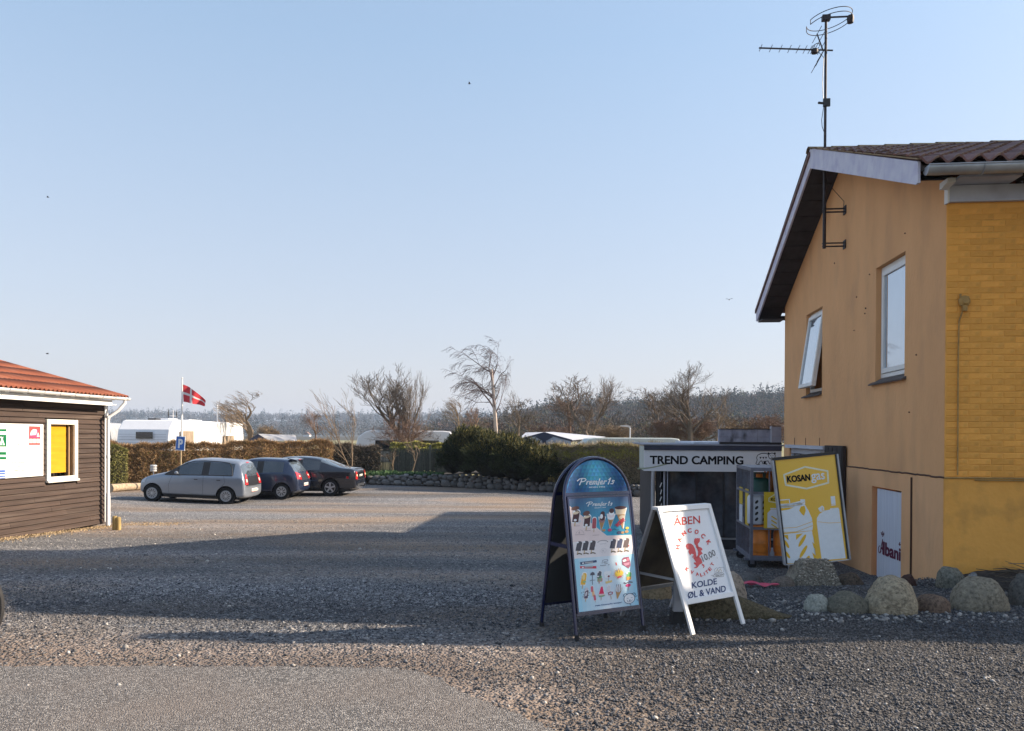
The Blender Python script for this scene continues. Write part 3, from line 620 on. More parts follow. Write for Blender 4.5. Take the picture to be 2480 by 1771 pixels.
for k in range(9):
    x = .12+k*1.05; mb = MB()
    pts = [(x, -.50+.079*math.cos(math.pi+math.pi*i/8), 4.415+.089*math.sin(math.pi+math.pi*i/8)) for i in range(9)]
    for a, b in zip(pts, pts[1:]): mb.bar(a, b, .03, .003, up=(1,0,0))
    mb.build('gutter_clip', ZINC, gt)
# unseen block behind the house, added to cast the far yard shadow
rw = thing('rear_shadow_block', 'flat roofed rear building hidden behind the house', 'building', (0,0,0), 0)
mw = Matrix.Translation((8.5, 15.95, 0)) @ Matrix.Rotation(TH, 4, 'Z')
MB().box(0,6,0,7.4,-1.2,5.0,mw).build('wall', TAN, rw); MB().box(-.15,6.15,-.15,7.55,5.005,5.2,mw).build('roof', GREYW, rw)
MB().box(1.2,2.2,-.02,-.002,.6,1.9,mw).build('window', DARKGL, rw)
tw = thing('tall_shadow_block', 'taller flat roofed block joined to the far end of the house, outside the picture', 'building', (0,0,0), 0)
MB().box(9.7,14,10.4,14.1,-1,9.0).build('wall', PEACH, tw); MB().box(9.55,14.15,10.25,14.25,9.005,9.3).build('roof', GREYW, tw)  # unseen block, added to carry the yard shadow further left
for z in (2, 5.2): MB().box(10.6,11.8,10.385,10.399,z,z+1.5).build('window', DARKGL, tw)
# unseen timber beam on posts, added to cast the thin shadow band
tc_ = thing('shadow_beam', 'timber canopy frame on the terrace beyond the right edge', 'canopy', (0,0,0), 0)
TIM = mat('weathered_timber', (.26,.19,.13), .85, var=.25, scale=4, stretch=(.3,4,4), bump=.003)
def hl(x, y, z): return (HX+x*math.cos(TH)-y*math.sin(TH), HY+x*math.sin(TH)+y*math.cos(TH), z)
MB().bar((5.0,7.24,4.0), (9.2,7.02,4.0), .18, .30).build('beam', TIM, tc_)
for xx in (6.9, 9.1):
    MB().bar((xx,7.24-(xx-5)*.052,0), (xx,7.24-(xx-5)*.052,3.84), .10).build('post', TIM, tc_)
# ---- antenna
IRON = mat('rusty_iron', (.055,.045,.05), .6, metal=.3, var=.3, scale=20)
def h2w(x, y, z): return Vector(hl(x, y, z))
ax, ay = -.31, 3.58; B0 = h2w(ax, ay, 4.60)
ant = thing('tv_antenna', 'tall antenna mast with yagi and looped dipole rising above the gable', 'antenna', B0, TH)
Hm = 8.13-4.60
MB().tube([(0,0,0),(.0,0,Hm)], .020, 10).build('mast', IRON, ant)
MB().tube([(0,0,-.06),(0,0,.0),(0,0,1.2)], .026, 10).build('mast_sleeve', IRON, ant)
for z in (.02, .55): mb = MB(); mb.bar((-.03,0,z),(.30,0,z),.05,.012).bar((-.03,.0,z-.05),(.30,0,z-.05),.02,.02).box(.295,.31,-.06,.06,z-.09,z+.04); mb.build('wall_bracket', IRON, ant)
pp = ant.matrix_basis.inverted()
def al(u, v, dy=0): # pixel on the mast's plane -> antenna local
    q = at(u, v, B0.y); L_ = pp@q; return Vector((L_.x, L_.y+dy, L_.z))
def a3(x, y): return (1820+x/4.51, y/4.51)
mb = MB(); bl = al(*a3(82,525)); br = al(*a3(888,552)); mb.bar(bl, br, .018); mb.build('boom', IRON, ant)
for x in (100,212,318,415,508,585,640,668):
    c = al(*a3(x, 525+ (x-85)*.034)); mb = MB(); h = .10+ (x/668)*.03; mb.tube([c+Vector((0,-h,0)), c+Vector((0,h,0))], .005, 5); mb.build('director', IRON, ant)
for (p0, p1) in (((715,370),(785,560)),((700,720),(785,560))):
    MB().bar(al(*a3(*p0)), al(*a3(*p1)), .014).build('reflector_arm', IRON, ant)
for (x, y) in ((715,380),(745,445),(772,510),(765,590),(735,650),(703,712)):
    c = al(*a3(x, y)); MB().tube([c+Vector((0,-.26,0)), c+Vector((0,.26,0))], .005, 5).build('reflector_rod', IRON, ant)
c = al(*a3(690,562)); mb = MB(); mb.lathe([(.0,-.04),(.05,-.03),(.055,.0),(.05,.03),(0,.04)], 10, c); mb.build('dipole_box', IRON, ant, smooth=True)
c = al(*a3(700,540)); MB().tube([c+Vector((.05*math.cos(a),.13*math.sin(a),.03+.0*a)) for a in np.linspace(0, 6.0, 14)], .006, 5).build('folded_dipole', IRON, ant)
# looped dipole
cc = al(*a3(850,220)); mb = MB(); RR = .33
for off in (-.035, .035):
    pts = []
    for a in np.linspace(R(200), R(200+325), 40):
        x, y = RR*math.cos(a), RR*math.sin(a); pts.append(cc+Vector((x, y, off+.12*x/RR*.5-.02)))
    mb.tube(pts, .006, 6)
    if off < 0: e0, e1 = pts[0], pts[-1]
    else:
        mb.tube([e0, (e0+pts[0])/2+Vector((.0,0,0)), pts[0]], .006, 6); mb.tube([e1, (e1+pts[-1])/2, pts[-1]], .006, 6)
mb.build('loop_dipole', IRON, ant)
mb = MB(); top = Vector((0,0,Hm)); mb.bar(top+Vector((-.03,0,-.02)), cc+Vector((RR*.92,.0,.04)), .02); mb.box(-.06,.06,-.04,.04,Hm-.07,Hm+.01); mb.build('dipole_arm', IRON, ant)
mb = MB(); q = cc+Vector((RR*.95,0,-.0)); mb.lathe([(0,-.07),(.045,-.06),(.055,0),(.045,.05),(0,.06)], 10, q); mb.build('junction_box', IRON, ant, smooth=True)
c = al(*a3(820,1130)); mb = MB(); mb.box(c.x-.06,c.x+.045,c.y-.05,c.y-.01,c.z-.06,c.z+.06); mb.bar(c+Vector((-.05,-.03,-.01)), c+Vector((-.12,-.03,0)), .03); mb.lathe([(.02,-.01),(.02,.01)], 10, c+Vector((-.12,-.03,.0)), Matrix.Rotation(math.pi/2,4,'X')); mb.build('amplifier_box', BLACK, ant, bevel=.005)
cb = [al(*a3(*q), -.03) for q in ((720,570),(745,600),(785,640),(775,800),(770,900),(775,1050),(785,1150),(760,1320),(765,1390),(800,1490))]
MB().tube(cb, .005, 5).build('cable', BLACK, ant)
MB().tube([Vector((.02,-.01,1.0)), Vector((.10,-.05,.85)), Vector((.22,-.02,.73)), Vector((.29,0,.66)), Vector((.285,0,.56))], .005, 5).build('cable', BLACK, ant)
# ================================================================== KIOSK
KZ = -.88; k0 = at(1556, 1100, 16.9)
kio = thing('kiosk', 'low dark glazed campsite reception with a long pale name board', 'kiosk', (k0.x, k0.y, KZ), TH)
ki = kio.matrix_basis.inverted()
def kl(u, v, y=0):   # pixel -> kiosk local on plane y
    d = ray(u, v); n_ = Vector((-math.sin(TH), math.cos(TH), 0)); P = Vector((k0.x, k0.y, 0))+n_*y
    t = P.dot(n_)/d.dot(n_); q = ki@Vector((d.x*t, d.y*t, CH+d.z*t)); return Vector((q.x, y, q.z))
a = kl(1560, 1092); b = kl(1893, 1092); zt = kl(1560,1090).z; zb = kl(1560,1141).z; x1 = b.x
NAVY = mat('navy_roof_edge', (.045,.055,.10), .5, var=.2); KDK = mat('kiosk_dark', (.035,.035,.042), .7, var=.3, scale=4)
SIGN = mat('sign_board', (.78,.80,.82), .45, col2=(.71,.74,.78), scale=1, stretch=(.4,1,3))
MB().box(a.x,x1,.0,.05,zb,zt).build('name_board', SIGN, kio, bevel=.004)
MB().box(a.x,a.x+.03,.051,1.9,zb,zt+.08).build('name_board_side', mat('pale_green_sheet', (.50,.56,.52), .6, var=.1, dirt=(.3,.3,.25)), kio)
MB().box(a.x+.0,x1,-.03,.08,zt+.001,zt+.10).build('roof_edge', NAVY, kio, bevel=.005)
MB().box(a.x-.02,x1+.2,-.045,5.5,zt+.101,zt+.125).build('roof_sheet', mat('roof_felt', (.30,.31,.36), .8, var=.2), kio)
MB().box(a.x+1.2,x1-.4,1.2,5.6,zt+.13,zt+.17).build('roof_skylight', mat('white_sheet', (.72,.76,.84), .5), kio)
xl = a.x+.16
MB().box(xl,xl+.08,.03,.12,0,zb-.001).build('post', GREYW, kio)
MB().box(xl+.3,x1+.1,1.0,1.1,0,zb+.3).build('back_panel', KDK, kio)
MB().box(xl,xl+.05,.13,4.5,0,zb+.3).build('side_wall', KDK, kio)
for (a0, a1, y_) in ((.10,.22,.10),(.26,.30,.12),(.34,.36,.12)):
    MB().box(xl+a0,xl+a1,y_,y_+.05,.05,zb-.002).build('door_post', KDK if a0 < .2 else GREYW, kio)
MB().box(xl+.37,x1,.14,.2,0,.28).build('lower_panel', KDK, kio)
MB().box(xl+.37,x1,.13,.2,.285,.32).build('rail', ZINC, kio)
for i in range(4):
    xx = xl+.39+i*(x1-xl-.4)/4; wd = (x1-xl-.4)/4
    MB().box(xx+.02,xx+wd-.02,.16,.165,.33,zb-.01).build('pane', mat('tinted_pane', (.09,.10,.12), .06, var=.4, scale=2, spec=.8), kio)
    MB().box(xx-.02,xx+.018,.14,.19,.33,zb-.004).build('mullion', KDK, kio)
for i, c in enumerate(((.35,.35,.33),(.3,.12,.05),(.15,.2,.16),(.32,.30,.25))):   # dim shelves and posters behind the glass
    MB().box(xl+.5+i*.6,xl+.85+i*.6,.6,.62,.4+.1*i,.9+.08*i).build('display_card', mat('faded_card', c, .8, var=.4, scale=9), kio)
o = MB().tube([(xl+.04,-.0,.0),(xl+.04,0,zb)], .035, 10).build('drain_pipe', ZINC, kio)
mb = MB()
for k in range(9): mb.bar((xl+.18+.012*(k%2),.02,.2+k*.15),(xl+.22,.02,.3+k*.15),.02)
mb.build('string_ornament', WHITE, kio)
PR = Print(lambda p: (lambda q: (q.x, q.z))(kl(p[0], p[1], 0)))
def px5(x, y): return (1540+x/4.373, 1000+y/4.373)
BK = (.012,.012,.014)
PR.text(BK, 'TREND CAMPING', px5(147,540), px5(1138,546), 88/4.373, bold=.035)
PR.stroke((.45,.50,.36), [px5(x, 590-55*math.sin((x-20)/330*1.6)*((x-20)/330)**1.5) for x in range(20, 380, 15)], 3.2, 0)
bear = [(1270,540),(1285,500),(1278,475),(1290,448),(1330,430),(1375,430),(1400,440)]
PR.stroke(BK, [px5(*q) for q in bear], 1.5, 1)
PR.stroke(BK, [px5(*q) for q in ((1270,540),(1290,548),(1310,546),(1300,536),(1318,512),(1335,510),(1345,540),(1390,546),(1372,532),(1376,512),(1400,510),(1415,540),(1440,546),(1445,536),(1430,525),(1432,505),(1450,500),(1462,495))], 1.5, 1)
PR.stroke(BK, [px5(1440+36*math.cos(t), 458+32*math.sin(t)) for t in np.linspace(0, 6.28, 22)], 1.5, 1)
PR.ell(BK, *px5(1405,430), 2.2, 2.2, lay=1); PR.ell(BK, *px5(1472,430), 2.2, 2.2, lay=1)
PR.ell(BK, *px5(1428,452), .8, .8, lay=1); PR.ell(BK, *px5(1452,450), .8, .8, lay=1); PR.ell(BK, *px5(1440,470), 1.3, .9, lay=1)
for x in (1320,1350,1378): PR.poly(BK, [px5(x-12,468), px5(x+12,468), px5(x,488)], 1)
PR.poly(BK, [px5(1350,512), px5(1376,510), px5(1372,545), px5(1355,540)], 1)
PR.build(kio, 'lettering')
# grey panelled roof box beside the house
rb0 = at(1742, 1075, 17.3); rbx = thing('roof_box', 'weathered grey panelled box standing on the low flat roof', 'roof box', (rb0.x, rb0.y, KZ+zt+.13), TH)
ri = rbx.matrix_basis.inverted()
def rl_(u, v, y=0):
    d = ray(u, v); n_ = Vector((-math.sin(TH), math.cos(TH), 0)); P = Vector((rb0.x, rb0.y, 0))+n_*y; t = P.dot(n_)/d.dot(n_); q = ri@Vector((d.x*t, d.y*t, CH+d.z*t)); return q
WG = mat('weathered_panel', (.38,.39,.47), .8, col2=(.24,.25,.31), scale=4, stretch=(1,1,.5), dirt=(.05,.05,.06), dscale=6, damt=.85, bump=.002)
WG2 = mat('grey_panel', (.36,.36,.42), .8, var=.12, scale=3)
z1 = rl_(1745,1040).z; x1b = rl_(1892,1050).x; zq = z1
for k in range(4):
    xa = k*.275; MB().box(xa,xa+.27,0,.03,.05,zq*.48).build('panel', WG, rbx, bevel=.003); MB().box(xa,xa+.27,0,.03,zq*.48+.006,zq).build('panel', WG, rbx, bevel=.003)
for i, (za, zb_) in enumerate(((.0,zq*.52),(zq*.52+.006,zq+.06))): MB().box(1.11,x1b,-.02,.03,za,zb_).build('panel', WG2, rbx, bevel=.003)
MB().box(1.09,1.12,-.03,.04,0,zq+.07).build('corner_strip', GREYW, rbx)
MB().box(0,x1b,.035,.22,.04,zq).build('core', WG2, rbx); MB().box(-.01,1.10,-.02,.05,zq+.001,zq+.016).build('cap', KDK, rbx); MB().box(1.125,x1b,-.04,.05,zq+.071,zq+.085).build('cap', KDK, rbx)
MB().box(.0,x1b,-.06,.02,-.03,.045).build('skirt', BLACK, rbx)
# ================================================================== ROLL CAGE with gas bottles
cz = gz(3.9, 11.9); cg = thing('roll_cage', 'grey barred steel roll cage full of gas bottles', 'cage', (3.52, 11.5, cz), TH)
STL = mat('galvanised_steel', (.19,.205,.26), .5, metal=.4, var=.15, scale=12, dirt=(.12,.10,.10), dscale=9, damt=.5)
zt = at(1822,1133,11.5).z-cz; zb = at(1822,1352,11.5).z-cz; cw, cdp = 1.0, 1.15
zb = max(zb, .12)
for (x, y) in ((0,0),(cw,0),(0,cdp),(cw,cdp)): MB().box(x-.02,x+.02,y-.02,y+.02,zb,zt).build('corner_post', STL, cg)
for z in (zb+.02, zt-.03, zb+(zt-zb)*.33, zb+(zt-zb)*.72):
    MB().box(.021,cw-.021,-.018,.018,z-.018,z+.018).build('rail', STL, cg); MB().box(-.018,.018,.021,cdp-.021,z-.018,z+.018).build('rail', STL, cg); MB().box(cw-.018,cw+.018,.021,cdp-.021,z-.018,z+.018).build('rail', STL, cg)
MB().box(-.02,cw+.02,-.02,cdp+.02,zb-.03,zb+.001).build('floor', STL, cg); MB().box(-.0,cw,-.0,cdp,zt-.012,zt+.002).build('lid', STL, cg)
for k in range(1, 11):
    y = k*cdp/11
    if k in (2, 3, 8, 9): segs = ((zb,zb+(zt-zb)*.33),(zb+(zt-zb)*.72,zt))
    else: segs = ((zb, zt),) if k in (5,6) else ((zb,zb+(zt-zb)*.33),(zb+(zt-zb)*.72,zt))
    for a, b in segs: MB().box(-.008,.008,y-.006,y+.006,a+.03,b-.03).build('bar', STL, cg)
for k in (1, 2, 3): MB().box(k*cw/4-.008,k*cw/4+.008,-.008,.008,zb+.03,zt-.03).build('bar', STL, cg)
YEL = mat('yellow_sheet', (.68,.47,.02), .5, var=.08); WPL = mat('white_plastic', (.62,.66,.72), .5, var=.06)
for (ya, yb, top_) in ((.18,.42,YEL),(.66,.92,YEL)):
    MB().box(-.016,-.010,ya,yb,zb+(zt-zb)*.55 if ya > .5 else zb+.33*(zt-zb)+.0,zb+(zt-zb)*.75).build('side_sign', top_, cg)
MB().box(-.016,-.010,.66,.92,zb+(zt-zb)*.33,zb+(zt-zb)*.545).build('side_sign', WPL, cg)
MB().box(-.035,-.018,.44,.54,.62,.72).build('latch', STL, cg, bevel=.01)
sgn = MB().box(.17,.75,-.024,-.019,zb+(zt-zb)*.335,zb+(zt-zb)*.735).build('front_sign', YEL, cg)
PR = Print(lambda p: p, eps=.0015); z0 = zb+(zt-zb)*.335; hh = (zt-zb)*.40
PR.stroke((.7,.72,.5), [(.24,z0+hh*.83),(.31,z0+hh*.92),(.42,z0+hh*.95),(.55,z0+hh*.92),(.6,z0+hh*.83),(.6,z0+hh*.74),(.42,z0+hh*.68),(.24,z0+hh*.74)], .012, 0, True)
PR.text(BK, 'KOSAN', (.27,z0+hh*.76), (.45,z0+hh*.76), .045, bold=.03, up=(0,1)); PR.text((.8,.8,.75), 'gas', (.46,z0+hh*.76), (.57,z0+hh*.76), .045, bold=.03, up=(0,1))
PR.poly((.62,.66,.72), [(.22,z0+.01),(.22,z0+hh*.42),(.27,z0+hh*.52),(.55,z0+hh*.52),(.6,z0+hh*.42),(.6,z0+.01)], 0)
PR.poly((.62,.66,.72), [(.26,z0+hh*.53),(.26,z0+hh*.56),(.56,z0+hh*.56),(.56,z0+hh*.53)], 0)
for i in range(3):
    for s_ in (-1, 1): PR.stroke((.68,.47,.02), [(.41+s_*.13, z0+hh*(.33-i*.11)), (.41+s_*.06, z0+hh*(.25-i*.11))], .018, 1)
for c, lay, mb in PR.layers:
    mb.v = [(p[0], p[1]-.0245, p[2]) for p in mb.v]; mb.build('print', flat(c), sgn, fix=False)
for i, (x, y) in enumerate(((.08,.1),(cw-.08,.1),(.08,cdp-.1),(cw-.08,cdp-.1))):
    wr = .065 if zb > .13 else .05; wh = MB().lathe([(.0,-.018),(wr,-.018),(wr,.018),(0,.018)], 18, (x-.05,y,wr), Matrix.Rotation(math.pi/2,4,'X')).build('castor_wheel', RUBBER, cg)
    mb = MB(); mb.box(x-.08,x-.02,y-.035,y-.022,wr,zb-.03).box(x-.08,x-.02,y+.022,y+.035,wr,zb-.03).bar((x-.07,y,zb-.04),(x-.16,y,zb-.02),.035); mb.build('castor_fork', STL, cg)
ORG = mat('orange_bottle_paint', (.78,.25,.03), .45, col2=(.66,.19,.02), scale=6, dirt=(.2,.09,.03), dscale=9, damt=.4); GRN = mat('green_bottle_paint', (.02,.12,.09), .45, var=.2)
def bottle(name, label, x, y, z, r_, h, m, cap, group):
    p_ = cg.matrix_basis@Vector((x, y, z)); t_ = thing(name, label, 'gas bottle', p_, 0, group)
    MB().lathe([(r_*.86,0),(r_*.9,.005),(r_*.9,.06),(r_*.97,.07),(r_,.1),(r_,h*.33),(r_*1.015,h*.34),(r_*1.015,h*.36),(r_,h*.37),(r_,h*.70),(r_*.93,h*.78),(r_*.7,h*.83),(r_*.35,h*.85),(r_*.2,h*.86)], 24).build('body', m, t_, smooth=True)
    t_.location = p_
    bod = MB().lathe([(r_*.30,h*.84),(r_*.33,h*.86),(r_*.33,h*.97),(r_*.2,h),(.0,h)], 14).build('valve_cap', cap, t_, smooth=True)
    MB().tube([(r_*.55*math.cos(a), r_*.55*math.sin(a), h*.98) for a in np.linspace(.4, 5.9, 20)], .008, 6).build('handle_ring', m, t_)
    for a in (.4, 2.5, 5.9): MB().bar((r_*.55*math.cos(a), r_*.55*math.sin(a), h*.80), (r_*.55*math.cos(a), r_*.55*math.sin(a), h*.98), .02).build('handle_post', m, t_)
    return t_
GB = 'gas bottles in the roll cage'
for i, x in enumerate((.17,.5,.83)):
    bottle('gas_bottle', ['orange gas bottle at the left front of the cage floor','orange gas bottle in the middle front of the cage floor','orange gas bottle at the right front of the cage floor'][i], x, .19, zb+.003, .145, .50 if i else .58, ORG, ORG, GB)
bottle('gas_bottle', 'dark green gas bottle at the top left of the cage', .19, .42, zb+(zt-zb)*.56, .15, .50, GRN, ORG, GB)
bottle('gas_bottle', 'dark green gas bottle at the top right of the cage', .58, .42, zb+(zt-zb)*.56, .15, .46, GRN, BLACK, GB)
MB().box(.02,cw-.02,.10,cdp-.02,zb+(zt-zb)*.52,zb+(zt-zb)*.54).build('shelf', STL, cg)
bottle('gas_bottle', 'orange gas bottle peeping out above the green ones in the cage', .42, .75, zb+(zt-zb)*.56, .15, .56, ORG, ORG, GB)
# white composite bottle with slanted slots in its jacket, hung at the front left
p_ = cg.matrix_basis@Vector((.10, .17, zb+(zt-zb)*.36)); t_ = thing('gas_bottle', 'white composite gas bottle with slanted slots behind the left bars', 'gas bottle', p_, 0, GB)
MB().lathe([(.10,0),(.125,.02),(.13,.05),(.13,.40),(.11,.44),(.05,.46)], 24).build('jacket', WPL, t_, smooth=True)
for i in range(4):
    for s_ in (0, 1, 2): 
        a0 = R(-105+s_*50); mb = MB(); pts = []
        for t in np.linspace(0, 6.28, 13)[:-1]:
            aa = a0+.16*math.cos(t)+.10*math.sin(t); pts.append((.1325*math.cos(aa), .1325*math.sin(aa), .09+i*.085+.028*math.sin(t)))
        mb.add(pts, [tuple(range(12))]); mb.build('slot', BLACK, t_)
# ================================================================== YELLOW GAS SIGN (leaning, slightly bowed)
TL, TR_, BR_, BL_ = (1873,1117), (2027,1099), (2054,1355), (1905,1365)
Yk = 9.15; P_tl, P_tr, P_br, P_bl = [at(u, v, y) for (u, v), y in zip((TL, TR_, BR_, BL_), (Yk+.06, Yk-.04, Yk-.10, Yk))]
ctr = (P_bl+P_br)/2; xv = ((P_br-P_bl)+(P_tr-P_tl)).normalized(); zv = ((P_tl-P_bl)+(P_tr-P_br)); zv = (zv-xv*zv.dot(xv)).normalized(); yv = zv.cross(xv)
Wk = ((P_br-P_bl).length+(P_tr-P_tl).length)/2; Hk = ((P_tl-P_bl).length+(P_tr-P_br).length)/2
ks = thing('gas_sign', 'bowed yellow gas advertising sign with white bottle drawings, leaning to one side', 'sign', (0,0,0))
ks.matrix_world = Matrix.LocRotScale(ctr, Matrix((xv, yv, zv)).transposed().to_quaternion(), None)
def bow(x): return -.045*(1-(2*x/Wk)**2)
nseg = 20; YP = mat('sign_yellow', (.90,.54,.06), .4, col2=(.86,.49,.05), scale=2, coat=.2)
mb = MB()
for i in range(nseg):
    xa = -Wk/2+i*Wk/nseg; xb = xa+Wk/nseg; mb.prism([(xa,bow(xa)),(xb,bow(xb)),(xb,bow(xb)+.06),(xa,bow(xa)+.06)], 'z', .0, Hk)
mb.build('panel', YP, ks)
for (za, zb_, m_) in ((Hk, Hk+.035, BLACK),(-.012, -.001, ALU)):
    mb = MB()
    for i in range(nseg):
        xa = -Wk/2-.01+i*(Wk+.02)/nseg; xb = xa+(Wk+.02)/nseg; mb.prism([(xa,bow(xa)-.012),(xb,bow(xb)-.012),(xb,.07),(xa,.07)], 'z', za, zb_)
    mb.build('end_cap', m_, ks)
for s_ in (-1, 1):
    x0 = s_*(Wk/2+.001); x1_ = s_*(Wk/2+.022); MB().box(min(x0,x1_), max(x0,x1_), -.02, .075, -.012, Hk+.002).build('side_rail', ZINC, ks, bevel=.004)
    MB().box(x0-.016 if s_>0 else x0+.003, x0-.003 if s_>0 else x0+.016, -.014, .0, 0.002, Hk-.002).build('edge_strip', BLACK, ks)
def px8(x, y): return (1740+x/4.776, 1080+y/4.776)
Hf = homography([TL, TR_, BR_, BL_], [(-Wk/2, Hk), (Wk/2, Hk), (Wk/2, 0), (-Wk/2, 0)])
PR = Print(Hf); IV = (.84,.86,.86); IV2 = (.88,.84,.62); YY = (.89,.53,.057); KB = (.015,.014,.014)
q = lambda *p: [px8(*a) for a in p]
PR.stroke(IV2, q((752,345),(990,248),(1260,296),(1268,435),(1010,505),(775,465)), 4.2, 0, True)
PR.text(KB, 'KOSAN', px8(788,434), px8(1055,406), 76/4.776, bold=.05, lay=1)
PR.text(IV, 'gas', px8(1064,406), px8(1228,390), 74/4.776, bold=.016, lay=1, cap=.47)
# large composite bottle
PR.poly(IV, q((712,700),(940,665),(990,690),(1030,760),(1070,850),(1082,930),(1076,985),(752,1018)), 0)
PR.poly(IV, q((708,685),(820,680),(938,650),(940,628),(990,630),(994,680),(940,700),(820,725),(712,730)), 0)
PR.stroke(IV, q((712,642),(815,632),(820,672)), 2.2, 0)
PR.poly(IV, q((755,1030),(1070,990),(1085,1060),(1100,1170),(1095,1240),(1120,1330),(1115,1343),(790,1353)), 0)
for c, y in ((YY,706),): PR.stroke(c, q((722,716),(830,708),(930,690),(985,660)), .8, 1)
PR.poly(YY, q((925,760),(945,712),(985,705),(1000,760),(980,820),(955,800)), 1); PR.poly(YY, q((722,735),(865,722),(810,748),(728,762)), 1)
PR.stroke(YY, q((750,962),(900,950),(1075,885)), 1.1, 1); PR.stroke(YY, q((752,1010),(900,1000),(1078,930)), 1.1, 1)
PR.poly(YY, q((752,1042),(805,1036),(812,1098)), 1); PR.poly(YY, q((893,1032),(968,1018),(895,1092)), 1)
for cx, cy, a in ((962,1100,-60),(975,1222,-60),(1020,1305,-60)): PR.ell(YY, *px8(cx, cy), (80 if cy < 1300 else 42)/4.776, 19/4.776, a, 1)
for cx, cy, a in ((792,1140,60),(800,1255,55)): PR.ell(YY, *px8(cx, cy), 52/4.776, 15/4.776, a, 1)
for y in (1050,1150,1265): PR.poly(YY, q((1072,y-35),(1120,y+10),(1108,y+45),(1090,y+30)), 1)
# small bottle
PR.poly(IV, q((1140,735),(1190,702),(1212,722),(1215,770),(1165,775)), 0); PR.stroke(YY, q((1192,725),(1188,755),(1210,765)), 1.2, 2)
PR.poly(IV, q((1126,905),(1128,845),(1155,800),(1215,762),(1290,748),(1392,738),(1400,800),(1462,1305),(1180,1318)), 0)
PR.poly(IV, q((1284,735),(1385,728),(1388,745),(1286,750)), 0); PR.poly(IV, q((1292,595),(1345,592),(1354,700),(1300,704)), 0); PR.stroke(YY, q((1298,690),(1352,686)), .9, 1)
PR.stroke(YY, q((1140,888),(1270,903),(1412,898)), 1.0, 1)
out = []
for c, lay, mb in PR.layers: # wrap the print onto the bow, long faces are cut into strips first
    bm = bmesh.new(); dl = bm.verts.layers.float.new('d'); vs = [bm.verts.new((p[0], 0, p[2])) for p in mb.v]
    for v_, d_ in zip(vs, PR.dy[id(mb)]): v_[dl] = d_
    for f in mb.f:
        try: bm.faces.new([vs[i] for i in f])
        except ValueError: pass
    bmesh.ops.triangulate(bm, faces=bm.faces[:])
    for i in range(1, nseg):
        x = -Wk/2+i*Wk/nseg; bmesh.ops.bisect_plane(bm, geom=bm.verts[:]+bm.edges[:]+bm.faces[:], plane_co=(x,0,0), plane_no=(1,0,0))
    for v in bm.verts:
        t = (v.co.x+Wk/2)/Wk*nseg; i = min(nseg-1, max(0, int(t))); xa = -Wk/2+i*Wk/nseg; xb = xa+Wk/nseg; k = (v.co.x-xa)/(xb-xa)
        v.co.y = bow(xa)*(1-k)+bow(xb)*k-.0015-.0014*lay+v[dl]
    me = bpy.data.meshes.new('print'); bm.to_mesh(me); bm.free(); me.materials.append(flat(c)); link('print', me, ks)
bz = gz(ctr.x, ctr.y)
MB().box(-Wk/2+.04,-Wk/2+.09,.08,.12,-.30,.3).build('leg', ALU, ks); MB().box(Wk/2-.35,Wk/2-.30,.08,.12,-.10,.3).build('leg', ALU, ks)
MB().box(-.02,.12,-.02,.12,-.05,.0).build('clamp', BLACK, ks)
# ================================================================== A-BOARDS
def aframe(fl, edge_ang, half, wd):
    e = Vector((math.cos(edge_ang), math.sin(edge_ang), 0)); n = Vector((math.sin(edge_ang), -math.cos(edge_ang), 0)); return Vector(fl), e, n
# ---- ice cream board: two hoops
NAVT = mat('navy_tube', (.010,.016,.065), .25, metal=.1, var=.1, coat=.6)
fl = Vector((.516, 6.13, 0)); ea = R(29); W_ = .66; sp = .54; Ht = 1.425
e = Vector((math.cos(ea), math.sin(ea), 0)); n = Vector((math.sin(ea), -math.cos(ea), 0))
ib = thing('ice_cream_board', 'round topped blue metal pavement board with an ice cream poster', 'pavement sign', fl+e*W_/2-n*sp/2, ea)
def hoop(sign):   # local: x along the width, y depth (front is -y)
    f = sp/2; rr = W_/2; hs = Ht-rr; pts = [(-rr,0),(-rr,hs)]+[(-rr*math.cos(a), hs+rr*math.sin(a)) for a in np.linspace(.15, math.pi-.15, 16)]+[(rr,hs),(rr,0)]
    return [Vector((x, sign*(f-(f-.02)*z/Ht), z)) for x, z in pts]
for s_, nm in ((-1,'front_hoop'),(1,'rear_hoop')): MB().tube(hoop(s_), .0145, 10).build(nm, NAVT, ib, smooth=True)
for s_ in (-1, 1):
    for x in (-W_/2, W_/2): MB().lathe([(.019,0),(.019,.05),(.014,.055)], 8, (x, s_*(sp/2-.002), -.004)).build('foot', BLACK, ib)
til = math.atan((sp/2-.02)/Ht)
def side(nm, s_):   # panel frame on one side: empty-free, every part is placed with this matrix
    return Matrix.Translation((0, s_*sp/2, 0)) @ Matrix.Rotation(-s_*0, 4, 'Z') @ Matrix.Rotation((-til if s_ < 0 else til), 4, 'X')
def put(mb, nm, m_, M, parent=ib, **k):
    o = mb.build(nm, m_, parent, **k); o.matrix_local = M; return o
Mf = side('f', -1); Mb = side('b', 1)
zb0, zt0, zm = .205, Ht/math.cos(til)-.02, 1.165
BP = mat('board_grey', (.035,.04,.045), .8, var=.15)
def half_disc(r_, zc, n=20): return [(r_*math.cos(a), zc+r_*math.sin(a)) for a in np.linspace(0, math.pi, n)]
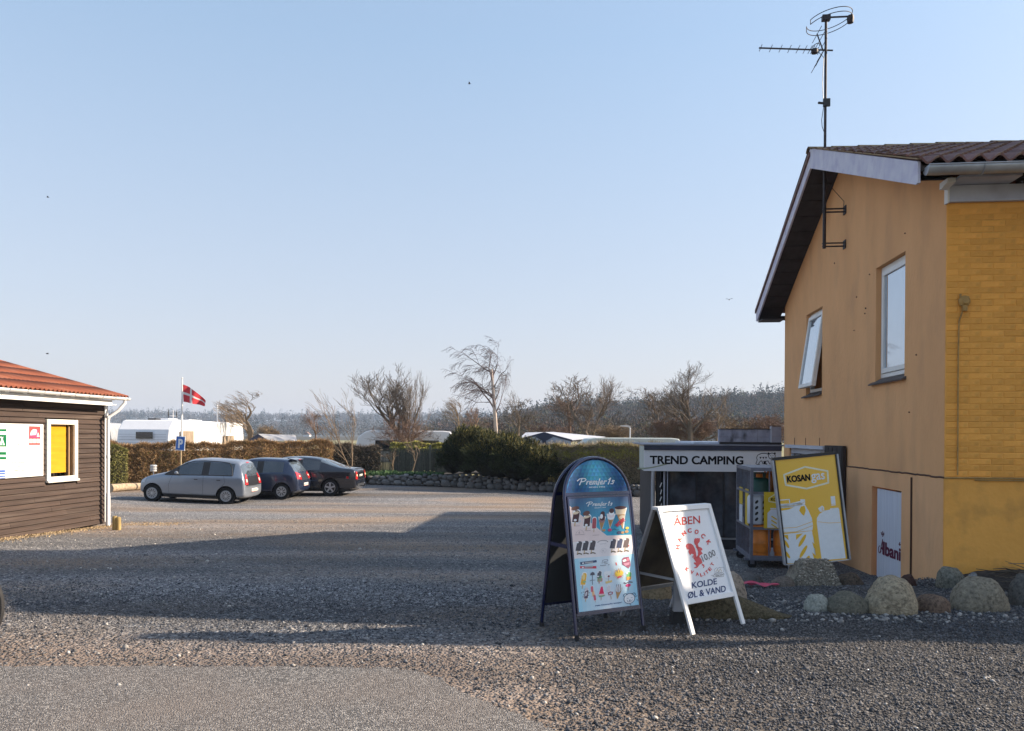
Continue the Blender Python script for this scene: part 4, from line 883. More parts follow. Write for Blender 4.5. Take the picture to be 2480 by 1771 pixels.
for M, front in ((Mf, True), (Mb, False)):
    s_ = -1 if front else 1
    put(MB().box(-W_/2+.018,W_/2-.018,-.006,.006,zb0,zm-.03), 'board_panel', BP if not front else NAVT, M)
    put(MB().prism([(-W_/2+.018,zm)]+half_disc(W_/2-.018, Ht/math.cos(til)-W_/2)[::-1]+[(W_/2-.018,zm)], 'y', -.005, .005), 'arch_panel', BP if not front else flat((.05,.20,.42)), M)
    put(MB().box(-W_/2+.012,W_/2-.012,-.012,.012,zm-.028,zm-.002), 'cross_bar', NAVT, M)
    put(MB().box(-W_/2+.012,W_/2-.012,-.010,.010,zb0-.018,zb0), 'cross_bar', NAVT, M)
put(MB().bar((-W_/2,-sp*.23,.72),(-W_/2,sp*.23,.72),.012,.03), 'hinge_strap', NAVT, Matrix.Identity(4)); put(MB().bar((W_/2,-sp*.23,.72),(W_/2,sp*.23,.72),.012,.03), 'hinge_strap', NAVT, Matrix.Identity(4))
# poster print. corners of the poster in the photograph -> poster plane
PW, PB, PT = W_/2-.034, zb0+.014, zm-.05
MP = mat('poster_gloss', (.62,.74,.82), .25, var=.02, coat=.5)
pst = put(MB().box(-PW,PW,-.0135,-.0065,PB,PT), 'poster', MP, Mf)
put(MB().box(-PW-.014,-PW,-.016,-.0065,PB-.014,PT+.014), 'poster_frame', NAVT, Mf); put(MB().box(PW,PW+.014,-.016,-.0065,PB-.014,PT+.014), 'poster_frame', NAVT, Mf)
put(MB().box(-PW,PW,-.016,-.0065,PT,PT+.014), 'poster_frame', NAVT, Mf); put(MB().box(-PW,PW,-.016,-.0065,PB-.014,PB), 'poster_frame', NAVT, Mf)
def c4(x, y): return (1340+x/7.732, 1090+y/7.732)
def c5(x, y): return (1340+x/7.732, 1290+y/7.732)
Hp = homography([c4(222,795), c4(1283,785), c5(1603,1472), c5(488,1505)], [(-PW,PT),(PW,PT),(PW,PB),(-PW,PB)])
def cl(p): x, z = Hp(p); return (min(PW-.001, max(-PW+.001, x)), min(PT-.001, max(PB+.001, z)))
PR = Print(cl); q4 = lambda *p: [c4(*a) for a in p]; q5 = lambda *p: [c5(*a) for a in p]
def band(c, z0, z1, lay=0, x0=-PW, x1=PW): PR._add(c, [(x0,z0),(x1,z0),(x1,z1),(x0,z1)], [(0,1,2,3)], lay)
zq1 = Hp(c5(340,50))[1]; zq2 = Hp(c5(400,425))[1]
nb_ = 18   # printed colour fade of the poster's blue field
for i in range(nb_):
    for j in range(17):
        t = i/(nb_-1); h = (1-abs(j-8)/8.)**1.3; c = (.03+.05*h+.03*(1-t), .10+.16*h+.18*t, .20+.20*h+.22*t)
        band(tuple(round(a_, 3) for a_ in c), zq1+(PT-zq1)*(1-(i+1)/nb_), zq1+(PT-zq1)*(1-i/nb_), 0, -PW+2*PW*j/17, -PW+2*PW*(j+1)/17)
band((.78,.74,.74), zq2, zq1, 0)
for i in range(8):
    t = i/7
    for j in range(15):
        h = (1-abs(j-7)/7.)**.7*.8; c = (.38+.36*h, .66+.12*h, .80+.02*h); band(tuple(round(a_, 3) for a_ in c), PB+(zq2-PB)*i/8, PB+(zq2-PB)*(i+1)/8, 0, -PW+2*PW*j/15, -PW+2*PW*(j+1)/15)
PINK = (.76,.64,.62); PR.poly(PINK, q4((235,935),(930,1550),(1385,1560),(1385,1640),(320,1640)), 1)
WH = (.82,.84,.85)
def script(P_, c, x0, x1_, y, h, wd, lay=2):
    """brush lettering, drawn stroke by stroke, x and y in crop pixels"""
    G = {'P': ([[(-.30,.62),(-.12,.92),(.15,1.02),(.50,.98),(.62,.78),(.48,.55),(.18,.46)],[(.16,.98),(.10,.5),(.02,-.04)]],.72), 'r': ([[(.08,.56),(.05,.02)],[(.07,.34),(.20,.54),(.32,.50)]],.34), 'e': ([[(.03,.26),(.26,.34),(.24,.54),(.10,.54),(.0,.28),(.08,.02),(.32,.06)]],.38),
         'm': ([[(.05,.55),(.02,.02)],[(.04,.34),(.17,.54),(.24,.46),(.21,.02)],[(.23,.34),(.36,.54),(.43,.44),(.40,.04),(.50,.03)]],.56), 'i': ([[(.12,.92),(.10,.52),(.02,-.12),(.12,.02)]],.24), 'I': ([[(-.02,.72),(.16,1.0),(.10,.5),(.02,-.02)]],.32), 's': ([[(.32,.52),(.12,.60),(.08,.44),(.26,.30),(.20,.04),(-.02,.06)]],.36), ' ': ([],.20)}
    tot = sum(G[ch][1] for ch in 'Premier Is'); k = (x1_-x0)/tot; x = x0
    for ch in 'Premier Is':
        for pl in G[ch][0]:
            pts = []
            for a, b in zip(pl, pl[1:]): pts += [(a[0]+(b[0]-a[0])*t, a[1]+(b[1]-a[1])*t) for t in (0, .5)]
            P_.stroke(c, [c4(x+(p[0]+.10*p[1])*k, y-p[1]*h) for p in pts+[pl[-1]]], wd, lay)
        x += G[ch][1]*k
script(PR, WH, 560, 1000, 952, 80, 1.7)
PR.text(WH, 'SIDEN 1956', c4(680,1000), c4(885,994), 16/7.73, lay=2, bold=.02)
CHO = (.10,.055,.06); CH2 = (.16,.09,.08); CRM = (.75,.62,.45); WAF = (.50,.30,.14); REDD = (.40,.10,.12); GRY = (.10,.10,.115)
def halo(pts_fn): pass
def pop(cx, cy, wd, h, a, c, cc=c4, stick=True, lay=3, biten=True, outl=True):
    X, Y = cc(cx, cy); wd /= 7.73; h /= 7.73; ca, sa = math.cos(R(a)), math.sin(R(a))
    def tr(x, y): return (X+x*ca-y*sa, Y+x*sa+y*ca)
    def body(k): return [tr(x*k, y*k) for x, y in [(-wd/2,h/2),(-wd/2,-h*.3),(-wd*.42,-h*.42),(-wd*.2,-h*.5),(wd*.2,-h*.5),(wd*.42,-h*.42),(wd/2,-h*.3),(wd/2,h/2)]]
    if outl: PR.poly(WH, body(1.18), lay-1)
    if stick: PR.poly((.55,.42,.26), [tr(-wd*.1,h/2), tr(wd*.1,h/2), tr(wd*.1,h*.85), tr(-wd*.1,h*.85)], lay)
    PR.poly(c, body(1), lay)
    if biten: PR.ell(WH, *tr(-wd*.42,-h*.36), wd*.22, wd*.18, 0, lay+1)
def cone(cx, cy, wd, h, a, top, cc=c4, lay=3):
    X, Y = cc(cx, cy); wd /= 7.73; h /= 7.73; ca, sa = math.cos(R(a)), math.sin(R(a))
    def tr(x, y): return (X+x*ca-y*sa, Y+x*sa+y*ca)
    PR.poly(WH, [tr(-wd*.6,-h*.3), tr(wd*.6,-h*.3), tr(0,h*.62)], lay-1)
    PR.poly(WAF, [tr(-wd*.42,-h*.05), tr(wd*.42,-h*.05), tr(0,h*.55)], lay)
    for k in range(-2, 3): PR.stroke((.30,.17,.08), [tr(wd*.1*k-wd*.1, h*(.0)), tr(wd*.06*k+wd*.05, h*.3)], .25, lay+1)
    for i, c in enumerate(top): PR.ell(c, *tr(0, -h*(.08+.13*i)), wd*(.46-.05*i), h*.14, 0, lay+1+i)
pop(360,1140,110,230,6,CHO); PR.ell(CRM, *c4(355,1075), 7, 3.4, -15, 5); PR.ell(CH2, *c4(340,985), 9, 5, -12, 5); PR.ell(WH, *c4(345,1215), 3.5, 3, 0, 6)
pop(560,1235,110,220,4,CHO); PR.ell(CRM, *c4(545,1165), 8, 3, -15, 5); PR.ell(CH2, *c4(540,1090), 8, 6, -20, 5); PR.ell(WH, *c4(545,1320), 3.5, 3, 0, 6)
pop(688,1290,72,210,0,REDD,biten=False)
cone(825,1270,120,340,2,[(.35,.2,.2),CHO,CHO,CHO]); PR.ell(WH, *c4(808,1165), 3.5, 6, 0, 9)
cone(985,1220,140,340,2,[WH,(.8,.7,.72),WH,CHO])
PR.poly(WH, q4((1045,1010),(1275,1010),(1250,1150),(1235,1440),(1130,1220)), 2); PR.poly(CRM, q4((1060,1030),(1260,1035),(1235,1140),(1075,1140)), 3); PR.poly(WAF, q4((1095,1140),(1240,1140),(1215,1440)), 3); PR.ell(CHO, *c4(1150,1005), 14, 4.4, 0, 5); PR.ell(CRM, *c4(1190,1195), 7, 5, 0, 5)
PR.text((.62,.06,.10), 'WOW!', c4(1110,1400), c4(1260,1265), 80/7.73, bold=.05, lay=7)
for x, y, c, r_ in ((865,1440,WAF,4),(975,1440,(.55,.1,.2),5),(1150,1500,(.08,.10,.18),5.5),(1215,1505,WAF,4),(1290,1490,WAF,4.5),(1295,1420,(.80,.55,.08),4.2),(430,1240,(.6,.62,.66),3)): PR.ell(c, *c4(x, y), r_, r_*.8, 0, 6)
PR.stroke((.05,.08,.12), q4((1020,1445),(1060,1425),(1110,1450),(1145,1440)), .9, 6)
for x0, x1_, y in ((350,430,1328),(525,625,1430),(665,785,1528),(350,520,1502)): PR.stroke((.30,.24,.26), q4((x0,y),(x1_,y)), .8, 5)
PR.stroke((.35,.30,.32), [c4(440+70*math.cos(t), 1500-90*math.sin(t)) for t in np.linspace(.2, 2.9, 9)], .5, 5); PR.text((.35,.30,.32), '6', c4(415,1480), c4(440,1480), 50/7.73, lay=5)
for x, c in ((435,GRY),(552,GRY),(678,(.11,.10,.11)),(1052,(.09,.095,.12)),(1175,(.08,.10,.17)),(1298,(.17,.13,.125))):
    pop(x, 180 if x < 900 else 172, 92, 190, 8, c, c5, lay=2, outl=False); PR.stroke((.17,.14,.10), q5((x-30,340),(x+10,325),(x+55,345)), 2.6, 4); PR.ell(WH if x < 1290 else (.6,.08,.10), *c5(x+45,235), 1.4, 2, 0, 5)
PR.stroke((.34,.34,.36), [c5(862+95*math.cos(t), 140-45*math.sin(t)) for t in np.linspace(.1, 3.04, 10)], 1.6, 2); PR.stroke((.4,.4,.42), q5((805,165),(922,162)), .8, 2)
PR.stroke((.5,.5,.52), [c5(882+48*math.cos(t), 300+48*math.sin(t)) for t in np.linspace(0, 6.28, 16)], .45, 2); PR.text((.45,.45,.48), 'K', c5(862,322), c5(900,320), 42/7.73, lay=3)
for y0, c, ca_ in ((520,(.07,.10,.18),-3),(605,(.62,.07,.10),4)):
    PR.poly(c, q5((465,y0-20 if ca_<0 else y0-25),(760,y0-40 if ca_<0 else y0-5),(770,y0+5 if ca_<0 else y0+45),(478,y0+35 if ca_<0 else y0+20)), 2); PR.poly((.40,.40,.42), q5((550,y0-18),(700,y0-18),(700,y0+18),(550,y0+15)), 3); PR.ell(WH, *c5(520,y0+5), 2.4, 1.8, 0, 4)
PR.text((.20,.22,.27), 'Premier', c5(832,608), c5(945,602), 24/7.73, bold=.02, shear=.2, lay=2); PR.text((.20,.22,.27), 'Is', c5(975,602), c5(1005,602), 24/7.73, bold=.02, shear=.2, lay=2)
PR.stroke((.18,.20,.24), q5((865,560),(872,500),(905,485),(965,490),(970,515),(930,522),(895,520)), 1.0, 2); PR.stroke((.08,.08,.1), q5((895,545),(965,560)), 1.4, 2)
pop(545,840,86,230,6,(.85,.50,.08),c5); PR.ell((.85,.66,.30), *c5(540,800), 3.5, 8, 0, 5); PR.ell((.35,.50,.25), *c5(560,900), 4, 2.2, 0, 5)
PR.poly((.12,.12,.15), q5((658,780),(665,735),(700,712),(735,735),(742,780)), 3); PR.stroke((.12,.12,.15), q5((700,780),(700,880),(708,970)), 1.2, 3); PR.stroke((.2,.2,.22), q5((660,890),(690,878),(745,882)), 1.4, 3)
pop(825,780,72,140,4,(.13,.14,.16),c5,stick=False); pop(835,860,84,120,4,(.25,.50,.28),c5); PR.stroke((.75,.2,.25), q5((812,868),(880,865),(878,915),(818,915)), 1.3, 6, True)
PR.poly(WH, q5((905,750),(925,725),(1035,720),(1040,760),(1000,865),(930,850)), 3); PR.ell((.25,.08,.10), *c5(998,828), 2.6, 2.8, 0, 5); PR.ell((.5,.5,.5), *c5(962,790), 1, .8, 0, 5); PR.stroke((.55,.42,.26), q5((998,870),(1000,930)), 1.2, 3); PR.poly((.75,.58,.25), q5((940,930),(1062,910),(1070,950),(955,975)), 3)
for k in range(18):
    a_ = R(k*20+6); rr = 105+12*(k % 3); PR.poly((.88,.45,.08) if k % 2 else (.88,.36,.22), q5((1185+60*math.cos(a_-.14),790+60*math.sin(a_-.14)),(1185+60*math.cos(a_+.14),790+60*math.sin(a_+.14)),(1185+rr*math.cos(a_),790+rr*math.sin(a_)*1.1)), 3)
PR.ell((.88,.62,.10), *c5(1190,785), 10, 8.5, 0, 4); PR.ell((.80,.12,.14), *c5(1200,855), 6, 2.5, -20, 5); PR.stroke((.15,.12,.2), q5((1150,725),(1160,765)), 1.2, 5); PR.stroke((.15,.12,.2), q5((1195,725),(1200,765)), 1.2, 5); PR.stroke((.8,.15,.12), q5((1122,560),(1135,610)), 2.4, 3)
pop(1378,850,90,150,0,(.20,.50,.20),c5,stick=False); PR.poly((.88,.42,.10), q5((1335,870),(1425,870),(1420,930),(1340,940)), 5); PR.ell((.72,.08,.22), *c5(1375,1045), 6.5, 4.2, 0, 3); PR.stroke((.12,.05,.08), q5((1290,985),(1330,1000),(1390,975),(1450,990)), 2.2, 5); PR.stroke((.55,.42,.26), q5((1380,1080),(1382,1150)), 1.4, 3)
PR.poly((.33,.12,.18), q5((1230,500),(1260,465),(1355,455),(1390,560),(1400,640),(1365,700),(1290,640),(1240,610)), 3); PR.poly(WH, q5((1240,520),(1300,500),(1320,540),(1260,560)), 4); PR.ell((.65,.22,.30), *c5(1340,510), 3.5, 4.5, 0, 5); PR.poly((.62,.30,.40), q5((1260,590),(1380,570),(1370,620),(1300,640)), 4)
pop(605,1150,66,180,4,(.13,.10,.14),c5); PR.ell((.60,.58,.62), *c5(600,1050), 4, 4.5, 0, 5); PR.ell((.62,.60,.64), *c5(600,1150), 2.5, 6, 10, 5)
for x, y in ((515,1118),(545,1105),(548,1200),(655,1130),(640,1180),(560,1160)): PR.ell((.10,.09,.11), *c5(x, y), 1.1, 1, 0, 4)
pop(705,1060,44,120,-6,(.70,.18,.22),c5,stick=False,biten=False); pop(730,1150,44,110,-10,(.88,.55,.32),c5,stick=False,biten=False); pop(760,1235,40,120,-10,(.65,.14,.20),c5,biten=False)
PR.poly(WH, q5((825,1190),(860,1020),(905,1010),(945,1190),(880,1235)), 2); PR.poly((.74,.05,.14), q5((835,1175),(865,1030),(895,1022),(930,1175)), 3); PR.poly((.75,.60,.55), q5((825,1180),(945,1180),(940,1205),(835,1215)), 4); PR.poly((.22,.42,.22), q5((828,1207),(952,1203),(935,1228),(850,1235)), 4); PR.stroke((.55,.42,.26), q5((880,1235),(880,1300)), 1.5, 3)
pop(1010,1075,60,130,0,(.70,.68,.70),c5,stick=False); PR.stroke((.40,.10,.15), q5((1010,1165),(1040,1150),(1085,1160),(1080,1195),(1020,1210)), 1.8, 5, True); PR.stroke((.55,.42,.26), q5((1055,1220),(1070,1300)), 1.6, 3)
PR.poly(WAF, q5((1135,1100),(1265,1090),(1245,1160),(1190,1305),(1175,1300)), 3); PR.ell(WH, *c5(1195,1095), 7.5, 10, 0, 4)
for x in (1160,1195,1230): PR.stroke((.16,.09,.09), q5((x-8,1010),(x+5,1080),(x-(1195-x)*-.3,1170)), 1.1, 6)
PR.text((.06,.13,.28), 'Hele Danmarks ismejeri', c5(780,1420), c5(1275,1398), 30/7.73, bold=.025, lay=2)
o_ = (.10,.14,.22)
PR.ell(WH, *c5(1412,1330), 13.5, 13.5, 0, 2); PR.stroke(o_, [c5(1412+103*math.cos(t), 1325+102*math.sin(t)) for t in np.linspace(-1.2, 4.35, 26)], 1.5, 3); PR.stroke(o_, [c5(1412+60*math.cos(t), 1240-22*math.sin(t)) for t in np.linspace(.2, 2.9, 8)], 1.5, 3)
for x in (1330,1490): PR.stroke(o_, [c5(x+32*math.cos(t), 1248+34*math.sin(t)) for t in np.linspace(2.4 if x < 1400 else -2.9, 5.6 if x < 1400 else .7, 10)], 1.5, 3)
PR.stroke(o_, q5((1362,1318),(1376,1308),(1390,1318)), .8, 4); PR.stroke(o_, q5((1440,1314),(1455,1305),(1470,1312)), .8, 4); PR.ell(o_, *c5(1422,1358), 2, 1.4, 0, 4); PR.stroke(o_, q5((1370,1355),(1385,1390),(1420,1392),(1455,1380),(1468,1350)), 1.0, 4); PR.stroke(o_, q5((1422,1362),(1422,1390)), .8, 4)
PR.stroke(o_, q5((1520,1300),(1558,1275)), 1.6, 4); PR.stroke(o_, q5((1425,1432),(1450,1475)), 1.4, 4); PR.stroke(o_, q5((1555,1350),(1580,1385)), 1.2, 4)
for c, lay, mb in PR.layers:
    mb.v = [(p[0], -.0140-.0006*(lay+1)+d_, p[2]) for p, d_ in zip(mb.v, PR.dy[id(mb)])]; ob = mb.build('print', flat(c, .35), pst, fix=False)
# arch print (printed triangle pattern, brighter towards the middle)
arch = [o for o in ib.children if o.name.startswith('arch_panel')][0]
ra = W_/2-.020; zc = Ht/math.cos(til)-W_/2
Ha = homography([c4(180,735), c4(1300,730), c4(715,180), c4(1245,560)], [(-ra,zm+.002),(ra,zm+.002),(0,zc+ra),(ra*.93,zc+.09)])
PR = Print(lambda p: p); s_t = .037; r_ = random.Random(3)
def inside(x, z): return zm+.001 < z and (abs(x) < ra if z < zc else x*x+(z-zc)**2 < (ra-.001)**2)
def clipa(x, z):
    z = max(z, zm+.0015)
    if z > zc:
        d_ = math.hypot(x, z-zc)
        if d_ > ra-.001: k = (ra-.001)/d_; x, z = x*k, zc+(z-zc)*k
    else: x = max(-ra+.001, min(ra-.001, x))
    return (x, z)
for j in range(12):
    for i in range(-9, 10):
        for dn in (0, 1):
            x = i*s_t+(j % 2)*s_t/2; z = zm+j*s_t*.87
            tri = [(x-s_t/2, z), (x+s_t/2, z), (x, z+s_t*.87)] if not dn else [(x, z+s_t*.87), (x+s_t, z+s_t*.87), (x+s_t/2, z)]
            cx_, cz_ = sum(p[0] for p in tri)/3, sum(p[1] for p in tri)/3
            if not inside(cx_, cz_): continue
            h = math.exp(-((cx_/(.13))**2+((cz_-zm-.16)/.17)**2)); k = .88 if dn else 1.1; c = tuple(round(a_*k*r_.choice((.9,1,1.08)), 2) for a_ in (.02+.09*h, .07+.36*h, .18+.42*h))
            PR._add(c, [clipa(*p) for p in tri], [(0,1,2)], 0)
PR2 = Print(Hp)
script(PR2, WH, 405, 1025, 530, 118, 2.5); PR2.text(WH, 'SIDEN 1956', c4(575,598), c4(865,594), 26/7.73, bold=.02, lay=2)
for P_ in (PR, PR2):
    for c, lay, mb in P_.layers:
        mb.v = [(p[0], -.0056-.0006*lay+d_, p[2]) for p, d_ in zip(mb.v, P_.dy[id(mb)])]; mb.build('print', flat(c, .3), arch, fix=False)
# ---- white sandwich board
fl = Vector((1.447, 6.32, 0)); ea = R(36); W_ = .68; sp = .80; Ht = 1.0
e = Vector((math.cos(ea), math.sin(ea), 0)); n = Vector((math.sin(ea), -math.cos(ea), 0))
wb = thing('sandwich_board', 'white framed sandwich board reading ÅBEN with a red rooster', 'pavement sign', fl+e*W_/2-n*sp/2, ea)
til = math.atan((sp/2-.015)/Ht); LEN = Ht/math.cos(til)
MfW = Matrix.Translation((0,-sp/2,0)) @ Matrix.Rotation(-til, 4, 'X'); MbW = Matrix.Translation((0,sp/2,0)) @ Matrix.Rotation(til, 4, 'X')
WF = mat('white_frame', (.80,.80,.79), .4, var=.03, metal=.0); z0 = .24; fw = .042
for M, fr_ in ((MfW, 1), (MbW, 0)):
    y0, y1 = (-.022, .0) if fr_ else (0, .022)
    m_ = WF if fr_ else ALU
    for x0, x1_, a, b, nm in ((-W_/2,-W_/2+fw,0,LEN,'side_rail'),(W_/2-fw,W_/2,0,LEN,'side_rail'),(-W_/2+fw+.0005,W_/2-fw-.0005,LEN-fw,LEN,'top_rail'),(-W_/2+fw+.0005,W_/2-fw-.0005,z0,z0+fw,'bottom_rail')):
        put(MB().box(x0,x1_,y0,y1,a,b), nm, m_, M, wb, bevel=.004)
    put(MB().box(-W_/2+fw*.7,W_/2-fw*.7,-.003 if fr_ else .004,.004 if fr_ else .011,z0+fw*.7,LEN-fw*.7), 'board_sheet' if fr_ else 'rear_sheet', mat('white_sheet', (.80,.81,.82), .5, var=.02) if fr_ else mat('brown_hardboard', (.14,.115,.08), .7, col2=(.05,.045,.04), scale=5, var=.3), M, wb)
put(MB().box(-W_/2,W_/2,-.035,.035,LEN*math.cos(til)-.02,LEN*math.cos(til)+.008), 'top_hinge', WF, Matrix.Identity(4), wb, bevel=.004)
put(MB().bar((-W_/2+.02,-.2,.42),(-W_/2+.02,.2,.42),.012,.02), 'spreader', ALU, Matrix.Identity(4), wb)
sheet_ = [o for o in wb.children if o.name.startswith('board_sheet')][0]
def c6(x, y): return (1560+x/6.246, 1210+y/6.246)
xi = W_/2-fw; Hw = homography([c6(188,178), c6(975,135), c6(1370,1462), c6(590,1510)], [(-xi,LEN-fw),(xi,LEN-fw),(xi,z0+fw),(-xi,z0+fw)])
PR = Print(Hw); RED = (.62,.07,.06); RD2 = (.70,.10,.09); NV = (.045,.07,.17); q6 = lambda *p: [c6(*a) for a in p]
PR.text(RED, 'ÅBEN', c6(400,390), c6(843,366), 130/6.246, bold=.010, lay=1)
for ch, x, y, tx, ty in (('H',470,725,88,-30),('A',498,610,72,-62),('N',568,515,80,-50),('C',662,476,90,-12),('O',780,500,88,25),('C',892,570,66,62),('K',985,672,50,85)):
    L_ = math.hypot(tx, ty); tx, ty = tx/L_, ty/L_
    if ch == 'H': tx, ty = .12, -.99
    if ch == 'A': tx, ty = .45, -.89
    if ch == 'N': tx, ty = .80, -.60
    hw = 34; px_, py_ = x-tx*hw+ty*-32, y-ty*hw+tx*32
    PR.text(RD2, ch, c6(px_, py_), c6(px_+tx*2*hw, py_+ty*2*hw), 66/6.246, bold=.05, lay=1)
cx0, cy0 = 775, 830
for ch, x, y in (('K',622,1062),('V',705,1112),('A',790,1145),('L',862,1160),('I',908,1152),('T',950,1125),('E',1000,1085),('T',1042,1015)):
    dx, dy = cx0-x, cy0-y; L_ = math.hypot(dx, dy); upx, upy = dx/L_, dy/L_; tx, ty = -upy, upx; hw = 26 if ch != 'I' else 7; px_, py_ = x-tx*hw-upx*28, y-ty*hw-upy*28
    PR.text(RD2, ch, c6(px_, py_), c6(px_+tx*2*hw, py_+ty*2*hw), 52/6.246, bold=.035, lay=1)
RC = (.72,.13,.13)
PR.poly(RC, q6((600,722),(606,692),(635,675),(680,680),(720,705),(755,765),(772,840),(778,905),(755,900),(730,880),(708,905),(712,875),(735,855),(700,835),(690,840),(672,860),(640,800),(655,770),(625,768)), 1)
PR.poly(RC, q6((735,650),(742,612),(760,598),(775,606),(790,596),(805,606),(825,600),(836,612),(832,655),(800,695),(812,735),(800,760),(770,750),(765,715),(745,690)), 1)
PR.poly(RC, q6((775,740),(820,735),(865,755),(880,790),(850,800),(882,845),(835,870),(820,905),(775,900),(800,860),(805,810)), 1)
PR.poly(RC, q6((720,895),(775,885),(830,895),(862,935),(875,990),(830,1010),(790,1055),(742,1060),(740,1042),(775,1038),(765,1012),(733,988),(735,970),(772,975)), 1)
PR.poly(RC, q6((868,1000),(905,1015),(912,1045),(895,1068),(884,1062),(896,1040),(865,1020)), 1)
PR.text((.12,.11,.11), '10,00', c6(890,970), c6(1110,880), 105/6.246, lay=2, bold=-.012)
PR.text(NV, 'KOLDE', c6(705,1352), c6(1122,1322), 92/6.246, bold=.02, lay=1); PR.text(NV, 'ØL & VAND', c6(638,1494), c6(1272,1446), 96/6.246, bold=.02, lay=1)
INK = (.13,.12,.10)
PR.stroke(INK, q6((1025,1185),(1060,1200),(1075,1215),(1235,1215),(1245,1180),(1215,1160),(1150,1145),(1080,1165),(1060,1195)), .7, 2); PR.stroke(INK, q6((1070,1180),(1150,1165),(1235,1190)), .6, 2)
PR.stroke(INK, q6((1085,1150),(1080,1100),(1110,1075),(1140,1090),(1170,1070),(1200,1085),(1235,1075),(1245,1110),(1230,1150)), .5, 2); PR.stroke((.55,.42,.2), q6((1100,1140),(1130,1100),(1150,1140),(1180,1095),(1205,1140)), .8, 2); PR.text(INK, 'ØKO', c6(1095,1208), c6(1215,1204), 26/6.246, lay=3)
for x, y in ((500,880),(560,920),(465,1030),(1130,925)): PR.stroke((.55,.50,.45), q6((x-8,y-10),(x+8,y+8)), .7, 2)
for c, lay, mb in PR.layers:
    mb.v = [(p[0], -.0035-.0008*(lay+1)+d_, p[2]) for p, d_ in zip(mb.v, PR.dy[id(mb)])]; mb.build('print', flat(c), sheet_, fix=False)
# grey post on a black foot behind the boards
pf = grd(1641, 1512); t_ = thing('sign_post', 'short grey post with a black rubber foot behind the sandwich board', 'post', (pf.x, pf.y, 0))
MB().prism([(-.040,.10),(.040,.10),(.030,.42),(-.030,.42)], 'y', -.03, .03).build('post', mat('grey_post', (.40,.41,.44), .6, var=.1), t_, bevel=.004)
MB().prism([(-.056,-.01),(.052,-.01),(.040,.11),(-.044,.11)], 'y', -.04, .045).build('foot', RUBBER, t_, bevel=.006)
# ================================================================== CABIN
CXo, CYo, CZ = -8.6, 16.6, gz(-8.6, 15)
cab = thing('cabin', 'dark brown timber clad cabin with an orange corrugated roof', 'cabin', (CXo, CYo, CZ), TH)
BRN = mat('brown_board', (.070,.048,.039), .8, col2=(.040,.029,.025), scale=3, stretch=(3,.35,9), detail=8, bump=.003, bscale=14, objr=.14, dirt=(.15,.12,.10), dscale=1.8, damt=.4, spec=.2)
DBR = mat('dark_gap', (.018,.014,.013), .9)
z_b, z_t = -.27-CZ, 2.20-CZ; LW = 10.0; nbd = 25; ex_ = (z_t-z_b)/nbd
cwin = (-1.835, -.955, .686-CZ, 1.878-CZ)
for (a, b, c, d) in ((-LW,cwin[0],z_b-.02,z_t+.1),(cwin[1],-.02,z_b-.02,z_t+.1),(cwin[0]+.001,cwin[1]-.001,z_b-.02,cwin[2]),(cwin[0]+.001,cwin[1]-.001,cwin[3],z_t+.1)): MB().box(-.40,-.02,a,b,c,d).build('wall_core', DBR, cab)
MB().box(-6,-.41,-LW,-.02,z_b-.02,z_t+.1).build('wall_core', DBR, cab)
g = random.Random(5)
def board(y0, y1, z, k):
    t = .026+g.uniform(-.002,.004); mb = MB(); n_ = max(2, int((y1-y0)/.9)); 
    for i in range(n_):
        a = y0+(y1-y0)*i/n_; b = y0+(y1-y0)*(i+1)/n_
    mb.prism([(-.012,z+.004),( t+.004,z+.004),(-.002,z+ex_+.012),(-.012,z+ex_+.012)], 'y', y0, y1)
    return mb.build('board', BRN, cab, rot=None)
for k in range(nbd):
    z = z_b+k*ex_; zt_ = z+ex_
    segs = [(-LW, 0.0)]
    if zt_ > cwin[2] and z < cwin[3]: segs = [(-LW, cwin[0]-.01), (cwin[1]+.01, 0.0)]
    out = []
    for a, b in segs:
        if b-a > 4 or g.random() < .4:
            j = g.uniform(-2.8, -.4) if b > -.5 and a < -3 else g.uniform(a+.5, b-.3) if b-a > 1.2 else None
            if j and a < j-.1 and j < b-.1: out += [(a, j-.002), (j+.002, b)]
            else: out.append((a, b))
        else: out.append((a, b))
    for a, b in out: board(a, b, z, k)
for k in range(9): MB().box(-.12,.0,-.35-k*1.1-.06,-.35-k*1.1+.06,-.3,z_b-.022).build('foundation_pier', mat('pier_block', (.11,.09,.08), .9), cab)
MB().box(-.14,-.125,-LW,-.1,-.3,z_b-.021).build('underfloor_dark', DBR, cab)
MB().box(.02,.045,-.085,.02,z_b+.02,z_t-.002).build('corner_board', WHITE, cab, bevel=.003)
MB().box(-5.9,-.021,.0,.03,z_b,z_t).build('end_wall', BRN, cab)
# window with a yellow louvred shutter
y0, y1, z0, z1 = cwin; fw = .095
wf = MB().box(.0,.055,y0,y0+fw,z0,z1).box(.0,.055,y1-fw,y1,z0,z1).box(.0,.055,y0+fw+.001,y1-fw-.001,z1-fw,z1).box(.0,.055,y0+fw+.001,y1-fw-.001,z0,z0+fw).build('window_frame', mat('cream_paint', (.82,.79,.70), .5, var=.04, bump=.001), cab, bevel=.012)
MB().box(.03,.085,y0-.01,y1+.012,z0-.012,z0+.03).build('sill', mat('cream_sill', (.80,.77,.70), .5), wf, bevel=.008)
MB().box(-.30,-.28,y0,y1,z0,z1).build('room_dark', DBR, wf)
TJ = mat('tan_jamb', (.38,.24,.12), .7, var=.15)
MB().box(-.16,-.002,y1-fw-.005,y1-fw+.03,z0+fw,z1-fw).build('jamb', TJ, wf); MB().box(-.16,-.002,y0+fw-.03,y0+fw+.0,z0+fw,z1-fw).build('jamb', TJ, wf)
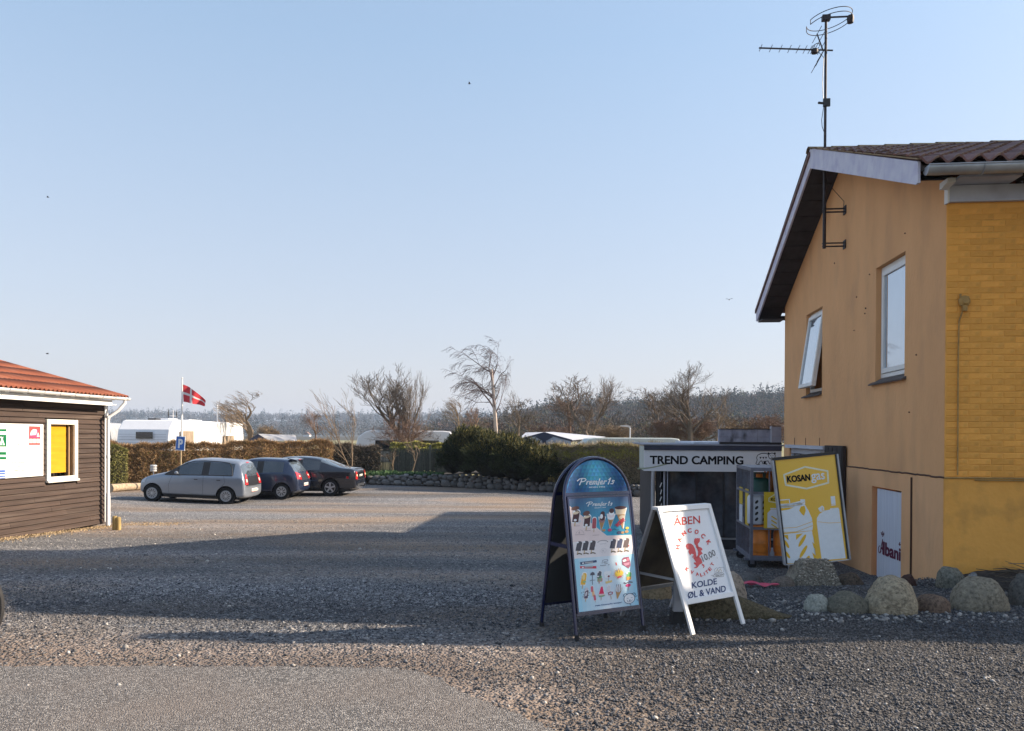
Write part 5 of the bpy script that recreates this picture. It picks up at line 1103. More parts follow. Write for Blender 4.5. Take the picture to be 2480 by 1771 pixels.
MB().box(-.07,-.03,y1-fw-.075,y1-fw-.045,z0+fw+.0,z1-fw).build('jamb_post', TJ, wf)
YS = mat('yellow_slat', (.66,.355,.010), .45, var=.05, objr=.04)
ys0, ys1 = y0+fw+.002, y1-fw-.14; zs0, zs1 = z0+fw+.07, z1-fw-.03; ns_ = 40
for k in range(ns_):
    z = zs0+(zs1-zs0)*k/ns_; MB().prism([(-.058,z),(-.036,z+.002),(-.048,z+(zs1-zs0)/ns_*.78),(-.058,z+(zs1-zs0)/ns_*.8)], 'y', ys0, ys1+g.uniform(-.002,.002)).build('shutter_slat', YS, wf)
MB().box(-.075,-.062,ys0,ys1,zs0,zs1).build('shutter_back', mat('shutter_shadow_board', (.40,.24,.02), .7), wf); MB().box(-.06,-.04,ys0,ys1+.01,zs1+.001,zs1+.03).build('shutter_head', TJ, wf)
# fascia, gutter, roof
ft = 2.283-CZ; fb = 2.193-CZ
MB().box(.26,.30,-LW-.1,-.23,fb,ft+.03).build('fascia', WHITE, cab, bevel=.004); MB().box(-.02,.258,-LW-.1,-.02,fb+.02,fb+.035).build('eave_soffit', WHITE, cab)
MB().box(-6,.26,-.24,-.215,fb+.03,ft+.02).build('end_fascia', WHITE, cab)
mb = MB(); n = 10
for yy in (-LW-.1, .20):
    for i in range(n+1): a = math.pi+math.pi*i/n; mb.v.append((.385+.058*math.cos(a), yy, 2.372-CZ+.058*math.sin(a)))
mb.f = [(i, i+1, n+1+i+1, n+1+i) for i in range(n)]+[tuple(range(n+1, 2*n+2))]
gc = mb.build('gutter', mat('white_plastic_gutter', (.72,.72,.70), .45, var=.06, dirt=(.4,.37,.33), dscale=5, damt=.3), cab, smooth=True); gc.modifiers.new('s','SOLIDIFY').thickness = .003
for k in range(16):
    y = .1-k*.42; mb = MB(); pts = [(.385+.062*math.cos(math.pi+math.pi*i/8), y, 2.372-CZ+.062*math.sin(math.pi+math.pi*i/8)) for i in range(9)]
    for a, b in zip(pts, pts[1:]): mb.bar(a, b, .022, .004, up=(0,1,0))
    mb.build('gutter_bracket', WHITE, gc)
PIPE = mat('white_pipe', (.70,.71,.72), .4, var=.05, dirt=(.45,.42,.40), dscale=5, damt=.3)
pz = gz(-8.4, 16.4)-CZ
dp = MB().tube([(.385,.08,2.31-CZ),(.385,.07,2.26-CZ),(.30,-.02,2.10-CZ),(.17,-.14,1.97-CZ),(.155,-.15,1.90-CZ),(.155,-.15,.20-CZ)], .035, 12).build('downpipe', PIPE, cab, smooth=True)
MB().tube([(.155,-.15,pz-.02),(.155,-.15,.30-CZ)], .045, 12).build('pipe_base', PIPE, dp, smooth=True)
for z in (1.93-CZ, 1.1-CZ, .3-CZ): MB().tube([(.155,-.15,z),(.155,-.15,z+.06)], .041, 12).build('pipe_collar', PIPE, dp, smooth=True)
MB().bar((.04,-.10,1.98-CZ),(.14,-.14,1.98-CZ),.03,.02).build('pipe_bracket', WHITE, dp)
ORR = mat('orange_corrugated', (.235,.072,.036), .85, col2=(.17,.052,.03), scale=3.2, stretch=(.6,2,1), bump=.003, bscale=40, dirt=(.30,.14,.09), dscale=2.5, damt=.5, objr=.07, spec=.3)
pitch = math.atan((3.186-2.435)/(2.665+.2)); pw = .115
def corr(y0, y1, s0, s1, name='roof_sheet', lift=0):
    nx = int(round((y1-y0)/pw*8)); mb = MB(); xe, ze = .42, 2.385-CZ
    for (s_) in (s0, s1):
        for i in range(nx+1):
            y = y0+(y1-y0)*i/nx; h = .020*math.cos(2*math.pi*(y/pw))+lift+.02; mb.v.append((xe-s_*math.cos(pitch)+h*math.sin(pitch), y, ze+s_*math.sin(pitch)+h*math.cos(pitch)))
    mb.f = [(i, i+1, nx+1+i+1, nx+1+i) for i in range(nx)]
    o = mb.build(name, ORR, cab, smooth=True); md = o.modifiers.new('s', 'SOLIDIFY'); md.thickness = .007; return o
for r_ in range(5):
    for k in range(10): corr(.16-(k+1)*pw*8, .16-k*pw*8+(pw*.4 if k else 0), r_*.72, r_*.72+.80, lift=.0015*r_)
MB().prism([(.30,.02),(-3.2,.02),(-3.2,.95),(.30,.02+.0)], 'y', .1, .14).build('verge_board', DBR, cab, loc=(.05,.0,2.33-CZ))
# notice board on the cabin
nb_ = thing('notice_board', 'white campsite notice board with green, red and blue signs on the cabin wall', 'notice board', cab.matrix_basis@Vector((.022,-4.9,.815-CZ)), TH+math.pi/2)
NW, NH = 2.96, .963
mb = MB(); mb.box(0,NW,-.03,-.012,0,NH); mb.build('board', mat('white_notice', (.80,.80,.78), .4, var=.02), nb_, bevel=.02)
ni = nb_.matrix_basis.inverted()
def nbp(x, y):   # crop pixel -> board plane
    u, v = x/9.023, 1000+y/9.023; d = ray(u, v); ex3 = Vector((math.cos(TH), math.sin(TH), 0)); P = Vector((CXo, CYo, 0))+ex3*.052; t = P.dot(ex3)/d.dot(ex3); qq = ni@Vector((d.x*t, d.y*t, CH+d.z*t)); return (qq.x, qq.z)
PR = Print(lambda p: nbp(*p)); GN = (.02,.30,.12); RD = (.62,.07,.07); BL = (.03,.10,.36); WHH = (.8,.8,.78); GT = (.38,.36,.34)
for a, b in ((355,410),(478,740),(850,922),(962,1022)): PR.poly(GN, [(-60,a),(142,a),(138,b),(-60,b)], 0)
PR.poly(GN, [(-60,354),(142,354),(136,1022),(-60,1022)], 0)
for a, b in ((410,478),(742,795),(800,855),(922,962)): PR.poly(WHH, [(-60,a),(140,a),(138,b),(-60,b)], 1)
PR.poly(WHH, [(0,525),(25,520),(40,545),(70,518),(55,575),(100,705),(-10,705),(25,575)], 2); PR.poly(GN, [(28,700),(42,615),(66,700)], 3)
PR.poly(RD, [(632,292),(882,298),(878,705),(626,705)], 0); PR.poly(WHH, [(655,490),(672,420),(700,375),(740,358),(795,365),(800,420),(780,480)], 1); PR.ell(BL, 757, 418, 14, 16, lay=2)
PR.poly(WHH, [(800,525),(830,425),(862,522)], 1); PR.stroke(BL, [(650,500),(780,505),(800,440),(825,380)], 12, 2); PR.stroke((.25,.03,.25), [(640,535),(860,540)], 10, 2)
for x, ch in ((640,'D'),(722,'C'),(802,'U')): PR.poly(WHH, [(x,570),(x+68,572),(x+66,660),(x,660)], 1); PR.text(RD, ch, (x+12,645), (x+54,645), 60, bold=.04, lay=2)
PR.stroke((.62,.60,.52), [(340,460),(318,680)], 22, 0); PR.poly((.10,.11,.16), [(382,700),(400,655),(416,700)], 1); PR.text((.45,.44,.42), 'DK-CAMP', (250,785), (500,780), 40, lay=1)
for x0, x1_, y in ((620,880,778),(655,850,912)): PR.stroke(GT, [(x0,y),(x1_,y)], 9, 1)
PR.text(GT, 'TAKSTER I KR/DØGN', (220,1112), (540,1095), 40, bold=.02, lay=1); PR.text(GT, 'VOKSNE', (310,1188), (450,1182), 36, bold=.02, lay=1)
PR.text(GT, 'PR. CAMPING PR. DAG', (230,1290), (532,1275), 38, bold=.02, lay=1); PR.text(GT, 'FRA KL 12', (270,1368), (485,1355), 38, bold=.02, lay=1)
for y in (1068,1105,1145,1180,1220): PR.stroke((.66,.40,.30), [(-60,y),(150,y-3)], 5, 0)
PR.poly(BL, [(-60,1255),(112,1250),(112,1430),(-60,1440)], 0); PR.stroke(WHH, [(-60,1308),(100,1305)], 16, 1); PR.stroke(WHH, [(-60,1360),(100,1356)], 22, 1); PR.stroke(WHH, [(-60,1415),(100,1408)], 14, 1)
for c, lay, mb in PR.layers:
    mb.v = [(p[0], -.0312-.0012*lay+d_, p[2]) for p, d_ in zip(mb.v, PR.dy[id(mb)])]; mb.build('print', flat(c), nb_, fix=False)
# short wooden stakes by the downpipe
WST = mat('yellow_stake', (.42,.30,.11), .8, var=.25, scale=12, stretch=(3,3,.5))
for i, (u, lab) in enumerate(((278,'left of two short yellowish timber stakes by the downpipe'),(287,'right of two short yellowish timber stakes by the downpipe'))):
    p = grd(u, 1284); o = MB().lathe([(.045,-.05),(.047,.2),(.045,.26-.02*i),(.03,.28-.02*i)], 10).build('wooden_stake', WST, None, smooth=True, loc=p); tag(o, lab, 'stake', 'short stakes by the cabin corner')
# dry leaves along the cabin foot
fz = np.random.default_rng(8); n = 5000; s_ = fz.uniform(-5, .8, n); off = np.abs(fz.normal(0, .22, n))+.02
X = CXo+off*math.cos(TH)-s_*math.sin(TH)+(s_ > 0)*fz.uniform(0, 1.2, n); Y = CYo+off*math.sin(TH)+s_*math.cos(TH)
def blades(name, X, Y, Z, L_, W_, m, seed, up=0., parent=None, kind='stuff', D=None):
    """small flat blades (one quad each) with random headings"""
    g_ = np.random.default_rng(seed); n = len(X)
    d = g_.normal(0, 1, (n, 3)); d[:, 2] = d[:, 2]+up
    if D is not None: d = d+D
    d /= np.linalg.norm(d, axis=1)[:, None]; t = g_.normal(0, 1, (n, 3)); sdv = np.cross(d, t); sdv /= np.linalg.norm(sdv, axis=1)[:, None]
    P = np.stack([X, Y, Z], 1); L_ = (L_*g_.uniform(.5, 1.4, n))[:, None]; W_ = (W_*g_.uniform(.6, 1.3, n))[:, None]
    V = np.stack([P-sdv*W_/2, P+sdv*W_/2, P+d*L_+sdv*W_*.25, P+d*L_-sdv*W_*.25], 1).reshape(-1, 3)
    o = npmesh(name, V, np.arange(n*4).reshape(-1, 4), m, parent)
    if kind: o['kind'] = kind
    return o
Z = np.array([gz(a, b) for a, b in zip(X, Y)])+.01
blades('dry_leaves', X, Y, Z, .022, .012, mat('dry_leaf', (.42,.31,.18), .8, island=.5), 3)
# ================================================================== CARS (x from rear bumper 0 to nose L, built then turned)
TYRE = mat('tyre', (.022,.022,.023), .85, var=.2, scale=20, spec=.2); RIM = mat('rim_silver', (.42,.43,.45), .35, metal=.5, var=.05)
CGL = mat('car_glass', (.035,.042,.05), .03, var=.3, scale=2, spec=1.2, coat=.6); CGR = mat('car_rear_glass', (.10,.13,.16), .03, var=.3, scale=2, spec=1.2, coat=.8)
RLAMP = mat('red_lens', (.52,.02,.02), .15, var=.1, coat=.8); TRIM = mat('black_trim', (.018,.018,.02), .55, var=.1)
PLT = mat('number_plate', (.72,.70,.64), .4, var=.03); CHRM = mat('chrome', (.7,.7,.72), .12, metal=1, var=.02)
def make_car(label, st, paint, wheels, wr, spec, loc, head, pitch, tn='parked_car'):
    """st: stations (x, zlow, belt, top, halfwidth, halfwidth at roof)"""
    root = thing(tn, label, 'car', loc, head, 'cars parked nose in along the hedge')
    root.rotation_euler = Euler((0, -pitch, head))
    K = 9; bm = bmesh.new(); rings = []
    for (x, zl, zb_, zt_, w_, wt) in st:
        dz = zt_-zb_
        half = [(0, zl), (w_*.80, zl), (w_*.975, zl+.07), (w_, zl+(zb_-zl)*.45), (w_*.985, zb_-.05), (w_*.955, zb_), (wt+(w_-wt)*.12 if dz > .25 else w_*.90, zt_-min(.10, dz*.5)), (wt*.86, zt_-.018), (0, zt_)]
        ring = half+[(-y, z) for y, z in half[-2:0:-1]]; rings.append([bm.verts.new((x, y, z)) for y, z in ring])
    n = len(rings[0]); nh = 8
    for i in range(len(rings)-1):
        for k in range(n):
            f = bm.faces.new([rings[i][k], rings[i][(k+1) % n], rings[i+1][(k+1) % n], rings[i+1][k]])
            seg = k if k < nh else n-1-k; f.material_index = spec['glass'](i, seg)
    bm.faces.new(rings[0][::-1]); bm.faces.new(rings[-1]); bmesh.ops.recalc_face_normals(bm, faces=bm.faces)
    cl_ = bm.edges.layers.float.get('crease_edge') or bm.edges.layers.float.new('crease_edge')
    for i in range(len(rings)-1):
        for k in (5, n-5, 6, n-6):
            for e_ in rings[i][k].link_edges:
                if e_.other_vert(rings[i][k]) is rings[i+1][k]: e_[cl_] = .75 if k in (5, n-5) else .35
        for k in (2, n-2):
            for e_ in rings[i][k].link_edges:
                if e_.other_vert(rings[i][k]) is rings[i+1][k]: e_[cl_] = .5
    me = bpy.data.meshes.new('body'); bm.to_mesh(me); bm.free()
    for m_ in (paint, CGL, CGR, CGL, TRIM): me.materials.append(m_)
    o = link('body', me); sb = o.modifiers.new('s', 'SUBSURF'); sb.levels = sb.render_levels = 3
    cuts = []
    for x in wheels:
        for s_ in (-1, 1):
            mb = MB(); mb.lathe([(wr*1.16,-.19),(wr*1.16,.19)], 36, (x, s_*st[3][4]*.97, wr*1.0), Matrix.Rotation(math.pi/2, 4, 'X')); c = mb.build('cut', TRIM); cuts.append(c)
            b_ = o.modifiers.new('b', 'BOOLEAN'); b_.operation = 'DIFFERENCE'; b_.object = c; b_.solver = 'EXACT'
    dg = bpy.context.evaluated_depsgraph_get(); em = bpy.data.meshes.new_from_object(o.evaluated_get(dg))
    for c in cuts: bpy.data.objects.remove(c)
    bpy.data.objects.remove(o)
    shade(em, 35)
    bmA = bmesh.new(); bmA.from_mesh(em); bvh = BVHTree.FromBMesh(bmA)
    # split by material: body, windows
    names = {0: 'body', 1: 'side_window', 2: 'rear_window', 3: 'windscreen', 4: 'black_pillar'}
    nm_mat = [paint, CGL, CGR, CGL, TRIM]
    for mi, nm in names.items():
        b2 = bmA.copy(); bmesh.ops.delete(b2, geom=[f for f in b2.faces if (f.material_index if f.material_index < 5 else 0) != mi], context='FACES')
        if not b2.faces: b2.free(); continue
        groups = [None]
        if mi == 1:   # every pane on its own
            seen = set(); groups = []
            for f in b2.faces:
                if f.index in seen: continue
                st_ = [f]; comp = []
                while st_:
                    q = st_.pop()
                    if q.index in seen: continue
                    seen.add(q.index); comp.append(q.index)
                    for e_ in q.edges:
                        for h in e_.link_faces:
                            if h.index not in seen: st_.append(h)
                groups.append(set(comp))
        for gr in groups:
            b3 = b2.copy(); b3.faces.ensure_lookup_table()
            if gr is not None: bmesh.ops.delete(b3, geom=[f for f in b3.faces if f.index not in gr], context='FACES')
            for f in b3.faces: f.material_index = 0; f.smooth = True
            m3 = bpy.data.meshes.new(nm); b3.to_mesh(m3); b3.free(); m3.materials.append(nm_mat[mi]); link(nm, m3, root); shade(m3, 35)
        b2.free()
    def hit(o_, d_):
        r_ = bvh.ray_cast(Vector(o_), Vector(d_).normalized()); return r_[0], r_[1]
    def patch(name, m_, corners, d_, off=.006, nu=6, nv=6, mask=None, parent=root):
        """corners: four points of a quad floating off the body; it is dropped onto the body along d_"""
        A, B, C_, D_ = [Vector(c) for c in corners]; d_ = Vector(d_).normalized(); V = []; ok = []
        for j in range(nv+1):
            for i in range(nu+1):
                s_, t_ = i/nu, j/nv; p = A*(1-s_)*(1-t_)+B*s_*(1-t_)+C_*s_*t_+D_*(1-s_)*t_; h, nn = hit(p, d_)
                if h is None: V.append(p); ok.append(False)
                else: V.append(h+nn*off if nn.dot(d_) < 0 else h-nn*off); ok.append(True)
        mb = MB(); mb.v = [tuple(v) for v in V]
        mb.f = [(j*(nu+1)+i, j*(nu+1)+i+1, (j+1)*(nu+1)+i+1, (j+1)*(nu+1)+i) for j in range(nv) for i in range(nu) if all(ok[q] for q in (j*(nu+1)+i, j*(nu+1)+i+1, (j+1)*(nu+1)+i+1, (j+1)*(nu+1)+i))]
        if mb.f: return mb.build(name, m_, parent, smooth=True)
    def line(name, m_, pts, d_, r_=.004, step=.04):
        out = []
        for a, b in zip(pts, pts[1:]):
            a = Vector(a); b = Vector(b); k = max(1, int((b-a).length/step))
            for i in range(k): h, nn = hit(a.lerp(b, i/k), d_); out.append(h) if h else None
        h, nn = hit(pts[-1], d_); out.append(h) if h else None
        if len(out) > 1: return MB().tube(out, r_, 4).build(name, m_, root)
    # wheels
    def wheel(x, s_):
        yy = s_*(st[3][4]-.10); RX = Matrix.Rotation(math.pi/2, 4, 'X'); t_ = MB().lathe([(wr*.60,-.08),(wr*.70,-.09),(wr*.93,-.09),(wr,-.06),(wr,.06),(wr*.93,.09),(wr*.70,.09),(wr*.60,.08),(wr*.60,-.08)], 36, (x,yy,wr), RX, cap=False).build('wheel', TYRE, root, smooth=True)
        yo = yy+s_*.072; disc = spec['disc']
        MB().lathe([(wr*.61,.0),(wr*.58,-.004),(wr*.50,-.004),(wr*.1,.004),(0,.004)] if s_ > 0 else [(wr*.61,0),(wr*.58,.004),(wr*.50,.004),(wr*.1,-.004),(0,-.004)], 30, (x,yo,wr), RX, cap=False).build('hub_cover' if disc else 'rim_dish', RIM if disc else TRIM, t_, smooth=True)
        ns = spec['nsp']; w0, w1, r0_, r1_ = spec['spw']; yy2 = yo+s_*.010
        for k in range(ns):
            a = 2*math.pi*k/ns+.3; mb = MB(); c, sn_ = math.cos(a), math.sin(a); tx, tz = -sn_, c
            pts = [(x+c*wr*r0_+tx*w0, yy2, wr+sn_*wr*r0_+tz*w0), (x+c*wr*r1_+tx*w1, yy2, wr+sn_*wr*r1_+tz*w1), (x+c*wr*r1_-tx*w1, yy2, wr+sn_*wr*r1_-tz*w1), (x+c*wr*r0_-tx*w0, yy2, wr+sn_*wr*r0_-tz*w0)]
            mb.add(pts+[(p[0], p[1]-s_*.008, p[2]) for p in pts], [(0,1,2,3),(7,6,5,4),(0,4,5,1),(1,5,6,2),(2,6,7,3),(3,7,4,0)]); mb.build('cover_slot' if disc else 'spoke', TRIM if disc else RIM, t_)
        MB().tube([(x+math.cos(a)*wr*.60, yo+s_*.012, wr+math.sin(a)*wr*.60) for a in np.linspace(0, 6.283, 33)[:-1]], .010, 6, closed=True).build('rim_ring', RIM, t_, smooth=True)
        MB().lathe([(.03,0),(.026,.010),(0,.012)], 12, (x,yo+s_*.008,wr), Matrix.Rotation(-s_*math.pi/2,4,'X')).build('hub_cap', RIM if not disc else ALU, t_)
    for x in wheels:
        for s_ in (-1, 1): wheel(x, s_)
        MB().box(x-wr*1.1,x+wr*1.1,-st[3][4]+.32,st[3][4]-.32,.16,wr*1.9).build('wheel_housing', TRIM, root)
    MB().box(.25, st[-1][0]-.3, -st[3][4]*.8, st[3][4]*.8, .17, .30).build('underbody', TRIM, root)
    spec['extra'](root, patch, line, hit, st)
    bmA.free(); return root
def plate(root, x, z, text, y=0, w_=.50, h=.11, tilt=0):
    mb = MB(); mb.box(-.010,.0,-w_/2,w_/2,-h/2,h/2); pl = mb.build('number_plate', PLT, root, loc=(x,y,z), rot=(0,tilt,0))
    V, Fc = text2d(text, .03); xs = [p[0] for p in V]; k = (w_*.86)/(max(xs)-min(xs)); mb = MB(); mb.add([(-.0125, -(-w_*.43+(p[0]-min(xs))*k)*1, -h*.30+p[1]*.085) for p in V], Fc); o = mb.build('plate_text', flat((.03,.03,.035)), pl, fix=False)
    MB().box(-.0115,-.0102,-w_/2,w_/2,-h/2,-h/2+.008).build('plate_rim', flat((.5,.06,.05)), pl)
def mirror_(root, x, z, yb, m_, h=.06):
    for s_ in (-1, 1):
        mb = MB(); mb.lathe([(0,-.06),(.045,-.045),(.055,0),(.045,.05),(0,.06)], 10, (x, s_*(yb+.10), z), Matrix.Rotation(math.pi/2,4,'X')); mb.bar((x,s_*(yb-.03),z-.03),(x,s_*(yb+.08),z-.01),.035); mb.build('mirror', m_, root, smooth=True)
def interior(root, xs_, z0, hw):
    for x in xs_:
        for s_ in (-1, 1):
            MB().lathe([(.0,.0),(.13,.02),(.15,.3),(.12,.38),(0,.40)], 10, (x, s_*hw*.5, z0)).build('seat_back', TRIM, root, smooth=True)
HD = math.atan2(.03, -1.0)
# ---- silver small hatchback
def up_glass(i, s):
    # i = gap between stations; s = ring segment counted from the sill
    if s == 5:
        if i in (5, 6): return 1
        if i in (8, 9, 10): return 1
        if i in (7, 11): return 4
    if s in (6, 7) and i in (2, 3): return 2
    if s in (6, 7) and i in (10, 11, 12): return 3
    return 0
st_up = [(.00,.36,.50,.56,.66,.56),(.02,.27,.60,.68,.78,.66),(.07,.23,.84,.90,.81,.66),(.13,.22,.90,1.06,.82,.63),(.24,.22,.93,1.40,.82,.585),(.38,.22,.935,1.455,.82,.575),(.72,.22,.93,1.475,.82,.57),(1.30,.22,.92,1.485,.82,.565),(1.42,.22,.92,1.485,.82,.565),(1.74,.22,.91,1.465,.82,.56),(1.98,.22,.90,1.41,.82,.555),(2.22,.22,.89,1.28,.82,.56),(2.46,.22,.885,1.12,.82,.575),(2.70,.22,.875,.985,.81,.60),(3.10,.22,.82,.915,.80,.58),(3.42,.24,.70,.78,.75,.54),(3.51,.30,.58,.64,.66,.48),(3.54,.38,.52,.56,.56,.40)]
SILV = mat('silver_paint', (.27,.305,.36), .30, metal=.5, var=.03, coat=.7)
def ex_up(root, patch, line, hit, st):
    L_ = -1
    # tailgate: dark lower panel, lamps, badge
    patch('tailgate_panel', mat('tailgate_black', (.02,.021,.024), .3, var=.05, coat=.4), [(-1,-.66,.62),(-1,.66,.62),(-1,.60,.93),(-1,-.60,.93)], (1,0,0), .010, 10, 6)
    for s_ in (-1, 1):
        patch('tail_lamp', RLAMP, [(-.9,s_*1.32,.66),(-.9,s_*1.06,.66),(-.9,s_*1.10,1.00),(-.9,s_*1.20,1.00)], (1,-s_*.62,0), .014, 5, 8)
        patch('lamp_insert', flat((.75,.60,.55)), [(-.9,s_*1.20,.74),(-.9,s_*1.12,.74),(-.9,s_*1.12,.84),(-.9,s_*1.20,.84)], (1,-s_*.62,0), .018, 2, 2)
        for a in ((.50,.90),):
            line('door_seam', TRIM, [(.72,s_*2,.93),(.66,s_*2,.72),(.90,s_*2,.42),(1.02,s_*2,.27)], (0,-s_,0)); line('door_seam', TRIM, [(1.38,s_*2,.92),(1.38,s_*2,.27)], (0,-s_,0)); line('door_seam', TRIM, [(2.40,s_*2,.88),(2.50,s_*2,.60),(2.48,s_*2,.30),(2.44,s_*2,.26)], (0,-s_,0)); line('door_seam', TRIM, [(1.02,s_*2,.27),(2.46,s_*2,.27)], (0,-s_,0))
        for x in (.88, 1.62): patch('door_handle', SILV, [(x-.09,s_*2,.80),(x+.09,s_*2,.80),(x+.09,s_*2,.83),(x-.09,s_*2,.83)], (0,-s_,0), .025, 3, 2); patch('handle_recess', TRIM, [(x-.06,s_*2,.775),(x+.06,s_*2,.775),(x+.06,s_*2,.797),(x-.06,s_*2,.797)], (0,-s_,0), .004, 3, 2)
        patch('head_lamp', flat((.55,.58,.62), .1), [(3.30,s_*2,.62),(3.46,s_*2,.62),(3.40,s_*2,.76),(3.26,s_*2,.78)], (0,-s_,0), .008, 4, 4)
        line('window_trim', TRIM, [(.44,s_*2,.945),(.50,s_*2,1.20),(.60,s_*2,1.345),(.90,s_*2,1.375),(1.42,s_*2,1.385),(1.74,s_*2,1.365),(1.98,s_*2,1.30),(2.22,s_*2,1.19),(2.46,s_*2,1.03),(2.66,s_*2,.90),(2.40,s_*2,.90),(1.4,s_*2,.93),(.44,s_*2,.945)], (0,-s_,0), .016)
        patch('mirror_corner', TRIM, [(2.40,s_*2,.91),(2.62,s_*2,.91),(2.46,s_*2,1.02),(2.40,s_*2,1.05)], (0,-s_,0), .012, 3, 3)
    MB().lathe([(.055,0),(.05,.006),(0,.008)], 16, (-.005+.105,0,.80), Matrix.Rotation(-math.pi/2,4,'Y')).build('badge', CHRM, root)
    plate(root, -.012, .47, 'CR 78 429'); patch('reversing_lamp', flat((.7,.68,.65), .2), [(-1,-.38,.43),(-1,-.30,.43),(-1,-.30,.50),(-1,-.38,.50)], (1,0,0), .008, 2, 2)
    patch('brake_light', RLAMP, [(-1,-.12,1.345),(-1,.12,1.345),(-1,.12,1.375),(-1,-.12,1.375)], (1,0,0), .01, 4, 2)
    line('rear_wiper', TRIM, [(-1,.05,.965),(-1,-.25,.985)], (1,0,0), .012); MB().tube([(.55,0,1.44),(.40,0,1.56)], .006, 5).build('aerial', TRIM, root)
    line('bumper_seam', TRIM, [(-1,-.62,.585),(-1,0,.60),(-1,.62,.585)], (1,0,0), .005)
    mirror_(root, 2.22, .98, .80, SILV)
    MB().tube([(1.95,.32+.19*math.cos(a),.90+.19*math.sin(a)) for a in np.linspace(0,6.28,18)], .015, 5).build('steering_wheel', TRIM, root)
rz_ = lambda x, y: gz(x, y)
def place(rw_, back, wb):   # rear near wheel contact, rear overhang -> car origin
    d = Vector((math.cos(HD), math.sin(HD), 0)); return d
def car_at(label, st, paint, wheels, wr, spec, u, Y, hw, dz_=0, head=HD):
    d = Vector((math.cos(head), math.sin(head), 0)); nrm = Vector((-d.y, d.x, 0))      # left side of the car, faces the road
    p = at(u, 1200, Y); c = Vector((p.x, p.y, 0))-nrm*(hw-.02)-d*wheels[0]; zr = gz(*(c+d*wheels[0]).xy); zf = gz(*(c+d*wheels[1]).xy)
    pt = math.atan((zf-zr)/(wheels[1]-wheels[0])); c.z = zr-math.sin(pt)*wheels[0]+dz_
    return make_car(label, st, paint, wheels, wr, spec, c, head, pt)
def steel(i): return None
car_at('silver four door hatchback parked first in the row, nose to the hedge', st_up, SILV, (.62, 3.04), .285, dict(glass=up_glass, disc=True, nsp=11, spw=(.006,.010,.24,.48), extra=ex_up), 546, 25.3, .82)
# ---- dark blue grey hatchback
def c1_glass(i, s):
    if s == 5 and i in (5, 6, 8, 9): return 1
    if s == 5 and i in (7,): return 4
    if s in (6, 7) and i in (2, 3): return 2
    if s in (6, 7) and i in (12, 13): return 3
    return 0
st_c1 = [(.00,.36,.54,.60,.58,.50),(.04,.28,.70,.78,.76,.64),(.14,.23,.84,.95,.80,.64),(.30,.22,.90,1.24,.815,.60),(.42,.22,.93,1.38,.82,.57),(.56,.22,.95,1.43,.82,.565),(.86,.22,.94,1.45,.82,.56),(1.36,.22,.92,1.46,.82,.56),(1.50,.22,.91,1.46,.82,.56),(1.80,.22,.90,1.44,.82,.555),(2.06,.22,.89,1.37,.82,.55),(2.28,.22,.88,1.26,.82,.56),(2.48,.22,.88,1.12,.82,.57),(2.74,.22,.86,.975,.81,.60),(3.20,.22,.79,.87,.78,.56),(3.38,.24,.69,.75,.70,.50),(3.46,.32,.55,.60,.56,.40)]
DBLU = mat('blue_grey_paint', (.022,.034,.072), .25, metal=.3, var=.03, coat=.9)
def ex_c1(root, patch, line, hit, st):
    patch('tailgate_panel', mat('dark_slate_paint', (.045,.055,.07), .22, metal=.2, var=.03, coat=.9), [(-1,-.56,.66),(-1,.56,.66),(-1,.52,.92),(-1,-.52,.92)], (1,0,0), .008, 10, 6)
    for s_ in (-1, 1):
        patch('tail_lamp', RLAMP, [(-.9,s_*1.46,.73),(-.9,s_*1.06,.69),(-.9,s_*1.06,.88),(-.9,s_*1.46,.98)], (1,-s_*.72,0), .016, 6, 6)
        patch('lamp_insert', flat((.85,.55,.50)), [(-.9,s_*1.26,.79),(-.9,s_*1.16,.79),(-.9,s_*1.16,.84),(-.9,s_*1.26,.85)], (1,-s_*.72,0), .020, 2, 2)
        line('door_seam', TRIM, [(.90,s_*2,.93),(.80,s_*2,.72),(1.0,s_*2,.40),(1.10,s_*2,.27)], (0,-s_,0)); line('door_seam', TRIM, [(1.46,s_*2,.92),(1.46,s_*2,.27)], (0,-s_,0)); line('door_seam', TRIM, [(2.48,s_*2,.88),(2.48,s_*2,.30)], (0,-s_,0))
        for x in (1.0, 1.7): patch('door_handle', DBLU, [(x-.09,s_*2,.79),(x+.09,s_*2,.79),(x+.09,s_*2,.825),(x-.09,s_*2,.825)], (0,-s_,0), .025, 3, 2)
    plate(root, -.012, .52, 'BX 41 207'); MB().lathe([(.04,0),(0,.008)], 12, (.085,0,.78), Matrix.Rotation(-math.pi/2,4,'Y')).build('badge', CHRM, root)
    MB().prism([(.22,1.40),(.34,1.375),(.52,1.43),(.50,1.45)], 'y', -.50, .50).build('roof_spoiler', DBLU, root, bevel=.008); MB().box(.215,.235,-.12,.12,1.385,1.405).build('brake_light', RLAMP, root)
    line('rear_wiper', TRIM, [(-1,.05,.955),(-1,-.28,1.0)], (1,0,0), .012); mirror_(root, 2.42, .97, .80, DBLU)
    line('bumper_seam', TRIM, [(-1,-.6,.60),(-1,0,.62),(-1,.6,.60)], (1,0,0), .006)
car_at('dark blue grey five door hatchback parked between the silver and black cars', st_c1, DBLU, (.62, 2.96), .285, dict(glass=c1_glass, disc=True, nsp=8, spw=(.010,.018,.20,.52), extra=ex_c1), 681, 27.5, .82)
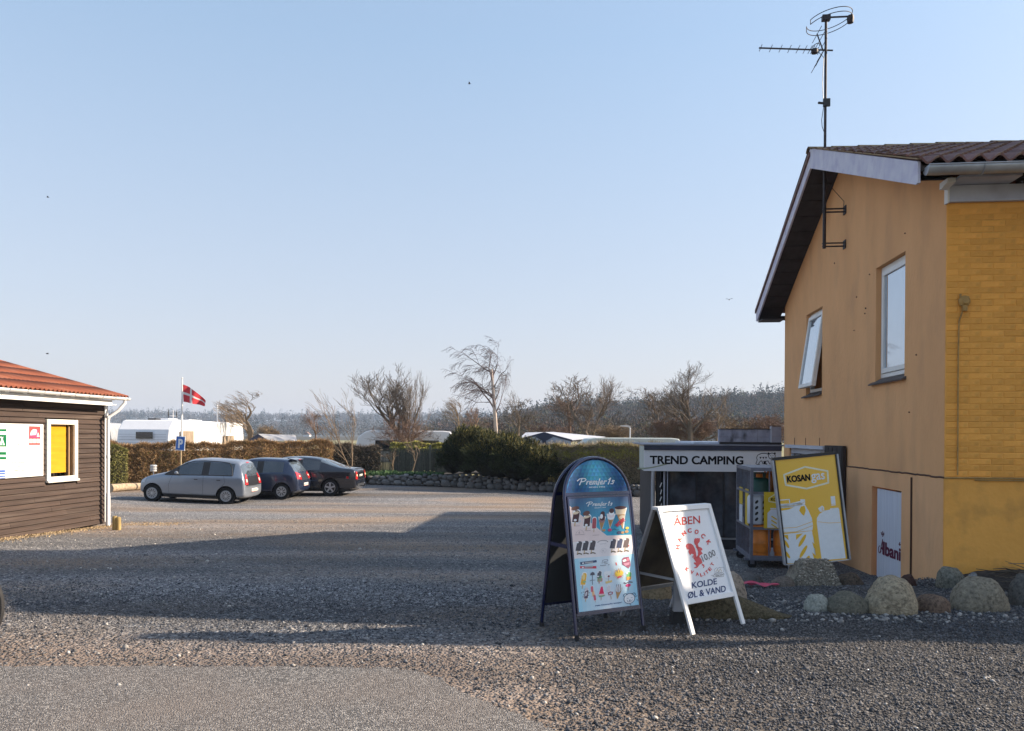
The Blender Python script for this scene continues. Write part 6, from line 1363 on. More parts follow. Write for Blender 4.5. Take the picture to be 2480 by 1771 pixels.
# ---- black saloon
def sd_glass(i, s):
    if s == 5 and i in (6, 7, 9, 10): return 1
    if s == 5 and i in (8,): return 4
    if s in (6, 7) and i in (4, 5): return 2
    if s in (6, 7) and i in (12, 13): return 3
    return 0
st_sd = [(.00,.38,.60,.66,.74,.62),(.03,.28,.86,.92,.85,.72),(.10,.24,.97,1.03,.875,.74),(.24,.23,.985,1.06,.885,.74),(.62,.23,.98,1.09,.885,.70),(1.02,.23,.975,1.25,.885,.60),(1.40,.22,.97,1.40,.885,.56),(1.75,.22,.96,1.46,.885,.56),(2.10,.22,.96,1.48,.885,.56),(2.22,.22,.95,1.48,.885,.56),(2.70,.22,.94,1.47,.885,.555),(3.05,.22,.93,1.41,.885,.55),(3.22,.22,.92,1.30,.885,.56),(3.40,.22,.92,1.18,.885,.57),(3.74,.22,.90,.985,.87,.62),(4.10,.22,.84,.92,.85,.60),(4.45,.24,.74,.80,.80,.56),(4.58,.30,.60,.66,.70,.50),(4.62,.38,.54,.58,.6,.42)]
BLKP = mat('black_paint', (.012,.014,.022), .2, metal=.1, var=.03, coat=1)
def ex_sd(root, patch, line, hit, st):
    for s_ in (-1, 1):
        patch('tail_lamp', RLAMP, [(-.9,s_*1.44,.64),(-.9,s_*1.20,.62),(-.9,s_*1.20,.90),(-.9,s_*1.40,.92)], (1,-s_*.66,0), .016, 6, 6)
        patch('lamp_insert', flat((.85,.50,.35)), [(-.9,s_*1.36,.74),(-.9,s_*1.24,.74),(-.9,s_*1.24,.81),(-.9,s_*1.36,.81)], (1,-s_*.66,0), .020, 2, 2)
        line('door_seam', TRIM, [(1.36,s_*2,.95),(1.25,s_*2,.72),(1.45,s_*2,.36),(1.55,s_*2,.27)], (0,-s_,0)); line('door_seam', TRIM, [(2.12,s_*2,.94),(2.12,s_*2,.27)], (0,-s_,0)); line('side_moulding', DBLU, [(1.45,s_*2,.58),(3.1,s_*2,.56)], (0,-s_,0), .014)
        patch('side_reflector', RLAMP, [(.28,s_*2,.66),(.36,s_*2,.66),(.36,s_*2,.74),(.28,s_*2,.74)], (0,-s_,0), .008, 2, 2)
        for x in (1.6, 2.35): patch('door_handle', BLKP, [(x-.1,s_*2,.83),(x+.1,s_*2,.83),(x+.1,s_*2,.86),(x-.1,s_*2,.86)], (0,-s_,0), .025, 3, 2)
    patch('rear_bumper', mat('bumper_grey_black', (.055,.058,.065), .3, var=.05, coat=.5), [(-1,-.62,.36),(-1,.62,.36),(-1,.62,.46),(-1,-.62,.46)], (1,0,0), .010, 10, 3)
    plate(root, .018, .74, 'TN 95 316', tilt=-.06); patch('chrome_bar', CHRM, [(-1,-.30,.855),(-1,.30,.855),(-1,.30,.88),(-1,-.30,.88)], (1,0,0), .012, 6, 2)
    MB().tube([(.2,.0,.34),(-.10,0,.34),(-.13,0,.38),(-.13,0,.44)], .022, 8).build('tow_bar', TRIM, root); MB().lathe([(0,-.03),(.026,0),(0,.03)], 8, (-.13,0,.455)).build('tow_ball', CHRM, root, smooth=True)
    MB().tube([(1.30,0,1.44),(1.22,0,1.50)], .012, 5).build('aerial', TRIM, root); mirror_(root, 3.08, 1.0, .86, BLKP); MB().lathe([(.035,0),(0,.008)], 12, (.035,0,.91), Matrix.Rotation(-math.pi/2,4,'Y')).build('badge', CHRM, root)
    line('bumper_seam', TRIM, [(-1,-.78,.60),(-1,0,.60),(-1,.78,.60)], (1,0,0), .006)
car_at('black four door saloon with a tow bar, last in the parked row', st_sd, BLKP, (.98, 3.68), .315, dict(glass=sd_glass, disc=False, nsp=5, spw=(.026,.034,.08,.60), extra=ex_sd), 799, 29.2, .885)
# mirror cover seen over the silver car's bonnet
o = grd(370, 1180); wm = at(372, 1134, 29.5); t_ = thing('caravan_mirror', 'white striped towing mirror standing just beyond the silver bonnet', 'mirror', wm)
for k in range(5): MB().lathe([(.10,-.02),(.125,-.012),(.125,.012),(.10,.02)], 16, (.0,0,-.10+k*.05)).build('stripe', WHITE if k % 2 == 0 else ALU, t_, smooth=True)
MB().tube([(0,0,-.13),(0,0,gz(wm.x, wm.y)-wm.z)], .02, 6).build('stand', ALU, t_)
# ================================================================== BICYCLE cut by the left edge
by = 5.72; bx = at(8, 1520, by).x; bk = thing('bicycle', 'bicycle of which only the front tyre shows at the left edge', 'bicycle', (bx-.325, by, 0), R(176))
def ring(c, r_, t, m, nm, parent): return MB().tube([(c[0]+r_*math.cos(a), c[1], c[2]+r_*math.sin(a)) for a in np.linspace(0, 6.283, 49)[:-1]], t, 8, closed=True).build(nm, m, parent, smooth=True)
for cx_ in (0, 1.02):
    tw = ring((cx_,0,.345), .325, .022, RUBBER, 'wheel', bk); ring((cx_,0,.345), .300, .010, ALU, 'rim', tw)
    mb = MB()
    for k in range(16): a = k*math.pi/8; mb.tube([(cx_,0,.345),(cx_+.3*math.cos(a),0,.345+.3*math.sin(a))], .0012, 3)
    mb.build('spokes', ALU, tw); MB().tube([(cx_,-.05,.345),(cx_,.05,.345)], .02, 10).build('hub', ALU, tw)
BKP = mat('bicycle_paint', (.05,.05,.06), .4, var=.1, coat=.4); mb = MB()
mb.tube([(.22,0,.86),(.64,0,.84)], .016, 8); mb.tube([(.20,0,.80),(.58,0,.30)], .018, 8); mb.tube([(.66,0,.90),(.58,0,.30)], .016, 8); mb.tube([(.58,0,.30),(1.02,0.05,.345)], .010, 6); mb.tube([(.65,0,.82),(1.02,.05,.345)], .009, 6); mb.build('frame', BKP, bk)
mb = MB(); mb.tube([(.0,-.055,.345),(.12,-.05,.70),(.16,0,.76),(.23,0,.92)], .012, 6); mb.tube([(.0,.055,.345),(.12,.05,.70),(.16,0,.76)], .012, 6); mb.build('fork', BKP, bk)
MB().tube([(.40,-.30,1.02),(.30,-.26,1.05),(.22,-.05,1.0),(.22,.05,1.0),(.30,.26,1.05),(.40,.30,1.02)], .012, 8).build('handlebar', ALU, bk)
MB().prism([(.55,.95),(.82,.97),(.82,.92),(.60,.92)], 'y', -.06, .06).build('saddle', BLACK, bk, bevel=.02); MB().tube([(.66,0,.88),(.67,0,.93)], .014, 8).build('seat_post', ALU, bk)
MB().lathe([(.09,-.004),(.09,.004)], 20, (.58,-.05,.30), Matrix.Rotation(math.pi/2,4,'X')).build('chain_ring', ALU, bk)
# ================================================================== P SIGN, FLAG
sp_ = at(437, 1074, 29.6); gzp = gz(sp_.x, sp_.y); sg = thing('parking_sign', 'blue parking sign with a white P on a thin wooden post', 'sign', (sp_.x, sp_.y, gzp), R(-8))
zc = sp_.z-gzp; MB().tube([(0,.03,0),(0,.03,zc-.24)], .03, 8).build('post', mat('pine_post', (.45,.34,.20), .8, var=.2), sg); MB().tube([(0.0,.03,zc-.24),(0,.03,zc+.1)], .02, 6).build('upper_post', ALU, sg)
pl = MB().box(-.19,.19,-.01,.01,-.27,.27).build('plate', flat((.72,.76,.80)), sg, loc=(0,0,zc), rot=(0,R(4),0), bevel=.012)
MB().box(-.165,.165,-.0125,-.0101,-.245,.245).build('blue_field', mat('sign_blue', (.02,.14,.52), .35, var=.03), pl)
P_ = Print(lambda p: p); P_.text((.8,.83,.86), 'P', (-.085,-.17), (.105,-.17), .34, bold=.05, up=(0,1), lay=0)
for c, lay, mb in P_.layers: mb.v = [(p[0], -.014+d_, p[2]) for p, d_ in zip(mb.v, P_.dy[id(mb)])]; mb.build('letter', flat(c), pl, fix=False)
fp = at(440, 1060, 35.0); fp.z = gz(fp.x, fp.y); ztop = at(441, 916, 35.0).z-fp.z
fg = thing('flagpole', 'white flagpole standing behind the hedge', 'flagpole', fp)
MB().tube([(0,0,0),(.0,0,ztop*.6),(.02,0,ztop)], [.05,.04,.022], 10).build('pole', mat('white_pole', (.80,.80,.78), .35, var=.03), fg); MB().lathe([(0,-.03),(.05,0),(0,.05)], 10, (.02,0,ztop)).build('finial', WHITE, fg)
MB().tube([(.06,0,.3),(.05,0,ztop-.05)], .004, 4).build('halyard', WHITE, fg)
# flag: a Dannebrog, hoist on the pole, flying and sagging to the right
fl_ = thing('danish_flag', 'red flag with a white cross flying from the white pole', 'flag', (fp.x+.04, fp.y, fp.z+ztop), 0)
FR_ = mat('flag_red', (.66,.045,.06), .8, var=.08); FW_ = mat('flag_white', (.74,.72,.72), .8, var=.05)
fs = 35/F
tlf = (0, -.30-0); NXf, NYf = 37, 28
def flagpt(a, b):  # a along fly 0..1, b down hoist 0..1 ; pixels measured from the photograph, metres at the pole
    tx = 441+(496-441)*a; ty = 931+(971-931)*a**1.0-(6*math.sin(a*math.pi)); bx_ = 443+(497-443)*a; by_ = 973+(984-973)*a
    u = tx+(bx_-tx)*b; v = ty+(by_-ty)*b; dy = .11*math.sin(a*9+b*1.5)*min(1, a*3); return ((u-441)*fs, dy, -(v-916)*fs+.012*math.sin(a*14+b*5)*a)
reds = [MB() for _ in range(4)]; whi = MB(); grid = [[flagpt(i/NXf, j/NYf) for i in range(NXf+1)] for j in range(NYf+1)]
for j in range(NYf):
    for i in range(NXf):
        wht = (12 <= j < 16) or (12 <= i < 16); (whi if wht else reds[(i > 14)+2*(j > 14)]).add([grid[j][i], grid[j][i+1], grid[j+1][i+1], grid[j+1][i]], [(0,1,2,3)])
[r_.build('red_field', FR_, fl_, smooth=True, fix=False) for r_ in reds]; whi.build('white_cross', FW_, fl_, smooth=True, fix=False)
# ================================================================== CARAVANS
CWH = mat('caravan_white', (.80,.81,.83), .45, var=.03, coat=.3); CGY = mat('caravan_grey_green', (.50,.56,.54), .5, var=.05); CRB = mat('caravan_trim', (.35,.37,.40), .5)
ex1 = None
def caravan(label, loc, rz, L_, W_, H_, m_, front=(.55,.35), ztrim=.45, extras=None, endm=None):
    t_ = thing('caravan', label, 'caravan', loc, rz, 'caravans behind the hedge'); a, b = front
    prof = [(0,ztrim),(0,H_*.62),(a*.25,H_*.84),(a,H_-.05),(a+.25,H_)]+[(L_-b-.2,H_),(L_-b*.5,H_-.04),(L_-.08,H_*.88),(L_,H_*.7),(L_,ztrim)]
    bd = MB().prism(prof, 'y', -W_/2, W_/2).build('body', m_, t_, bevel=.05)
    for s_ in (-1, 1):
        for (x0, x1_) in ((L_*.2,L_*.42),(L_*.62,L_*.85)) if not (extras is ex1 and s_ < 0) else (): w_ = MB().box(x0,x1_,s_*W_/2-.01*(s_<0)-.001*(s_>0),s_*W_/2+.01*(s_>0)+.001*(s_<0),H_*.48,H_*.76).build('window', DARKGL, t_)
        MB().box(.1,L_-.05,min(s_*W_/2,s_*(W_/2+.012)),max(s_*W_/2,s_*(W_/2+.012)),ztrim+.02,ztrim+.10).build('side_trim', CRB, t_)
        wh = MB().lathe([(.30,-.09),(.33,-.07),(.33,.07),(.30,.09)], 20, (L_*.55,s_*(W_/2-.12),.33), Matrix.Rotation(math.pi/2,4,'X')).build('wheel', TYRE, t_)
    MB().box(-.012,.0,-W_*.28,W_*.28,H_*.42,H_*.60).build('end_window', DARKGL, t_, bevel=.004)
    MB().box(-1.2,.1,-.05,.05,.38,.46).build('drawbar', CRB, t_)
    if extras: extras(t_, L_, W_, H_)
    return t_
def ex1(t_, L_, W_, H_):
    for z in (1.80,1.95,2.08,2.20): MB().box(-.016,-.001,-W_*.46,W_*.46,z,z+.012).build('rib', CRB, t_)
    MB().box(-.03,-.005,-W_*.2,W_*.12,2.0,2.32).build('end_window', DARKGL, t_)
    MB().box(1.9,2.9,-.35,.35,H_,H_+.10).build('roof_vent', CWH, t_, bevel=.03); MB().box(3.7,5.3,-.55,.55,H_,H_+.08).build('roof_vent', CWH, t_, bevel=.03); MB().box(.9,1.4,-.2,.2,H_,H_+.08).build('roof_hatch', TRIM, t_, bevel=.02)
    WDP = mat('wood_panel', (.36,.28,.20), .8, var=.25, stretch=(3,3,.4))
    for x0, z1_ in ((1.1,H_*.82),(6.3,H_*.74)):
        for k in range(7): MB().box(x0+k*.2,x0+k*.2+.19,-W_/2-.10,-W_/2-.06,.5,z1_).build('storage_board', WDP, t_)
    MB().tube([(3.1,0,H_),(3.1,0,H_+.55)], .02, 6).build('dish_mast', ALU, t_); MB().tube([(2.75,0,H_+.25),(3.45,0,H_+.25)], .012, 5).build('dish_arm', ALU, t_)
    for x in (2.6,3.5): MB().lathe([(.0,-.2),(.035,0),(.0,.35)], 8, (x,0,H_+.3)).build('aerial', TRIM, t_)
    MB().tube([(6.2,-1.0,H_-.1),(6.2,-1.0,H_+.95)], .045, 8).build('mast', CWH, t_)
c1p = at(409, 1060, 37); gz1 = gz(c1p.x, c1p.y)
# corner between shaded end and sunlit side at u~400; end goes left, side goes right
dirS = R(17); cpos = Vector((c1p.x, c1p.y, gz1)); Wc = 2.35
def cor(ang, W_): return Vector((math.sin(ang), -math.cos(ang), 0))*(-W_/2)
ang = R(88); Wc = 2.5
o_ = cpos-Vector((Wc/2, 0, 0))
Hc = (CH+(1057-1021)/F*37)-gz1
caravan('large white caravan with a sunlit side and shaded ribbed end behind the hedge', o_, ang, 9.4, Wc, Hc, CWH, extras=ex1)
def ex2(t_, L_, W_, H_): MB().box(-.014,0,-W_*.3,W_*.3,H_*.30,H_*.52).build('front_window', DARKGL, t_); MB().tube([(2.0,0,H_),(2.0,0,H_+.12)], .02, 5).build('vent', CWH, t_)
p = at(1075, 1060, 44); H2 = CH+(1057-1045)/F*44-gz(p.x, p.y)
caravan('white caravan between the multi stemmed tree and the dark conifer', Vector((at(868, 1060, 44).x, 44, gz(p.x, 44))), R(3), 5.35, 2.2, H2, CWH, extras=ex2)
p = at(1392, 1060, 36)
caravan('grey green caravan with a long flat roof behind the green hedge', Vector((p.x, 36, gz(p.x, 36))), R(2), 4.75, 2.1, CH+(1057-1059)/F*36-gz(p.x, 36), CGY)
caravan('small grey caravan half hidden by the cabin corner', Vector((at(190, 1060, 41).x, 41, gz(-21, 41))), R(5), 2.1, 2.1, CH+(1057-1029)/F*41-gz(-21, 41), CRB)
# awning tent roof
TENT = mat('awning_grey', (.42,.45,.52), .7, var=.08); TENTD = mat('awning_dark', (.04,.05,.09), .7)
a0 = at(1255, 1065, 39); an = thing('awning_tent', 'grey peaked awning tent beside the grey green caravan', 'awning', (a0.x, 39, gz(a0.x, 39)))
zz = lambda v, Y=39: CH+(1060-v)/F*Y-gz(a0.x, 39)
xx = lambda u, Y=39: (u-1255)/F*Y
V = [(xx(1255),0,zz(1067)),(xx(1318),0,zz(1050)),(xx(1385),0,zz(1068)),(xx(1275),2.4,zz(1051)+.02),(xx(1345),2.4,zz(1048)),(xx(1480),2.4,zz(1060))]
mb = MB(); mb.add(V, [(0,1,4,3),(1,2,5,4)]); o = mb.build('roof', TENT, an, fix=False); o.modifiers.new('s','SOLIDIFY').thickness = .02
mb = MB(); mb.add([(V[0][0]+.05,.0,0),(V[2][0]-.05,.0,0),(V[2][0]-.05,.0,V[2][2]-.02),(V[1][0],.0,V[1][2]-.03),(V[0][0]+.05,.0,V[0][2]-.02)], [(0,1,2,3,4)]); mb.build('front_wall', mat('awning_window_sheet', (.40,.46,.55), .3, var=.1), an, fix=False)
for a, b in ((0,1),(1,2)): MB().bar(Vector(V[a])+Vector((0,-.02,-.03)), Vector(V[b])+Vector((0,-.02,-.03)), .02, .09).build('roof_edge', TENTD, an)
mb = MB(); q = V[1]; mb.add([(q[0]-.08,-.02,.2),(q[0]+.08,-.02,.2),(q[0]+.10,-.02,q[2]-.42),(q[0]+.45,-.02,q[2]-.22),(q[0],-.02,q[2]-.04),(q[0]-.45,-.02,q[2]-.22),(q[0]-.10,-.02,q[2]-.42)], [(0,1,2,3,4,5,6)]); mb.build('centre_panel', TENTD, an, fix=False)
# low shed roof behind the hedge
a0 = at(600, 1060, 42); sh_ = thing('shed', 'small grey pitched shed roof showing above the hedge', 'shed', (a0.x, 42, gz(a0.x, 42)))
z1, z0 = CH+(1057-1055)/F*42-gz(a0.x, 42), CH+(1057-1071)/F*42-gz(a0.x, 42); w_ = 105/F*42
MB().prism([(0,z0),(.55,z1),(1.1,z0)], 'y', 0, .05).build('gable', TENTD, sh_); mb = MB(); mb.add([(-.05,0,z0),(.55,0,z1+.02),(w_*.86,2.5,z1-.05),(.3,2.5,z0)], [(0,1,2,3)]); mb.add([(.55,0,z1+.02),(1.15,0,z0),(w_,1.2,z0),(w_*.80,2.5,z1-.03)], [(0,1,2,3)]); mb.build('roof', mat('grey_felt', (.36,.37,.40), .8), sh_, fix=False)
MB().box(.1,w_-.2,.1,2.4,-.2,z0-.05).build('wall', mat('grey_wall', (.2,.2,.2), .8), sh_)
# lamps on the camp site
def lamp(label, u, vt, Y, hd):
    p = at(u, 1060, Y); gz_ = gz(p.x, Y); t_ = thing('street_lamp', label, 'street lamp', (p.x, Y, gz_), 0, 'lamps on the camp site'); z = at(u, vt, Y).z-gz_
    MB().tube([(0,0,0),(0,0,z*.97),(-.05*hd,0,z)], .035, 8).build('pole', ALU, t_); MB().prism([(0,-.03),(-.45*hd,.02),(-.50*hd,.06),(-.2*hd,.09),(0,.04)], 'y', -.09, .09).build('lamp_head', ALU, t_, loc=(0,0,z))
lamp('short street lamp above the grey green caravan', 1526, 1034, 38, 1); lamp('street lamp in front of the wooded hill', 1741, 1000, 48, 1)
# ================================================================== log, stone wall, fence
p0, p1 = grd(268, 1192), grd(352, 1186); lg = MB().tube([(p0.x,p0.y,p0.z+.14),((p0.x+p1.x)/2,(p0.y+p1.y)/2,p0.z+.15),(p1.x,p1.y,p1.z+.13)], [.15,.14,.13], 14).build('log', mat('bare_log', (.48,.37,.25), .85, var=.25, scale=3, stretch=(.4,4,4), bump=.004), smooth=True); tag(lg, 'long pale bare log lying at the foot of the hedge', 'log')
STN = mat('field_stone', (.22,.21,.20), .9, col2=(.11,.105,.10), scale=9, objr=.35, bump=.006, bscale=25, dirt=(.10,.10,.08), dscale=5, damt=.5, spec=.2)
base = [(900,1174),(1000,1177),(1100,1180),(1200,1186),(1300,1190),(1420,1196),(1560,1204)]
top_ = [(900,1152),(1000,1150),(1100,1151),(1150,1149),(1200,1156),(1300,1168),(1420,1172),(1560,1176)]
def ip(tab, u):
    for a, b in zip(tab, tab[1:]):
        if a[0] <= u <= b[0]: return a[1]+(b[1]-a[1])*(u-a[0])/(b[0]-a[0])
    return tab[-1][1] if u > tab[-1][0] else tab[0][1]
def wallpt(u):
    v = ip(base, u); k = (v-1057+(u-1240)*-.005)/F; Y = 2.262/k; Y = min(Y, 38); X = at(u, v, Y).x; return X, Y, gz(X, Y), (v-ip(top_, u))/F*Y
sw = thing('stone_wall', 'low dry wall of rounded field stones below the dark conifer', 'stone wall', (wallpt(900)[0], wallpt(900)[1], wallpt(900)[2]))
from mathutils import noise
def stone_mesh(s):
    bm = bmesh.new(); bmesh.ops.create_icosphere(bm, subdivisions=2, radius=1)
    for v in bm.verts:
        c = v.co.copy(); v.co = Vector([math.copysign(abs(q)**.72, q) for q in c])*(1+.25*noise.noise(c*1.3+Vector((s*5.1,0,s))))
    me = bpy.data.meshes.new('stone'); bm.to_mesh(me); bm.free(); me.materials.append(STN); me.polygons.foreach_set('use_smooth', [True]*len(me.polygons)); return me
SMs = [stone_mesh(k) for k in range(10)]; g = random.Random(12); org = sw.location
# stones packed like a dry wall: big ones low, small ones filling the joints
placed = []; tot = 655
def fits(u, z, a, b):
    for (u2, z2, a2, b2) in placed:
        if abs(u-u2) < (a+a2) and abs(z-z2) < (b+b2)*1.0:
            if ((u-u2)/(a+a2))**2+((z-z2)/(b+b2))**2 < .74: return False
    return True
for (a_, b_, n_, zl, zh) in ((10.5, .135, 700, 0, .30), (7.6, .10, 1500, 0, .9), (5.6, .078, 4000, .0, 1.0), (3.9, .056, 6000, 0, 1.02)):
    for _ in range(n_):
        if len(placed) >= 298: break
        u = g.uniform(897, 1556); k = g.uniform(.85, 1.2); aa, bb = a_*k, b_*g.uniform(.85, 1.15)*k; X, Y, Z, Hh = wallpt(u); z = bb*.8+g.random()*max(.01, (Hh*(zh)-bb*1.2)) if zh > .5 else bb*.8+g.random()*.04
        if z+bb*.7 > Hh*1.04: continue
        if fits(u, z, aa, bb): placed.append((u, z, aa, bb))
for (u, z, aa, bb) in placed:
    X, Y, Z, Hh = wallpt(u); o = link('stone', g.choice(SMs), sw); o.location = Vector((X, Y+g.uniform(-.03,.03)+z*.12, Z+z))-org; o.scale = (aa/F*Y*1.08, .17, bb*1.06); o.rotation_euler = (g.uniform(-.2,.2), g.uniform(-.3,.3), g.uniform(-.3,.3))
mb = MB()
for a, b in zip(range(890, 1560, 30), range(920, 1590, 30)):
    A = wallpt(a); B = wallpt(b); mb.add([(A[0],A[1]+.06,A[2]-.2),(B[0],B[1]+.06,B[2]-.2),(B[0],B[1]+.12,B[2]+B[3]-.05),(A[0],A[1]+.12,A[2]+A[3]-.05)], [(0,1,2,3)])
mb.v = [tuple(Vector(p)-org) for p in mb.v]; mb.build('earth_core', SOIL, sw, fix=False)
# raised planting bed behind the wall
V = []; us = list(range(870, 1640, 10))
for j in range(12):
    for u in us:
        q = wallpt(max(u, 898)); t = j/11; Y = q[1]+.12+t*(41-q[1]); X = at(u, 1150, q[1]).x*(Y/q[1])**.0; V.append((X, Y, q[2]+q[3]-.03+.03*math.sin(X*3+Y*2)+.05*math.sin(Y*1.3)))
nx = len(us); Fa = np.array([(j*nx+i, j*nx+i+1, (j+1)*nx+i+1, (j+1)*nx+i) for j in range(11) for i in range(nx-1)])
o = npmesh('planting_bed', np.array(V), Fa, SOIL); o['kind'] = 'structure'
# picket fence, dark, behind the wall
FW = mat('weathered_picket', (.10,.105,.085), .9, col2=(.05,.055,.045), scale=6, stretch=(3,3,.5), objr=.25, spec=.2); fy = 38.6
f0, f1 = at(905, 1143, fy), at(1095, 1143, fy); fz0 = at(905, 1146, fy).z; fh = at(905, 1087, fy).z-fz0
fc = thing('picket_fence', 'dark weathered picket fence between the hedge and the conifer', 'fence', (f0.x, fy, fz0)); nP = 58; Lf = f1.x-f0.x
for k in range(nP):
    x = Lf*k/nP; o = MB().box(x,x+Lf/nP*(.80 if k % 9 else .62),0,.02,-.35,fh-.03+g.uniform(-.012,.004)).build('picket', FW, fc)
MB().box(-.1,Lf+.1,-.02,.05,fh-.02,fh+.015).build('top_rail', FW, fc); MB().box(-.1,Lf+.1,.021,.06,.08,.16).build('lower_rail', FW, fc)
for x, h in ((0,.05),(Lf*.72,.22),(Lf*.80,.02),(Lf,.05)): MB().box(x-.05,x+.05,-.075,-.021,-.3,fh+h).build('fence_post', FW, fc)
# ================================================================== VEGETATION
def hedge(name, label, cat, pts, hgt, wid, n, m, tw, seed, D=(0,0,0), leaf=None, stuffkind=False, ztop=.0, bot=0, core=None):
    """pts: list of ground points (x,y,z,h) along the hedge"""
    g_ = np.random.default_rng(seed); P = np.array([(q[0], q[1], q[2], q[3]) for q in pts], float); seg = np.sqrt(np.sum(np.diff(P[:, :2], axis=0)**2, axis=1)); cum = np.r_[0, np.cumsum(seg)]
    def samp(n, surf, crest=False):
        t = g_.uniform(0, cum[-1], n); X = np.interp(t, cum, P[:, 0]); Y = np.interp(t, cum, P[:, 1]); Z = np.interp(t, cum, P[:, 2]); H_ = np.interp(t, cum, P[:, 3])
        off = g_.uniform(-1, 1, n); lump = .12*np.sin(t*2.1)+.10*np.sin(t*5.3+1)+.06*np.sin(t*11)
        if surf: off = np.where(g_.random(n) < .6, -np.abs(1-np.abs(g_.normal(0, .14, n))), off)
        z = g_.random(n)**.85; z = bot+(1-bot)*z
        if surf: top = g_.random(n) < .28; z = np.where(top, 1-np.abs(g_.normal(0, .03, n)), z)
        if crest: z = 1.03-np.abs(g_.normal(0, .12, n)); off = np.where(g_.random(n) < .5, off, g_.uniform(-1, 1, n))
        dx = np.gradient(P[:, 1]).mean(); dy = -np.gradient(P[:, 0]).mean(); L_ = math.hypot(dx, dy); nx, ny = (-dx/L_, -dy/L_)
        if ny > 0: nx, ny = -nx, -ny
        rnd_ = 1-.25*(z > .88)*np.abs(off)
        o_ = -off*wid/2*rnd_*(1+lump*.6)
        return X+nx*o_*1, Y+ny*o_*1, Z+z*H_*(1+lump*.25)
    t_ = thing(name, label, cat, tuple(P[0, :3]))
    org = np.array(P[0, :3])
    X, Y, Z = samp(n, True); o = blades('twigs', X-org[0], Y-org[1], Z-org[2], tw[0], tw[1], m, seed, up=tw[2], parent=t_, kind='stuff', D=np.array(D))
    if leaf:
        X, Y, Z = samp(leaf[0], True, leaf[4] > 0)
        blades('foliage', X-org[0], Y-org[1], Z-org[2], leaf[1], leaf[2], leaf[3], seed+1, up=.2, parent=t_, kind='stuff')
    mb = MB()
    for a, b in zip(P, P[1:]):
        A = a-np.r_[org, 0]; B = b-np.r_[org, 0]; w_ = wid*.26
        mb.add([(A[0],A[1]-w_,A[2]-.1),(B[0],B[1]-w_,B[2]-.1),(B[0],B[1]-w_,B[2]+B[3]*.86),(A[0],A[1]-w_,A[2]+A[3]*.86),(A[0],A[1]+w_,A[2]+A[3]*.86),(B[0],B[1]+w_,B[2]+B[3]*.86)], [(0,1,2,3),(3,2,5,4)])
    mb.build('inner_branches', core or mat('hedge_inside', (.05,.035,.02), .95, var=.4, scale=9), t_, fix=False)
    return t_
def hp(u, vb, vt, Y):
    a = at(u, vb, Y); b = at(u, vt, Y); return (a.x, Y, a.z, b.z-a.z)
HB = mat('brown_hedge_twig', (.36,.235,.12), .9, col2=(.22,.14,.07), scale=1.2, island=.5, spec=.15); HG = mat('green_hedge_leaf', (.13,.15,.035), .8, island=.5, scale=1)
HG2 = mat('olive_leaf', (.20,.19,.05), .8, island=.5)
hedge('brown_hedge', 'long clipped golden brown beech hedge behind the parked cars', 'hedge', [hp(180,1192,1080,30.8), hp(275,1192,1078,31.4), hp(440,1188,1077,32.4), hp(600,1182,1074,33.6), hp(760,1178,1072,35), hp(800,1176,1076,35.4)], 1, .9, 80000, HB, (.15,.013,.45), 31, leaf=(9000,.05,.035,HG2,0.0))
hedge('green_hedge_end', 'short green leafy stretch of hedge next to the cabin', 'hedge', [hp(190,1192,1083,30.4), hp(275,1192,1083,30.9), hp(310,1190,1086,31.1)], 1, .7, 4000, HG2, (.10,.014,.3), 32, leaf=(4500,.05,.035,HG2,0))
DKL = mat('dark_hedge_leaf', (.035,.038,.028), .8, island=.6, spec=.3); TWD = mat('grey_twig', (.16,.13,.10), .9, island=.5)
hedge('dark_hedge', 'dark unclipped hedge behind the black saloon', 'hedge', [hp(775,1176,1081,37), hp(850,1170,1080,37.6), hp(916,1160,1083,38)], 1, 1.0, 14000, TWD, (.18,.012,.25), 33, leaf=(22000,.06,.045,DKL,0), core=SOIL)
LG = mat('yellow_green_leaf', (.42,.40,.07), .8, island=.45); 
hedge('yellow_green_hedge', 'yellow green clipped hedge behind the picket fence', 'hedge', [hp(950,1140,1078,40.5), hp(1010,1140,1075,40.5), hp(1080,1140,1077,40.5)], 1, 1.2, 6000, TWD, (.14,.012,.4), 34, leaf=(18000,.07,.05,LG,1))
hedge('leafing_hedge', 'hedge with fresh yellow green leaves on top, brightened as if sunlit, right of the conifer', 'hedge', [hp(1290,1172,1086,34.0), hp(1400,1174,1083,33.0), hp(1500,1178,1082,31.5), hp(1600,1182,1082,30.4)], 1, 1.0, 26000, mat('pale_twig', (.34,.28,.18), .9, island=.5), (.24,.012,.6), 35, leaf=(75000,.055,.042,LG,1.15), core=mat('hedge_gloom', (.05,.048,.03), .95))  # leaves packed on the crest also brighten it as sunlight would
